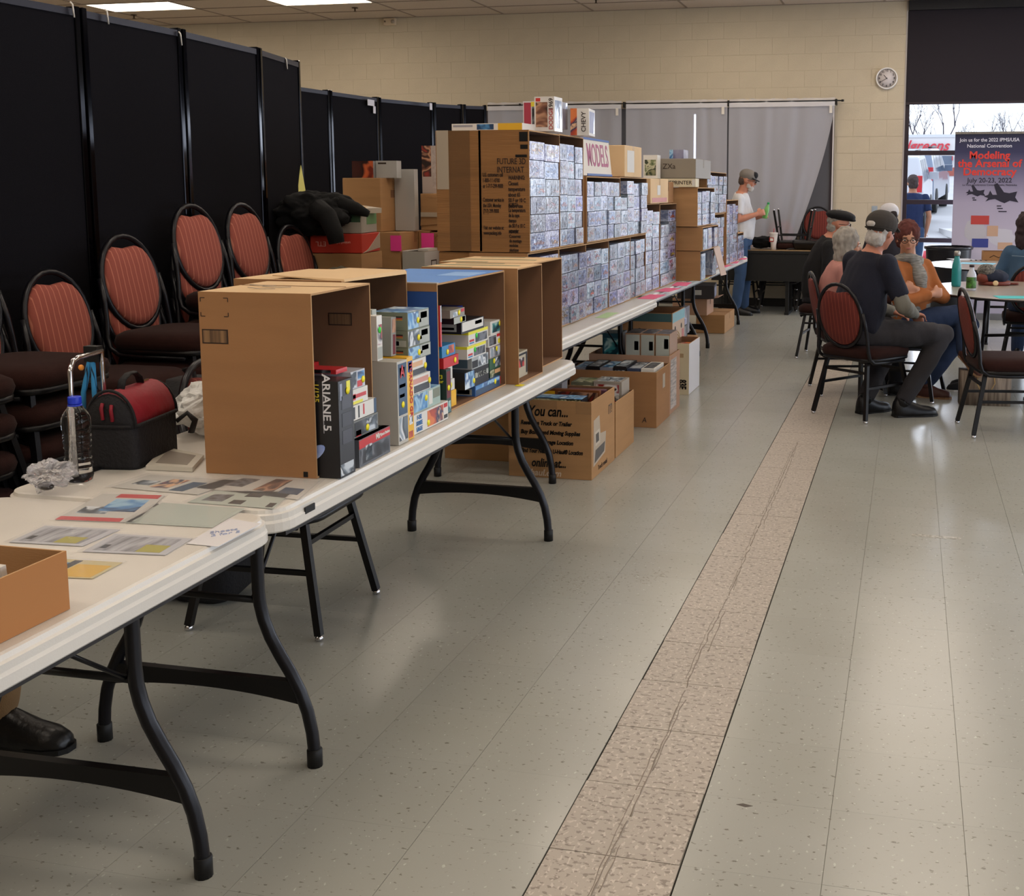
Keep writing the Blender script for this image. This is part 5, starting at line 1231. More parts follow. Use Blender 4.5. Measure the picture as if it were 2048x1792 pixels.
# farther things on the floor
carton('tan carton on the floor under the fourth table', (-2.2, -1.70, 8.72, 9.30, .001, .27), M_CARDT)
kit('dark kit box on the tan carton under the fourth table', (-2.12, -1.76, 8.80, 9.15, .273, .38), PB, ends=[(.1, .9, .1, .9, A['choc'])], fronts=[(.1, .9, .1, .9, A['dark'])])
kit('pale violet wrapped kit stack under the fourth table', (-2.1, -1.76, 8.84, 9.12, .382, .43), A_W[0])
kit('upright pale wrapped kit leaning beside the table legs', (-1.85, -1.80, 9.2, 9.45, .273, .50), M_WEDGE)
kit('second dark kit stack farther under the fourth table', (-2.3, -1.95, 9.45, 9.8, .001, .34), W_('2c2430'), ends=[(.1, .9, .5, .9, A['dark'])])
b_ = carton('long tan floor carton in front of the standing man', (-2.13, -1.832, 11.55, 12.22, .001, .192), M_CARDT)
b2_ = carton('pinkish tan carton with a little black figure print, leaning on top', (-2.36, -2.0, 11.45, 11.85, .194, .365), mat('pinkish_cardboard', 'b08a70', .85))
fl_ = MB().add([(0, -.2, 0), (.11, -.2, .02), (.13, .05, .03), (0, .1, .0), (0, -.2, .004), (.11, -.2, .024), (.13, .05, .034), (0, .1, .004)], [(0, 1, 2, 3), (4, 7, 6, 5), (0, 4, 5, 1), (1, 5, 6, 2), (2, 6, 7, 3), (3, 7, 4, 0)]).build('open_flap', MATS['pinkish_cardboard'], b2_, loc=(.18, 0, .165))
b3_ = carton('dark storage carton with a blue printed end, topmost on the floor pile', (-2.33, -1.95, 11.40, 11.9, .368, .50), mat('dark_grey_card', '3a3536', .7), rz=.12)
MB().box(.1905, .1915, -.2, .2, .01, .11).build('printed_end', mat('blue_grey_print', '5c5f7a', .6, col2='a7a3ae', noise_scale=12), b3_)
MB().box(-.02, .06, -.2515, -.2505, .04, .09).build('white_sticker', M_WHC, b3_)

# ---------------------------------------------------------------- behind: back tables, cartons, stacked things by the partition
BT = folding_table('white folding table standing behind the kit wall, cartons piled on it', -3.20, 8.02, L=2.44)
ZB = .742
SB = open_box('pale grey storage box with an oval hand hole and a loose lid piece', (-3.188, -3.036, 6.83, 7.075, ZB, 1.072), 'z', .005, m=M_GREYC, mi=M_GREYC, name='storage_box')
q = MB(); q.box(.0762, .077, -.12, .12, .01, .325); q.k = 1; q.box(.077, .0776, -.02, .07, .22, .27); q.k = 0; q.box(.0776, .078, -.01, .06, .228, .262); q.build('white_end', [W_('b7b7b5'), M_INK], SB)
MB().box(.0, .07, -.05, .1, .330, .345).box(-.0765, -.04, -.12, .12, .330, .334).build('loose_lid', M_WHC, SB)
carton('plain tan carton at the bottom of the pile behind the kit wall', (-3.56, -3.20, 6.83, 7.30, ZB, 1.192), M_CARDT)
carton('small tan carton squeezed beside the plain one', (-3.195, -3.115, 7.10, 7.5, ZB, 1.195), M_CARD)
FB2 = carton('brown fruit box with yellow arcs and a red band behind the kit wall', (-3.105, -2.87, 7.10, 7.55, ZB, 1.185), mat('fruit_brown', '8a5f3e', .8))
q = MB()
for r_ in (.05, .065, .08, .095, .11): q.tube([(-.02+r_*math.cos(a_), -.2262, .33+r_*math.sin(a_)) for a_ in [PI*.1+i*PI*.9/8 for i in range(9)]], .0022, 4, flat=.4)
q.k = 1; q.box(.06, .117, -.2262, -.2255, .05, .42); q.k = 2; q.box(.025, .045, -.2268, -.2255, .32, .36)
q.build('printed_arcs', [W_('a9862c'), W_('96281f'), M_RUB], FB2)
tag(MB().box(-.03, .045, 0, .0015, 0, .10).build('pink_card', M_PINK2 if False else mat('magenta_card', 'e83f96', .7), None, loc=(-3.235, 6.822, 1.073-.33+.33), rz=0), 'left hot pink card standing behind the storage box', 'card')
tag(MB().box(0, .09, 0, .0015, 0, .12).build('pink_card', MATS['magenta_card'], None, loc=(-3.17, 7.088, 1.06), rz=.0), 'right, larger hot pink card standing behind the storage box', 'card')
CA = carton('big plain tan carton behind the black jacket, darker on its near face', (-3.60, -3.335, 6.84, 7.24, 1.194, 1.54), M_CARDT, tapem=M_TAPE)
MB().box(.1327, .1334, -.05, .02, .22, .27).build('printed_emblem', M_CARDI, CA)
CB = carton('tan carton with a taped flap beside the kit wall', (-3.17, -2.93, 7.12, 7.5, 1.197, 1.44), M_CARDT, rz=-.12, tapem=M_TAPEW)
MB().add([(-.12, -.192, .03), (.10, -.192, .05), (.07, -.196, .20), (-.10, -.2, .215), (-.12, -.196, .03), (.10, -.196, .05), (.07, -.2, .20), (-.10, -.204, .215)], [(0, 1, 2, 3), (4, 7, 6, 5), (0, 4, 5, 1), (1, 5, 6, 2), (2, 6, 7, 3), (3, 7, 4, 0)]).build('taped_flap', M_CARDT, CB)
MB().box(-.11, .10, -.206, -.205, .09, .12).build('whitish_tape', M_TAPEW, CB)
carton('brown carton farther behind, next to the tallest carton', (-3.3, -2.95, 7.6, 8.0, ZB, 1.51), M_CARD)
kit('kit box with an orange-lit dark picture on the plain tan carton', (-3.56, -3.41, 6.90, 6.96, 1.542, 1.65), W_('8a8a8c'), ends=[(0, 1, 0, 1, art('art_orange_dark', ['120a0a', '6b2418', 'b85a34', '241012', '3a1410'], 10))])
kit('tall pale grey plastic-wrapped box beside the orange-lit one', (-3.405, -3.26, 6.93, 7.0, 1.41+.132, 1.652), mat('pale_grey_wrap', 'a9a8a4', .15, coat=1), ends=[(.1, .5, .8, .9, M_INK)])
kit('shiny grey wrapped box standing behind the flap', (-3.33, -3.19, 7.04, 7.10, 1.197, 1.60), MATS['pale_grey_wrap'])
kit('tall faded kit box standing highest beside the worn carton', (-3.23, -3.04, 7.26, 7.34, 1.442, 1.76), W_('a89a92'), ends=[(.0, .35, .35, 1, A['choc']), (.4, .95, .1, .9, mat('faded_text', 'b2a6a0', .6, col2='9a8d86', noise_scale=40))])
kit('small blue and white box peeking over the brown carton', (-3.1, -2.97, 7.65, 7.75, 1.512, 1.60), PW, ends=[(.2, .8, .3, .7, A['blue'])])
# pile on the last chair stack
zs = TOPSEAT[8]+.004
tr_ = open_box('shallow tan carton lying on the last chair stack', (-3.45, -3.125, 6.09, 6.43, zs, zs+.10), 'z', .005, m=M_CARDT, mi=M_CARDI, name='shallow_carton', rz=.10)
rc = carton('torn red printed carton upside down under the black jacket', (-3.44, -3.13, 6.10, 6.42, zs+.102, zs+.215), W_('b53020', .6), rz=.13, tape=None)
text('lettering', 'united.inlines', .022, plane_ny(.03, -.161, .062, PI), W_('d8a598'), rc, sx=1)
text('lettering', 'ETL', .04, plane_ny(-.09, -.161, .055, PI), W_('d8a598'), rc)
MB().add([(.1555, -.15, 0), (.1555, .16, .02), (.1555, .16, .112), (.1555, -.05, .02), (.157, -.15, 0), (.157, .16, .02), (.157, .16, .112), (.157, -.05, .02)], [(0, 1, 2, 3), (4, 7, 6, 5), (0, 4, 5, 1), (1, 5, 6, 2), (2, 6, 7, 3), (3, 7, 4, 0)]).build('clear_tape', M_TAPEW, rc)
gc = carton('grey and green printed carton between the red carton and the jacket', (-3.46, -3.14, 6.11, 6.41, zs+.217, zs+.34), mat('grey_printed_card', '9c978c', .6), rz=.16, tape=None)
q = MB(); q.box(-.02, .155, -.1515, -.1505, .065, .122); q.k = 1; q.M = Matrix.Translation((.05, -.152, .092)) @ Matrix.Rotation(PI/2, 4, 'X'); q.lathe([(.016, 0), (.024, 0), (.024, .001), (.016, .001)], 18, cap=False); q.build('green_print', [W_('2d4a33'), W_('8fa58c')], gc)
q = MB(); q.box(.1605, .1615, -.05, .14, .05, .12); q.build('green_end', W_('5f8f62'), gc)
kit('open magazine with a yellow picture lying on top of the pile', (-3.38, -3.12, 6.20, 6.40, zs+.345, zs+.375), W_('b5ac9c'), tops=[(.2, .8, .3, .7, W_('c89a3c'))], rot=(.0, .10, -.2), name='magazine', cat='magazine')
M_JK = mat('black_fleece', '060607', .95, bump=.6, bump_scale=14)
jk = crumple('black_jacket', 'crumpled black jacket slung over the pile on the last chair stack', 'jacket', (-3.40, 6.10, zs+.20), .205, M_JK, 21, sub=5, amp=.34, freq=1.9, hi=.05, sm=True, sz=(1.1, .75, .55))
MB().tube([(.10, -.13, .16), (.18, -.17, .12), (.22, -.17, .03), (.23, -.165, -.03)], [.06, .055, .05, .045], 12).build('sleeve', M_JK, jk)
MB().tube([(.0, -.06, .18), (.14, -.02, .20), (.26, .02, .16), (.33, .04, .13)], [.05, .055, .04, .02], 10).build('sleeve', M_JK, jk)
oj = crumple('olive_jacket', 'olive green jacket lying on the stack left of the pile', 'jacket', (-3.11, 5.86, TOPSEAT[7]), .13, mat('olive_fleece', '4e4736', .95, bump=.5, bump_scale=20), 5, sub=5, amp=.5, freq=2.0, hi=.06, sm=True, sz=(1.0, 1.5, .50))

# ---------------------------------------------------------------- back table with tan top, cup and trays
LT = thing('banquet_table', 'dark table with a tan laminate top below the curtains', 'table', (-1.50, 13.72, 0))
MB().box(-.85, .92, -.28, .28, .735, .765).build('tabletop', mat('tan_laminate', '9c7f5c', .35), LT)
MB().box(-.855, .925, -.285, .285, .728, .760).build('edge_band', M_RUB, LT)
MB().box(-.80, .87, -.27, -.255, .40, .73).build('modesty_panel', M_RUB, LT)
for x in (-.7, .1, .78):
    for y in (-.2, .2): MB().tube([(x, y, 0), (x, y, .73)], .02, square=True).build('leg', M_RUB, LT)
    MB().box(x-.025, x+.025, -.25, .25, 0, .03).build('foot_bar', M_RUB, LT)
p = aty(1547, 489, 13.62)
cu = thing('paper_cup', 'large white paper drink cup with a red square and red straw', 'cup', (p.x, 13.62, .766))
m = MB(); m.smooth = True; m.lathe([(.031, 0), (.033, .06), (.047, .155), (.051, .19), (.053, .192), (.053, .20), (.048, .203)], 24).build('cup_body', W_('d8cfc8', .5), cu)
MB().box(-.045, .008, -.046, -.041, .095, .145).build('red_logo', W_('a8281f'), cu); MB().box(-.035, -.0, -.0475, -.0455, .105, .135).build('white_logo_letter', PW, cu)
MB().tube([(0, 0, .2), (.004, 0, .25)], .004, 8).build('straw', W_('b3262a'), cu)
tag(MB().loft([outline(.16, .11, 0, .04), outline(.18, .13, .07, .05), outline(.185, .135, .11, .05), outline(.17, .12, .11, .05)]).build('black_tray', M_BLKM, None, loc=(-1.18, 13.72, .767)), 'black plastic tub on the tan table top', 'tub')
o = crumple('black_coat', 'black coat heaped on the tan table behind the standing man', 'coat', (-1.72, 13.78, .767), .12, M_JK, 31, sub=4, amp=.4, freq=2, hi=.05, sm=True, sz=(1.4, .9, .55))
o = crumple('grey_scarf', 'pale grey knitted scarf or gloves on the right end of the tan table', 'scarf', (-.80, 13.66, .767), .075, mat('grey_knit', '8c8880', .95, bump=.6, bump_scale=40), 41, sub=4, amp=.45, freq=2.5, hi=.1, sm=True, sz=(1.2, .9, .7))
up = dup(protoB, (-1.36, 13.84, .767+.479), 0, 'upturned dark chair resting on the tan table, its legs in the air', 'dark chairs stacked at the back wall', kids=PKB, rot=(PI, 0, PI/2))
# ---------------------------------------------------------------- people
def sculpt(name, mb, mt, parent, voxel=.010, it=4, fac=.5, fold=0, fs=9, seed=0):
    o = mb.build(name, mt)
    r = o.modifiers.new('r', 'REMESH'); r.mode = 'VOXEL'; r.voxel_size = voxel; r.use_smooth_shade = True
    s = o.modifiers.new('s', 'SMOOTH'); s.iterations = it; s.factor = fac
    dg = bpy.context.evaluated_depsgraph_get(); me = bpy.data.meshes.new_from_object(o.evaluated_get(dg))
    old = o.data; o.modifiers.clear(); o.data = me; bpy.data.meshes.remove(old); me.name = name
    if fold:
        nn = [v.normal.copy() for v in me.vertices]
        for v, n in zip(me.vertices, nn):
            p = v.co*fs; v.co += n*fold*(noise.noise(Vector((p.x, p.y, p.z*.6+seed)))-.15+.5*noise.noise(Vector((p.x*2.2, p.y*2.2, p.z+seed))))
    me.polygons.foreach_set('use_smooth', [True]*len(me.polygons)); me.update()
    if parent: o.parent = parent
    return o
def lerp(a, b, t): return a+(b-a)*t
def limb(mb, pts, radii, n=14, sub=4, flat=1.0):
    P = []; R = []
    for i in range(len(pts)-1):
        for k in range(sub):
            t = k/sub; P.append(lerp(pts[i], pts[i+1], t)); R.append(lerp(radii[i], radii[i+1], t))
    P.append(pts[-1]); R.append(radii[-1])
    mb.tube(P, R, n, flat=flat)
    for p, r in ((pts[0], radii[0]), (pts[-1], radii[-1])): mb.ell(p, (r, r, r), 10, 7)
    for i in range(1, len(pts)-1): mb.ell(pts[i], (radii[i],)*3, 10, 7)
def torso(mb, secs):
    """secs: (centre, lateral unit, forward unit, half width, half depth)"""
    rings = []
    for c, l, f, w, d in secs:
        rings.append([c+l*w*math.cos(a)*(1-.12*abs(math.sin(2*a)))+f*d*math.sin(a) for a in [2*PI*i/20 for i in range(20)]])
    mb.loft(rings)
def hand(mb, w, d, nrm, side, s=1, curl=.9):
    """w wrist, d pointing direction, nrm palm normal, side thumb direction"""
    d = d.normalized(); side = (side-d*side.dot(d)).normalized(); nrm = d.cross(side)*(1 if nrm.dot(d.cross(side)) > 0 else -1)
    rings = []
    for t, wd, th in ((0, .026, .018), (.03, .036, .017), (.06, .042, .015), (.088, .041, .013)):
        c = w+d*t*s; rings.append([c+side*wd*s*math.cos(a)+nrm*th*s*math.sin(a) for a in [2*PI*i/10 for i in range(10)]])
    mb.loft(rings)
    for k, ln in enumerate((.070, .078, .073, .058)):
        b = w+d*.084*s+side*(.030-.0205*k)*s; pts = [b]; a = .15
        for seg in (.42, .32, .26):
            a += curl*.62; b = b+(d*math.cos(a)+nrm*math.sin(a))*ln*seg*s; pts.append(b)
        mb.tube(pts, [.0092*s, .0088*s, .008*s, .0065*s], 7)
    b = w+d*.025*s+side*.032*s
    pts = [b, b+(d*.6+side*.55+nrm*.35)*.034*s, b+(d*.6+side*.55+nrm*.35)*.034*s+(d*.8+nrm*.5)*.028*s, b+(d*.6+side*.55+nrm*.35)*.034*s+(d*.6+nrm*.9)*.05*s]
    mb.tube(pts, [.013*s, .0115*s, .0105*s, .008*s], 8)
def head(mb, c, f, u, s=1, jaw=1):
    l = f.cross(u).normalized(); u = l.cross(f).normalized()
    def T(q): return c+l*q.x*s+f*q.y*s+u*q.z*s
    mb.ell((0, -.012, .022), (.076, .094, .098), 18, 12, T)       # skull
    mb.ell((0, .018, -.035), (.060, .070, .078), 16, 10, T)      # face
    mb.ell((0, .050, -.088), (.030*jaw, .030, .026), 12, 8, T)    # chin
    mb.ell((0, .072, .018), (.048, .018, .020), 10, 7, T)        # brow
    mb.ell((0, .096, -.022), (.013, .020, .014), 10, 7, T)       # nose tip
    mb.tube([T(Vector((0, .080, .012))), T(Vector((0, .098, -.020)))], [.008*s, .012*s], 8)
    mb.ell((.036, .062, -.030), (.020, .022, .022), 10, 7, T); mb.ell((-.036, .062, -.030), (.020, .022, .022), 10, 7, T)
    mb.ell((0, .080, -.058), (.024, .014, .012), 10, 7, T)
    for sx in (-1, 1): mb.ell((sx*.078, -.008, -.010), (.008, .018, .031), 10, 8, T)
    return T, l, u
M_EYEW = mat('eye_white', 'd8d0cc', .3); M_IRIS = mat('dark_iris', '1f1712', .2); M_LIP = mat('lip', 'a4605a', .5)
def face_bits(root, T, brow=None, lip=M_LIP, closed=False):
    for sx in (-1, 1):
        q = MB(); q.smooth = True; q.ell((sx*.030, .0785, .000), (.013, .008, .0065), 10, 7, T); e = q.build('eye', M_EYEW, root)
        q = MB(); q.smooth = True; q.ell((sx*.030, .0855, .000), (.0055, .003, .0055), 8, 6, T); q.build('iris', M_IRIS, e)
        q = MB(); q.smooth = True; q.ell((sx*.031, .087, .021), (.018, .006, .004), 8, 6, T); q.build('eyebrow', brow or M_IRIS, root)
    q = MB(); q.smooth = True; q.ell((0, .0895, -.060), (.021, .006, .0055), 10, 6, T); q.build('mouth', lip, root)
def glasses(root, T, m=None, s=1):
    m = m or M_BLKM; q = MB()
    for sx in (-1, 1):
        q.tube([T(Vector((sx*.032+.023*math.cos(a), .100, -.002+.017*math.sin(a)))) for a in [2*PI*i/14 for i in range(14)]], .0022, 5, closed=True)
        q.tube([T(Vector((sx*.055, .100, .004))), T(Vector((sx*.078, .04, .004))), T(Vector((sx*.082, -.01, .0)))], .002, 5)
    q.tube([T(Vector((-.009, .101, .003))), T(Vector((.009, .101, .003)))], .002, 5)
    q.build('glasses', m, root)
def hair(root, T, m, top=True, length=0, vol=1.0, back=0, voxel=.009, seed=0, name='hair', low=-.03):
    q = MB()
    if top: q.ell((0, -.022, .035), (.086*vol, .096*vol, .100*vol), 16, 10, T)
    q.ell((0, -.050, low), (.078*vol, .060*vol, .065), 14, 9, T)
    if length:
        for sx in (-1, 1): q.ell((sx*.062*vol, -.010, -.045-length*.3), (.030, .055, .05+length*.5), 10, 8, T)
        q.ell((0, -.062, -.06-length*.35), (.075*vol, .045, .06+length*.55), 12, 9, T)
    return sculpt(name, q, m, root, voxel, 3, .5, fold=.010, fs=38, seed=seed)
def shoe(root, heel, toe, m, sole=None, h=.09, w=.045, up=Vector((0, 0, 1))):
    d = toe-heel; L = d.length; d = d/L; sd = d.cross(up).normalized(); up2 = sd.cross(d)
    q = MB(); q.smooth = True; rings = []
    for t, ww, hh in ((-.03, .55, .95), (.03, .85, 1.25), (.20, .90, 1.25), (.38, .92, .95), (.62, 1.05, .66), (.82, 1.0, .56), (.95, .72, .42), (1.0, .35, .2)):
        c = heel+d*(L*t)+up2*.012; rings.append([c+sd*w*ww*math.cos(a)+up2*(max(math.sin(a), -.05)*h*hh+(.0 if math.sin(a) > 0 else 0)) for a in [2*PI*i/14 for i in range(14)]])
    o = (q.loft(rings), q.build('shoe', m, root))[1]
    q = MB(); rr = [[heel+d*(L*t)+sd*w*1.04*ww*sg+up2*z for sg, z in ((1, .0), (1, .014), (-1, .014), (-1, 0))] for t, ww in ((-.03, .6), (.03, .85), (.4, .8), (.65, 1.03), (.85, .98), (.97, .68), (1.02, .3))]
    q.loft(rr, True, False); q.build('sole', sole or M_RUB, o)
    return o
SK = mat('skin_fair', 'b98468', .55, noise_amt=.06, noise_scale=20); SKR = mat('skin_ruddy', 'b4775e', .55, noise_amt=.08, noise_scale=20)
V = Vector
def person(label, J, shirt, trousers, skin, s=1.0, sleeve=.45, sleeve2=None, loc=(0, 0, 0), stout=1.0, shirt_m2=None, voxel=.011, hands=True, curl=.9, shoes=None, sole=None, fold=.008, thumb=None, tr_len=1.0, seed=0, jacket=False, boot=False):
    """J: joints in metres relative to loc: pelvis, waist, chest, neck, head, f (facing), lat, sh, el, wr, hip, kn, an, toe"""
    R = thing('person', label, 'person', loc)
    f = J['f'].normalized(); lat = V((0, 0, 1)).cross(f).normalized()  # lat = to the person's left
    lat = -lat
    # lat now points to the person's right
    pel, wai, che, nk, hd = J['pelvis'], J['waist'], J['chest'], J['neck'], J['head']
    up0 = (che-pel).normalized()
    def secs(k, dk=1.0):
        tf = lambda a, b: (f-(b-a).normalized()*f.dot((b-a).normalized())).normalized()
        f1 = tf(pel, wai); f2 = tf(wai, che); f3 = tf(che, nk)
        st = stout
        return [(pel-up0*.09*s, lat, f1, .13*s*k, .10*s*k*dk), (pel, lat, f1, .172*s*k*st**.5, .118*s*k*st*dk), (lerp(pel, wai, .6), lat, f1, .162*s*k*st, .118*s*k*st*dk), (lerp(wai, che, .25), lat, f2, .165*s*k*st, .122*s*k*st*dk),
                (che, lat, f2, .178*s*k*st**.5, .122*s*k*dk), (lerp(che, nk, .55), lat, f3, .185*s*k, .105*s*k), (lerp(che, nk, .82), lat, f3, .135*s*k, .082*s*k), (nk, lat, f3, .062*s*k, .062*s*k)]
    b = MB(); torso(b, secs(.93))
    hd_up = J.get('hup', (hd-nk).normalized()); hf = J.get('hf', f).normalized()
    b.tube([nk-up0*.05, lerp(nk, hd, .55)], [.062*s, .056*s], 12)
    T_, l_, u_ = head(b, hd, hf, hd_up, s)
    for i in (0, 1):
        sh, el, wr = J['sh'][i], J['el'][i], J['wr'][i]
        limb(b, [sh, lerp(sh, el, .45), el, lerp(el, wr, .35), wr], [.054*s, .046*s, .038*s, .040*s, .026*s])
        if hands:
            d = J['hd'][i] if 'hd' in J else (wr-el); hand(b, wr, d, J['hn'][i] if 'hn' in J else V((0, 0, -1)), J['ht'][i] if 'ht' in J else f, s, curl)
        hp, kn, an = J['hip'][i], J['kn'][i], J['an'][i]
        limb(b, [hp, lerp(hp, kn, .4), kn, lerp(kn, an, .35), an], [.085*s, .078*s, .054*s, .052*s, .034*s])
        b.tube([an, lerp(an, J['toe'][i], .22)+V((0, 0, -.025*s))], [.034*s, .030*s], 10)
    sculpt('body', b, skin, R, .0075 if hands == 2 else voxel, 3)
    # shirt
    q = MB(); sc = secs(1.05, 1.03); sc = sc[:-1]+[(lerp(che, nk, .93), lat, sc[-1][2], .080*s, .076*s)]; torso(q, sc)
    for i in (0, 1):
        sh, el, wr = J['sh'][i], J['el'][i], J['wr'][i]
        e_ = lerp(sh, el, sleeve/.5) if sleeve <= .5 else None
        if e_: q.tube([sh, lerp(sh, e_, .5), e_], [.069*s, .064*s, .063*s], 14); q.ell(sh, (.068*s,)*3, 10, 8)
        else:
            t = (sleeve-.5)/.5; limb(q, [sh, lerp(sh, el, .5), el, lerp(el, wr, .5*t), lerp(el, wr, t)], [.070*s, .062*s, .056*s, .050*s, .040*s])
    sculpt('shirt' if not jacket else 'jacket', q, shirt, R, voxel*1.15, 3, fold=fold, fs=11, seed=seed)
    if sleeve2:
        q = MB()
        for i in (0, 1):
            sh, el, wr = J['sh'][i], J['el'][i], J['wr'][i]
            limb(q, [lerp(sh, el, .55), el, lerp(el, wr, .5), lerp(el, wr, .95)], [.052*s, .054*s, .048*s, .036*s])
        sculpt('under_sleeves', q, sleeve2, R, voxel, 3, fold=fold, fs=16)
    q = MB(); sc = secs(1.02)[:3]; torso(q, [(pel-up0*.10*s, lat, sc[0][2], .15*s*stout**.5, .12*s*stout**.5)]+sc[1:3])
    for i in (0, 1):
        hp, kn, an = J['hip'][i], J['kn'][i], J['an'][i]; e_ = lerp(kn, an, .97*tr_len)
        limb(q, [hp, lerp(hp, kn, .45), kn, lerp(kn, e_, .5), e_], [.100*s, .092*s, .072*s, .066*s, .058*s])
    sculpt('trousers', q, trousers, R, voxel*1.15, 3, fold=fold*.9, fs=12, seed=seed+3)
    if shoes:
        for i in (0, 1):
            an, toe = J['an'][i], J['toe'][i]; d = (toe-an); dh = V((d.x, d.y, d.z if J.get('ftilt', (0, 0))[i] else 0)).normalized()
            if J.get('ftilt', (0, 0))[i]:
                heel = an-dh*.05*s+V((0, 0, -.07*s)); upv = V((-d.z*dh.x, -d.z*dh.y, 1)).normalized()
                shoe(R, heel, toe, shoes, sole, w=.046*s)
            else:
                heel = V((an.x, an.y, 0))-dh*.055*s; shoe(R, heel, V((toe.x, toe.y, 0)), shoes, sole, w=.048*s, h=.095*s)
            if boot: limb(R_ := MB(), [an+V((0, 0, .0)), lerp(an, J['kn'][i], .30)], [.05*s, .052*s]); R_.smooth = True; R_.build('boot_shaft', shoes, R)
    return R, T_
def cap(root, T, m, m2=None, vol=1.0, brim=True, flat=False, back=False, brim_len=.075, name='cap'):
    q = MB(); q.smooth = True
    q.ell((0, -.012, .050), (.088*vol, .108*vol, .082*vol), 20, 10, T)
    o = sculpt(name, q, m, root, .008, 2)
    for v in o.data.vertices: pass
    if brim:
        b = MB(); b.smooth = True; n = 14; rings = []
        for k in range(n+1):
            a = PI*k/n; x = .078*math.cos(a); y = .065+math.sin(a)*brim_len
            zc = .040-.018*math.sin(a)-.010*abs(math.cos(a))
            rings.append([T(V((x, .055, .044))), T(V((x, y, zc+.003))), T(V((x, y, zc-.003))), T(V((x, .055, .036)))])
        b.loft(rings).build('cap_brim', m2 or m, o)
    return o
def cloth(name, c, rough=.9, **k): return mat(name, c, rough, bump=.25, bump_scale=300, noise_amt=.10, noise_scale=8, **k)

# 1. standing man in the white T-shirt (profile, facing +x)
J = dict(f=V((1, .05, 0)), pelvis=V((0, 0, .93)), waist=V((.015, 0, 1.06)), chest=V((-.005, 0, 1.25)), neck=V((.0, 0, 1.455)), head=V((.075, 0, 1.585)), hf=V((1, .02, -.28)), hup=V((.22, 0, 1)),
         sh=[V((.0, -.185, 1.37)), V((.0, .185, 1.37))], el=[V((-.01, -.235, 1.12)), V((.02, .24, 1.12))], wr=[V((.20, -.13, 1.19)), V((.22, .12, 1.16))],
         hd=[V((.8, .35, .25)), V((.8, -.35, .2))], hn=[V((0, .6, -.5)), V((0, -.6, .2))], ht=[V((.2, .2, 1)), V((.2, -.2, 1))],
         hip=[V((0, -.09, .88)), V((0, .09, .88))], kn=[V((.02, -.11, .49)), V((.05, .11, .49))], an=[V((-.03, -.13, .085)), V((.03, .13, .085))], toe=[V((.17, -.16, .03)), V((.22, .16, .03))])
P1, T1_ = person('standing man in a white T-shirt, grey cap and blue jeans at the table end', J, cloth('white_cotton', 'c9c7c9'), cloth('blue_denim', '31496b'), SKR, 1.0, sleeve=.36, loc=(-1.955, 13.47, 0), stout=1.26, hands=2, curl=1.0, shoes=M_BLKM, seed=1)
face_bits(P1, T1_); glasses(P1, T1_)
M_WHAIR = mat('white_hair', 'b9b3ad', .9, noise_amt=.2, noise_scale=60); M_GHAIR = mat('grey_hair', '8f8a82', .9, noise_amt=.3, noise_scale=60)
hair(P1, T1_, mat('dark_grey_hair', '4a3c34', .9), top=False, low=-.02, vol=.98)
q = MB(); q.ell((0, .060, -.085), (.045, .040, .045), 12, 8, T1_); q.ell((.045, .03, -.055), (.018, .03, .035), 10, 7, T1_); q.ell((-.045, .03, -.055), (.018, .03, .035), 10, 7, T1_)
sculpt('beard', q, M_WHAIR, P1, .008, 2, fold=.006, fs=40)
c_ = cap(P1, T1_, cloth('grey_tan_cap', '77706a'), cloth('black_cap_front', '17161a'), .98)
q = MB(); q.smooth = True; q.ell((0, .062, .072), (.055, .042, .046), 12, 8, T1_); q.build('front_panel', MATS['black_cap_front'], c_)
MB().box(-.002, .002, -.2, .2, 0, .03)
g_ = thing('drink_bottle', 'green plastic drink bottle held by the standing man', 'bottle', (-1.675, 13.45, 1.14), 0, rot=(0, .25, 0))
q = MB(); q.smooth = True; q.lathe([(.028, 0), (.031, .01), (.031, .10), (.026, .13), (.013, .16), (.013, .172)], 16).build('bottle_body', mat('green_clear_plastic', '6fae5f', .15, alpha=.8), g_)
MB().lathe([(.016, .17), (.016, .192)], 14).build('cap', mat('green_cap', '118a4a', .4), g_)

# 2. seated man in navy, back to the camera
o0 = (-.29, 7.55, 0); a = math.radians(38); f = V((math.cos(a), math.sin(a), 0)); rt = V((f.y, -f.x, 0)); U = V((0, 0, 1))
def F(x, y, z): return f*x+rt*y+U*z   # forward, right, up
J = dict(f=f, pelvis=F(-.03, 0, .575), waist=F(-.02, 0, .70), chest=F(.01, 0, .89), neck=F(.05, .02, 1.085), head=F(.10, .05, 1.205), hf=(f*.9-rt*.25-U*.18), hup=V((f.x*.12, f.y*.12, 1)),
         sh=[F(.04, .195, 1.01), F(.04, -.185, 1.01)], el=[F(.12, .28, .74), F(.10, -.26, .74)], wr=[F(.33, .12, .66), F(.33, -.10, .66)],
         hip=[F(.02, .10, .545), F(.02, -.10, .545)], kn=[F(.49, .22, .535), F(.42, -.17, .53)], an=[F(.21, .18, .10), F(.06, -.02, .10)], toe=[F(.44, .24, .03), F(.27, -.04, .03)])
P2, T2_ = person('man in a navy shirt and grey trousers seated with his back turned', J, cloth('navy_cotton', '151726'), cloth('charcoal_trousers', '2e2c30'), SKR, 1.0, sleeve=.40, sleeve2=cloth('grey_green_sleeve', '757268'), loc=o0, stout=1.22, shoes=M_BLKM, seed=4, boot=True)
hair(P2, T2_, M_WHAIR, low=-.05, vol=.95, seed=2); face_bits(P2, T2_); c_ = cap(P2, T2_, cloth('charcoal_cap', '38332f'), None, 1.10)
q = MB(); q.smooth = True; q.ell((0, -.121, .032), (.035, .014, .022), 12, 8, T2_); q.build('strap_opening', M_WHAIR, c_)
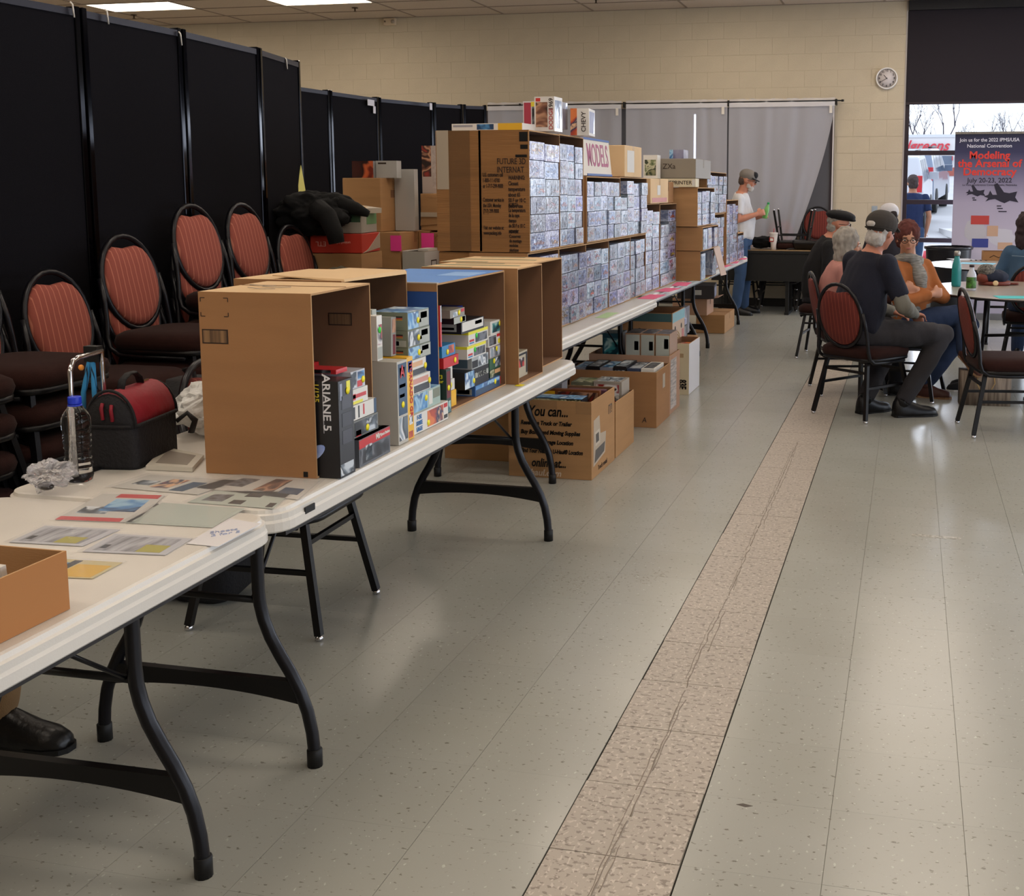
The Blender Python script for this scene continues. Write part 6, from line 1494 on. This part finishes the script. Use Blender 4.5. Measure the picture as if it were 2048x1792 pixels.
q = MB(); q.tube([T2_(V((.088*math.cos(t), -.012-.112*math.sin(t), .012))) for t in [PI*i/14 for i in range(15)]], .007, 6, flat=.5).build('cap_strap', MATS['charcoal_cap'], c_)

# 3. woman in glasses, orange cardigan, legs crossed, facing the camera
o0 = (.02, 8.28, 0); f = V((.80, -.60, 0)); rt = V((f.y, -f.x, 0))
J = dict(f=f, pelvis=V((0, 0, .56)), waist=V((.0, -.02, .69)), chest=V((-.01, -.02, .84)), neck=V((-.03, -.03, 1.005)), head=V((-.035, -.07, 1.135)), hf=V((.12, -1, -.12)), hup=V((0, -.05, 1)),
         sh=[V((-.12, -.14, .93)), V((.08, .11, .93))], el=[V((-.06, -.24, .70)), V((.22, .05, .72))], wr=[V((.14, -.13, .755)), V((.03, -.17, .79))],
         hd=[V((.8, .6, .1)), V((-.9, -.3, .1))], hn=[-f, -f], ht=[U, U],
         hip=[V((.0, -.09, .545)), V((.04, .09, .545))], kn=[V((.37, -.02, .615)), V((.42, .12, .52))], an=[V((.37, -.17, .36)), V((.12, .02, .10))], toe=[V((.47, -.24, .20)), V((.30, -.01, .03))], ftilt=(1, 0))
M_ORC = cloth('burnt_orange_knit', '9a5a2c')
P3, T3_ = person('woman in glasses and a burnt orange cardigan, arms and legs crossed', J, M_ORC, cloth('dark_blue_jeans', '22314e'), SK, .93, sleeve=.93, loc=o0, stout=1.05, hands=True, shoes=mat('brown_leather_boot', '4a2820', .5, bump=.2, bump_scale=60), sole=mat('tan_sole', '8c6a4c', .7), seed=7, boot=True)
face_bits(P3, T3_); glasses(P3, T3_); hair(P3, T3_, mat('auburn_hair', '5a2c26', .9, noise_amt=.3, noise_scale=50), length=.0, vol=1.13, seed=5)
M_SCF = mat('grey_striped_knit', '8d8a84', .95, col2='67645f', noise_scale=20, stretch=(1, 1, 8))
q = MB(); nk = J['neck']; q.tube([nk+F(0, 0, -.02)+f*.075*math.cos(t)+rt*.085*math.sin(t)+U*.015*math.sin(2*t) for t in [2*PI*i/16 for i in range(16)]], .040, 10, closed=True); q.tube([nk+F(.07, .02, -.04), nk+F(.12, .02, -.14), nk+F(.13, .0, -.24)], [.05, .055, .04], 10)
sculpt('scarf', q, M_SCF, P3, .011, 2, fold=.012, fs=18)
q = MB(); torso(q, [(lerp(J['pelvis'], J['waist'], .1), -rt, f, .175, .135), (J['waist'], -rt, f, .168, .13)]); sculpt('grey_shirt_hem', q, M_SCF, P3, .012, 2, fold=.01)

# 4. grey-haired woman in pink beside him
o0 = (-.50, 8.34, 0); a = math.radians(15); f = V((math.cos(a), math.sin(a), 0)); rt = V((f.y, -f.x, 0))
J = dict(f=f, pelvis=F(-.03, 0, .56), waist=F(-.03, 0, .68), chest=F(.0, .0, .82), neck=F(.03, .0, .97), head=F(.07, 0, 1.08), hf=f-U*.1+rt*.12, hup=V((0, 0, 1)),
         sh=[F(.02, .16, .90), F(.02, -.16, .90)], el=[F(.04, .21, .67), F(.05, -.21, .67)], wr=[F(.26, .10, .62), F(.26, -.10, .62)],
         hip=[F(.02, .09, .54), F(.02, -.09, .54)], kn=[F(.43, .10, .52), F(.43, -.10, .52)], an=[F(.42, .10, .09), F(.42, -.10, .09)], toe=[F(.60, .12, .03), F(.60, -.12, .03)])
P4, T4_ = person('woman with a grey bob and a pink top beside the navy-shirted man', J, cloth('dusty_pink_knit', 'b07a72'), cloth('dark_trousers', '17161b'), SK, .92, sleeve=.93, loc=o0, shoes=M_BLKM, seed=9)
face_bits(P4, T4_); hair(P4, T4_, mat('silver_hair', '9a938a', .8, noise_amt=.3, noise_scale=40, stretch=(1, 1, .2)), length=.09, vol=1.12, seed=8)

# 5. man in a black flat cap
o0 = (-.76, 10.22, 0); a = math.radians(12); f = V((math.cos(a), math.sin(a), 0)); rt = V((f.y, -f.x, 0))
J = dict(f=f, pelvis=F(-.03, 0, .57), waist=F(-.03, 0, .72), chest=F(.02, .0, .88), neck=F(.08, .0, 1.07), head=F(.15, 0, 1.175), hf=f-U*.15+rt*.1, hup=V((.1, 0, 1)),
         sh=[F(.05, .18, .98), F(.05, -.18, .98)], el=[F(.02, .24, .73), F(.06, -.24, .73)], wr=[F(.27, .14, .70), F(.27, -.12, .70)],
         hip=[F(.02, .10, .545), F(.02, -.10, .545)], kn=[F(.45, .13, .53), F(.45, -.13, .53)], an=[F(.42, .13, .09), F(.42, -.13, .09)], toe=[F(.62, .15, .03), F(.62, -.15, .03)])
M_BJ = cloth('black_wool', '0d0c0e')
P5, T5_ = person('man in a black flat cap, glasses and black jacket at the far table', J, M_BJ, cloth('dark_trousers', '17161b'), SKR, 1.0, sleeve=.95, loc=o0, stout=1.1, shoes=M_BLKM, seed=12, jacket=True)
face_bits(P5, T5_); glasses(P5, T5_); hair(P5, T5_, M_GHAIR, low=-.04, vol=.94, seed=3)
q = MB(); q.ell((0, .0, .075), (.112, .135, .048), 18, 9, T5_); q.ell((0, .095, .048), (.072, .05, .014), 14, 7, T5_); q.ell((0, -.01, .05), (.09, .105, .03), 14, 7, T5_); sculpt('flat_cap', q, M_BJ, P5, .009, 2)

# 6. person in a white cap (behind the woman in glasses)
o0 = (-.17, 11.25, 0); a = math.radians(115); f = V((math.cos(a), math.sin(a), 0)); rt = V((f.y, -f.x, 0))
J = dict(f=f, pelvis=F(-.03, 0, .57), waist=F(-.03, 0, .72), chest=F(.02, -.0, .90), neck=F(.05, .0, 1.09), head=F(.09, 0, 1.215), hf=f-U*.1, hup=V((0, 0, 1)),
         sh=[F(.05, .18, 1.0), F(.05, -.18, 1.0)], el=[F(.08, .25, .76), F(.08, -.25, .76)], wr=[F(.30, .14, .72), F(.30, -.14, .72)],
         hip=[F(.02, .10, .545), F(.02, -.10, .545)], kn=[F(.45, .13, .53), F(.45, -.13, .53)], an=[F(.42, .13, .09), F(.42, -.13, .09)], toe=[F(.62, .15, .03), F(.62, -.15, .03)])
P6, T6_ = person('person in a white baseball cap and dark jacket seen from behind', J, cloth('dark_plum_jacket', '1b1822'), cloth('dark_trousers', '17161b'), SKR, 1.0, sleeve=.95, loc=o0, stout=1.05, shoes=M_BLKM, seed=15, jacket=True)
face_bits(P6, T6_); hair(P6, T6_, mat('dark_hair', '2a2220', .9), low=-.04, vol=.98, seed=4); c_ = cap(P6, T6_, cloth('white_cap_cotton', 'c4c2c6'), None, 1.05)
q = MB(); q.smooth = True; q.ell((0, -.118, .028), (.036, .012, .022), 12, 8, T6_); q.build('strap_opening', MATS['dark_hair'], c_)

# 7. woman in a denim jacket at the right edge
o0 = (.99, 9.90, 0); a = math.radians(80); f = V((math.cos(a), math.sin(a), 0)); rt = V((f.y, -f.x, 0))
J = dict(f=f, pelvis=F(-.03, 0, .57), waist=F(-.03, 0, .70), chest=F(.0, .0, .86), neck=F(.0, -.02, 1.04), head=F(.02, -.04, 1.165), hf=f-U*.1+rt*.2, hup=V((0, 0, 1)),
         sh=[F(.02, .175, .96), F(.02, -.175, .96)], el=[F(.0, .25, .72), F(.02, -.28, .72)], wr=[F(.24, .16, .70), F(.26, -.16, .70)],
         hip=[F(.02, .10, .545), F(.02, -.10, .545)], kn=[F(.43, .12, .52), F(.43, -.12, .52)], an=[F(.40, .12, .09), F(.40, -.12, .09)], toe=[F(.58, .14, .03), F(.58, -.14, .03)])
P7, T7_ = person('person with dark shoulder-length hair in a denim jacket at the right edge', J, cloth('mid_blue_denim', '3b5672'), cloth('dark_blue_jeans', '22314e'), SK, .97, sleeve=.95, loc=o0, stout=1.1, shoes=M_BLKM, seed=18, jacket=True)
face_bits(P7, T7_); hair(P7, T7_, mat('dark_plum_hair', '2c1d22', .8, noise_amt=.3, noise_scale=40), length=.11, vol=1.18, seed=6)
MB().tube([J['chest']+F(-.132, .15, .08), J['chest']+F(-.142, 0, .075), J['chest']+F(-.132, -.15, .08)], .004, 5).build('yoke_seam', mat('pale_denim_stitch', '6e8296', .9), P7)

# 8. someone behind the nearest table, only a shoe and trouser cuff in view
o0 = (-2.63, 2.14, 0); f = V((1, 0, 0)); rt = V((0, -1, 0))
J = dict(f=f, pelvis=F(-.03, 0, .57), waist=F(-.05, 0, .72), chest=F(-.06, .0, .90), neck=F(-.05, .0, 1.09), head=F(-.02, 0, 1.215), hf=f-U*.2, hup=V((0, 0, 1)),
         sh=[F(-.05, .18, 1.0), F(-.05, -.18, 1.0)], el=[F(-.03, .25, .76), F(-.03, -.25, .76)], wr=[F(.20, .14, .66), F(.20, -.14, .66)],
         hip=[F(.02, .10, .545), F(.02, -.10, .545)], kn=[F(.36, .15, .53), F(.36, -.27, .52)], an=[F(.16, .14, .09), F(.29, -.295, .095)], toe=[F(.36, .16, .03), F(.515, -.295, .03)])
P8, T8_ = person('person behind the nearest table, only a black shoe and tan cuff in view', J, cloth('dark_green_shirt', '2c3328'), cloth('tan_khaki', '8a6a45'), SKR, 1.0, sleeve=.95, loc=o0, shoes=mat('black_leather_shoe', '0b0a0b', .35, bump=.3, bump_scale=30), seed=21)
face_bits(P8, T8_); hair(P8, T8_, M_GHAIR, seed=9)
# ---------------------------------------------------------------- round tables
def round_table(label, x, y, rz):
    t = thing('round_table', label, 'table', (x, y, 0), rz, 'round folding tables')
    m = MB(); m.lathe([(.905, .722), (.910, .7385), (.902, .7405)], 64, smooth=False); m.build('tabletop', mat('grey_beige_laminate', '9b9187', .28), t)
    MB().lathe([(.905, .7215), (.9145, .723), (.9145, .7375), (.909, .7388)], 64, cap=False).build('edge_band', mat('dark_edge_band', '17151a', .4), t)
    for s_ in (-1, 1):
        MB().box(-.42, .42, s_*.36-.02, s_*.36+.02, .655, .721).build('apron_rail', M_RUB, t)
        for sx in (-1, 1): MB().tube([(sx*.34, s_*.36, .66), (sx*.34, s_*.38, .40), (sx*.36, s_*.42, .012)], .016, 8).build('leg', M_GREYM, t)
        MB().tube([(-.34, s_*.375, .36), (.34, s_*.375, .36)], .012, 8).build('cross_tube', M_BLKM, t)
        MB().tube([(0, s_*.37, .66), (0, s_*.375, .36)], .012, 8).build('centre_tube', M_BLKM, t)
        MB().tube([(0, s_*.37, .36), (0, s_*.2, .5), (0, s_*.1, .715)], .009, 6).build('brace', M_BLKM, t)
        for sx in (-1, 1): MB().lathe([(.02, 0), (.02, .02)], 10, (sx*.36, s_*.42, 0)).build('foot_cap', M_RUB, t)
    return t
round_table('nearer round table with the bottles and the newsboy cap', 1.03, 8.87, .35)
round_table('farther round table with papers and a small cardboard box', 1.06, 11.80, .1)
ZR = .7412
p = atz(1912, 573, ZR)
tb = thing('metal_flask', 'teal metal water flask with a brushed steel cap', 'bottle', (p.x, p.y, ZR))
m = MB(); m.smooth = True; m.lathe([(.030, 0), (.034, .004), (.036, .02), (.036, .13), (.033, .165), (.024, .20), (.019, .225), (.0185, .235)], 28).build('flask_body', mat('teal_enamel', '0f7f80', .35, coat=.3), tb)
m = MB(); m.smooth = True; m.lathe([(.022, .235), (.024, .238), (.024, .264), (.018, .272), (.004, .273)], 20).build('steel_cap', mat('brushed_steel', '9d9a94', .35, .9), tb)
p = atz(1942, 581, ZR)
jb = thing('juice_bottle', 'nearly empty clear bottle with a dark green printed label', 'bottle', (p.x, p.y, ZR))
m = MB(); m.smooth = True; m.lathe([(.031, 0), (.035, .004), (.036, .02), (.036, .10), (.034, .118), (.018, .150), (.0155, .165), (.0155, .178)], 24).build('bottle_body', mat('milky_clear_plastic', 'cfd3dc', .12, alpha=.75, coat=.5), jb)
MB().lathe([(.0365, .018), (.0368, .02), (.0368, .098), (.0365, .10)], 24, cap=False).build('wrap_label', mat('green_fruit_label', '1c2c18', .4, col2='4f8a34', noise_scale=28), jb)
MB().lathe([(.018, .172), (.018, .190)], 16).build('cap', mat('dark_red_cap', '2e1a1c', .4), jb)
# newsboy cap lying on the table
p = atz(1990, 571, ZR)
nc = thing('newsboy_cap', 'navy and brown newsboy cap with a grey tweed crown lying on the table', 'hat', (p.x, p.y+.08, ZR), .0)
q = MB(); q.ell((0, 0, .062), (.115, .125, .062), 20, 12); q.ell((-.06, -.03, .10), (.07, .08, .06), 14, 9); sculpt('cap_crown', q, cloth('navy_wool', '1f2638'), nc, .009, 2, fold=.012, fs=14)
q = MB(); q.ell((-.065, -.035, .105), (.073, .083, .060), 16, 10); sculpt('tweed_crown', q, mat('grey_tweed', '7b7770', .95, col2='3c3a38', noise_scale=60), nc, .008, 2, fold=.008, fs=30)
MB().loft([outline(.12, .128, .002, .11, 7), outline(.122, .13, .02, .11, 7), outline(.116, .124, .03, .11, 7)]).build('leather_band', mat('brown_leather', '6b2d20', .5), nc)
q = MB(); q.smooth = True; q.ell((-.085, -.06, .055), (.055, .06, .045), 14, 9).build('leather_panel', MATS['brown_leather'], nc)
q = MB(); q.M = Matrix.Translation((.0, -.132, .022)) @ Matrix.Rotation(PI/2, 4, 'X'); q.lathe([(.010, 0), (.020, 0), (.021, .005), (.010, .006)], 16).build('button', mat('cream_button', 'd8bd92', .4), nc)
MB().loft([outline(.05, .03, .004, .02, 5, .13), outline(.052, .032, .018, .02, 5, .128)]).build('cap_peak', MATS['brown_leather'], nc)
M_AQ = mat('aqua_paper', '2fb4b8', .6)
p = atz(2012, 594, ZR); tag(MB().box(-.17, .17, -.1, .1, 0, .0012).build('paper_sheet', M_AQ, None, loc=(p.x+.1, p.y, ZR), rz=.15), 'aqua printed sheet near the front edge of the nearer round table', 'paper')
p = atz(1955, 527, ZR); tag(MB().box(-.17, .17, -.12, .12, 0, .0012).build('paper_sheet', mat('light_blue_paper', '7fc3e0', .6), None, loc=(p.x, p.y, ZR), rz=-.2), 'light blue sheet on the farther round table', 'paper')
p = atz(1925, 520, ZR); tag(MB().box(-.12, .12, -.15, .15, 0, .0012).build('paper_sheet', W_('cfd2dc', .6), None, loc=(p.x, p.y+.1, ZR), rz=.3), 'white printed sheet at the back of the farther round table', 'paper')
q = MB()
for k in range(4): q.box(-.1+.05*k, -.08+.05*k, -.02, .05, .0, .004)
tag(q.build('small_parts', M_RUB, None, loc=(atz(1960, 521, ZR).x+.0, atz(1960, 521, ZR).y, ZR)), 'a few black model sprue pieces on the farther round table', 'parts')
o = q and [x for x in C.objects if x.name.startswith('small_parts')][0]; o['kind'] = 'stuff'
p = atz(1985, 521, ZR)
bx2 = open_box('small open cardboard box with sketched lines on the farther round table', (p.x-.10, p.x+.16, p.y, p.y+.22, ZR, ZR+.095), 'z', .004, m=M_CARD, mi=M_CARDI, name='small_box')
MB().tube([(-.06, -.112, .03), (-.02, -.113, .055), (.03, -.112, .03), (.08, -.113, .06), (.12, -.112, .035)], .003, 5).build('drawn_line', M_INK, bx2)
# gift bag on the floor
gb = thing('gift_bag', 'wood-grain printed paper bag on the floor under the round table', 'bag', (.535, 8.13, 0), .04)
M_WOODP = mat('wood_grain_print', '8d7f70', .6, col2='5a4c40', noise_scale=9, stretch=(6, 6, .4))
MB().loft([outline(.17, .07, 0, .005, 2), outline(.172, .075, .24, .005, 2)]).build('bag_body', M_WOODP, gb)
for s_ in (-1, 1): MB().tube([(-.05, s_*.078, .235), (-.06, s_*.085, .16), (-.03, s_*.088, .10), (.03, s_*.088, .10), (.06, s_*.085, .16), (.05, s_*.078, .235)], .0035, 6).build('rope_handle', mat('jute_rope', 'a88a58', .9), gb)
# black sneaker pair half hidden behind the bag
for i, (u, v, w) in enumerate(((1884, 776, 'nearer'), (1896, 742, 'farther, slightly raised'))):
    p = atz(u, v, 0) if i == 0 else None
    R_ = thing('sneaker', '%s black sneaker with a white sole behind the wood-grain bag' % w, 'shoe', (.33, 8.62, 0) if i == 0 else (.36, 8.80, 0))
    shoe(R_, V((.22, .05, 0)), V((-.03, -.02, 0)), cloth('black_canvas', '101013'), W_('c9c4bd'), h=.085, w=.042)
# black tub behind the tables
tc_ = thing('trash_can', 'black round trash can with a rolled rim below the window', 'bin', (.43, 13.35, 0))
m = MB(); m.smooth = True; m.lathe([(.20, 0), (.21, .02), (.25, .80), (.252, .82)], 28).build('can_body', mat('black_plastic', '0e0d14', .4), tc_)
m = MB(); m.smooth = True; m.lathe([(.245, .81), (.268, .815), (.272, .835), (.262, .85), (.245, .845)], 28, cap=False).build('rim', mat('black_plastic_rim', '12121a', .25), tc_)

# ---------------------------------------------------------------- roll-up banner
YBn = 13.62
def bp_(u, v): return aty(u, v, YBn)
bl_ = bp_(1911, 265); bw = .86
bn = thing('roll_up_banner', 'tall roll-up banner inviting visitors to a 2022 national convention', 'banner', (bl_.x+bw/2, YBn, 0))
M_BAN = bpy.data.materials.new('banner_print'); M_BAN.use_nodes = True; nt_ = M_BAN.node_tree; b_ = nt_.nodes['Principled BSDF']
tc = nt_.nodes.new('ShaderNodeTexCoord'); sp = nt_.nodes.new('ShaderNodeSeparateXYZ'); nt_.links.new(tc.outputs['Object'], sp.inputs[0])
mr = nt_.nodes.new('ShaderNodeMapRange'); mr.inputs[1].default_value = .7; mr.inputs[2].default_value = 2.1; nt_.links.new(sp.outputs['Z'], mr.inputs[0])
cr_ = nt_.nodes.new('ShaderNodeValToRGB'); els = cr_.color_ramp.elements
els[0].position = 0; els[0].color = lin('c3bcd0'); els[1].position = 1; els[1].color = lin('191a3a')
for p_, c_ in ((.45, 'a79fb8'), (.68, '6e6888'), (.86, '2c2c52')): e = els.new(p_); e.color = lin(c_)
nt_.links.new(mr.outputs[0], cr_.inputs[0]); nt_.links.new(cr_.outputs[0], b_.inputs['Base Color']); b_.inputs['Roughness'].default_value = .5
zt_b = bl_.z
MB().box(-bw/2, bw/2, -.001, .001, .06, zt_b-.01).build('banner_sheet', M_BAN, bn)
MB().box(-bw/2-.005, bw/2+.005, -.012, .012, zt_b-.02, zt_b+.006).build('top_rail', M_CHROME, bn)
MB().box(-bw/2-.02, bw/2+.02, -.09, .09, 0, .07).build('base_cassette', mat('dull_aluminium', '8a8a8e', .4, .8), bn)
MB().tube([(0, .03, .05), (0, .02, zt_b)], .008, 8).build('support_pole', M_CHROME, bn)
def bt(s, v, size, m, sx=1, bold=.001, du=0):
    p = bp_(1979+du, v); return text('lettering', s, size, plane_ny(p.x-bn.location.x, -.0025, p.z), m, bn, bold=bold, sx=sx)
M_WT = W_('d3d3e2'); M_RT = W_('d8392f'); M_DK = W_('1f1b30')
bt('Join us for the 2022 IPMS/USA', 280, .055, M_WT, .95, .0008); bt('National Convention', 292, .055, M_WT, 1.05, .0008)
bt('Modeling', 311, .118, M_RT, 1.02, .003); bt('the Arsenal of', 327.5, .118, M_RT, 1.02, .003); bt('Democracy', 344, .118, M_RT, 1.05, .003)
bt('July 20-23, 2022', 361, .075, M_DK, 1.0, .001); bt('La Vista Conference Center Omaha, Nebraska', 370, .030, M_DK, 1.05, 0)
def sil(u0, v0, k, pts, nm, m=M_DK, y=-.003):
    p = bp_(u0, v0); q = MB(); q.prism([(p.x-bn.location.x+a*k, p.z+b*k) for a, b in pts], y, y+.0012, 'y'); q.build(nm, m, bn)
plane = [(-.17, .03), (-.12, .05), (-.10, .10), (-.07, .05), (-.02, .05), (-.06, .17), (-.02, .19), (.06, .08), (.12, .07), (.21, .09), (.19, .02), (.23, -.04), (.13, -.02), (.07, -.05), (.02, -.03), (-.04, .0), (-.10, -.01), (-.15, -.03), (-.12, .01)]
sil(1997, 398, .95, plane, 'aeroplane_print'); sil(1948, 388, .55, plane, 'aeroplane_print')
for i, (u, v, w) in enumerate(((1998, 412, .05), (2000, 417, .06), (2005, 423, .09), (1947, 396, .03), (1949, 400, .04))):
    p = bp_(u, v); MB().box(p.x-bn.location.x-w/2, p.x-bn.location.x+w/2, -.0035, -.0025, p.z-.006, p.z+.006).build('bomb_print', M_DK, bn)
def blob(u, v, rx, rz, m, y, nm='colour_patch', n=16, seed=0):
    p = bp_(u, v); q = MB(); q.prism([(p.x-bn.location.x+rx*math.cos(2*PI*i/n)*(1+.12*math.sin(3*i+seed)), p.z+rz*math.sin(2*PI*i/n)*(1+.1*math.cos(2*i+seed))) for i in range(n)], y, y+.0006, 'y'); q.build(nm, m, bn)
# plain patches stand in for the printed artwork
blob(1950, 462, .12, .14, W_('b9b6c0'), -.0022, seed=1); blob(2002, 474, .15, .10, W_('c4c2d0'), -.0022, seed=2)
for (u, v, w, h, m_) in ((1960, 440, .20, .10, W_('b8403c')), (1985, 462, .12, .12, W_('c4a088')), (1960, 486, .18, .10, W_('35408c')), (2010, 492, .16, .08, W_('c4a088'))):
    p = bp_(u, v); MB().box(p.x-bn.location.x-w/2, p.x-bn.location.x+w/2, -.0040, -.0030, p.z-h/2, p.z+h/2).build('colour_patch', m_, bn)

# ---------------------------------------------------------------- outside the window
def gz(y): return .05*(y-16) if y > 16 else -.02
gnd = MB(); gnd.add([(-60, BACK+.25, -.06), (80, BACK+.25, -.06), (80, 16, -.02), (-60, 16, -.02), (80, 70, gz(70)), (-60, 70, gz(70)), (120, 260, gz(70)+2), (-120, 260, gz(70)+2)], [(0, 1, 2, 3), (3, 2, 4, 5), (5, 4, 6, 7)])
struct('ground_outside', gnd, mat('pale_concrete', 'b9b9bd', .9, noise_amt=.08, noise_scale=.6))
st = thing('store_building', 'long white store across the parking lot with a red script sign', 'building', (0, 60, gz(60)))
zt_s = 4.12-gz(60)
MB().box(-16, 30, 0, 12, 0, zt_s).build('wall', mat('white_stucco', 'd4d4d6', .8), st)
MB().box(-16, 30, -.05, 12, zt_s, zt_s+.15).build('roof_edge', W_('c8ccd4'), st)
for i in range(14):
    x = -9+i*1.9
    f_ = MB().box(x, x+1.45, -.06, 0, .62 if False else .55, 1.0).build('window', W_('5d6b80'), st)
MB().box(-16, 30, -.04, 0, 0, .42).build('brick_base', W_('a0574c'), st)
M_SGN = W_('c22c3c')
def sp_(u, v): return aty(u, v, 59.9)
pe = sp_(1897, 292)
text('lettering', 'Walgreens', .74, plane_ny(pe.x, -.12, pe.z-gz(60)), M_SGN, st, 'RIGHT', ext=.03, shear=.35, bold=.012, sx=.98)
pe = sp_(1838, 317); text('lettering', '24 HR', .30, plane_ny(pe.x, -.12, pe.z-gz(60)), M_SGN, st, 'CENTER', ext=.02, bold=.008)
pe = sp_(1906, 317); text('lettering', '1 HR PHOTO', .28, plane_ny(pe.x-.1, -.12, pe.z-gz(60)), M_SGN, st, 'LEFT', ext=.02, bold=.008)
def car(label, x, y, body, rz=0, kind='suv'):
    t = thing('car', label, 'car', (x, y, gz(y)), rz)
    t.rotation_euler = (math.atan(.05), 0, rz)
    prof = [(-2.3, .45), (-2.32, .95), (-2.2, 1.12), (-1.95, 1.68), (-1.6, 1.76), (.3, 1.74), (.7, 1.62), (1.3, 1.12), (2.2, .98), (2.35, .6), (2.3, .35), (-2.25, .35)]
    m = MB(); m.smooth = False
    def ring(x_, inz): return [(x_*(1 if z < 1.0 else 1-inz*(z-1.0)), yy, z) for yy, z in prof]
    m.loft([ring(-.92, .22), ring(-.80, .2), ring(.80, .2), ring(.92, .22)], True, False)
    m.build('body', body, t, bevel=.03)
    M_W = mat('car_glass', '39495c', .08, spec=.8)
    for s_ in (-1, 1):
        def sx(z): return s_*(.92*(1-.22*(z-1.0))+.006)
        for a_, b_, c_, d_ in ((-1.75, -.95, -1.55, -.95), (-.88, -.05, -.88, -.05), (.02, .98, .02, .62)):
            q = MB(); q.add([(sx(1.12), a_, 1.12), (sx(1.12), b_, 1.12), (sx(1.60), d_, 1.60), (sx(1.60), c_, 1.60)], [(0, 1, 2, 3)]); q.build('side_window', M_W, t)
        for yy in (-1.45, 1.45):
            q = MB(); q.M = Matrix.Translation((s_*.82, yy, .34)) @ Matrix.Rotation(PI/2, 4, 'Y'); q.lathe([(.20, -.12), (.34, -.11), (.34, .11), (.20, .12)], 20).build('wheel', M_RUB, t)
        MB().box(s_*.80-.09, s_*.80+.09, -2.335, -2.20, .92, 1.28).build('tail_light', W_('b3202a'), t)
        MB().box(s_*.96-.06 if s_ > 0 else s_*.96-.16, s_*.96+.16 if s_ > 0 else s_*.96+.06, .80, .95, 1.08, 1.26).build('mirror', body, t)
        MB().tube([(s_*.68, -1.5, 1.80), (s_*.68, .2, 1.80)], .025, 6).build('roof_rail', M_BLKM, t)
    q = MB(); q.add([(-.68, -2.155, 1.20), (.68, -2.155, 1.20), (.60, -1.975, 1.62), (-.60, -1.975, 1.62)], [(0, 1, 2, 3)]); q.build('rear_window', M_W, t)
    MB().box(-.9, .9, -2.38, -2.28, .38, .62).build('bumper', M_BLKM, t)
    MB().box(-.16, .16, -2.345, -2.325, .72, .86).build('number_plate', W_('b8bcc4'), t)
    return t
M_CARW = mat('white_car_paint', 'b6bac4', .25, coat=.6); M_CARS = mat('silver_blue_car_paint', '6d7b92', .25, .3, coat=.6)
car('nearer white SUV parked outside, its rear to the window', -.52, 28.5, M_CARW, -.06)
car('second silver-blue SUV parked farther outside', -.05, 34.5, M_CARS, -.12)
tag(MB().loft([outline(.16, .09, .0, .08), outline(.2, .13, .1, .09), outline(.18, .1, .2, .08)]).build('red_bag', W_('c2303f'), None, loc=(.42, 20.5, gz(20.5))), 'red bundle on the pavement outside the window', 'bag')
tag(MB().box(-.15, .15, -1.6, 1.6, 0, .14).build('parking_kerb', W_('d0d0d2'), None, loc=(.95, 25.5, gz(25.5)), rz=.1), 'white concrete kerb outside the window', 'kerb')
# bare trees beyond the store
M_BARK = mat('grey_bark', '4c4650', .9)
def tree(label, x, y, h, seed, spread=1.0, depth=5):
    r = random.Random(seed); m = MB()
    def br(p, d, L, rad, k):
        q = p+d*L; m.tube([p, lerp(p, q, .5)+V((r.uniform(-1, 1), r.uniform(-1, 1), 0))*L*.04, q], [rad, rad*.85, rad*.7], 4, cap=False)
        if k == 0: return
        for _ in range(r.choice((2, 3, 3)) if k > 1 else 3):
            nd = (d+V((r.uniform(-1, 1)*spread, r.uniform(-1, 1)*spread, r.uniform(-.1, .5)))*.62).normalized()
            br(lerp(p, q, r.uniform(.7, 1)), nd, L*r.uniform(.6, .82), rad*.55, k-1)
    br(V((0, 0, 0)), V((0, 0, 1)), h*.30, h*.012, depth)
    tag(m.build('bare_tree', M_BARK, None, loc=(x, y, gz(70))), label, 'tree', 'bare winter trees beyond the store')
for i, (u, y, h, lab) in enumerate(((1818, 88, 6.0, 'leftmost bare tree beyond the store, at the window frame'), (1835, 84, 5.8, 'multi-stemmed bare tree second from the left above the sign'), (1858, 95, 5.0, 'thin bare tree between the two tall ones'), (1888, 82, 6.6, 'tallest bare forked tree above the red sign'), (1930, 92, 4.4, 'low bushy bare tree just right of the forked one'), (1962, 95, 4.6, 'bare tree above the left half of the banner'), (1990, 98, 4.8, 'bare tree above the middle of the banner'), (2020, 94, 5.4, 'purplish bare tree above the right half of the banner'), (2050, 96, 5.6, 'last bare tree at the right edge'))):
    p = aty(u, 275, y); tree(lab, p.x, y, h+1.2, 40+i, depth=5)
# person walking outside
o0 = (.02, 17.0, 0); a = math.radians(100); f = V((math.cos(a), math.sin(a), 0)); rt = V((f.y, -f.x, 0))
J = dict(f=f, pelvis=F(0, 0, .92), waist=F(.0, 0, 1.06), chest=F(.0, 0, 1.25), neck=F(.0, 0, 1.445), head=F(.03, 0, 1.575), hf=f, hup=V((0, 0, 1)),
         sh=[F(.0, .18, 1.36), F(.0, -.18, 1.36)], el=[F(-.02, .24, 1.10), F(.02, -.22, 1.10)], wr=[F(.08, .22, .86), F(.18, -.14, .98)],
         hip=[F(0, .09, .88), F(0, -.09, .88)], kn=[F(.06, .10, .48), F(-.02, -.10, .48)], an=[F(.05, .11, .085), F(-.08, -.11, .085)], toe=[F(.24, .12, .03), F(.10, -.13, .03)])
P9, T9_ = person('person in a navy T-shirt standing outside the window, seen from behind', J, cloth('navy_tee', '1f2f58'), cloth('blue_denim', '31496b'), SK, .98, sleeve=.36, loc=o0, shoes=M_BLKM, seed=30)
face_bits(P9, T9_); hair(P9, T9_, mat('short_brown_hair', '4a3f3f', .9), vol=.95, seed=5)
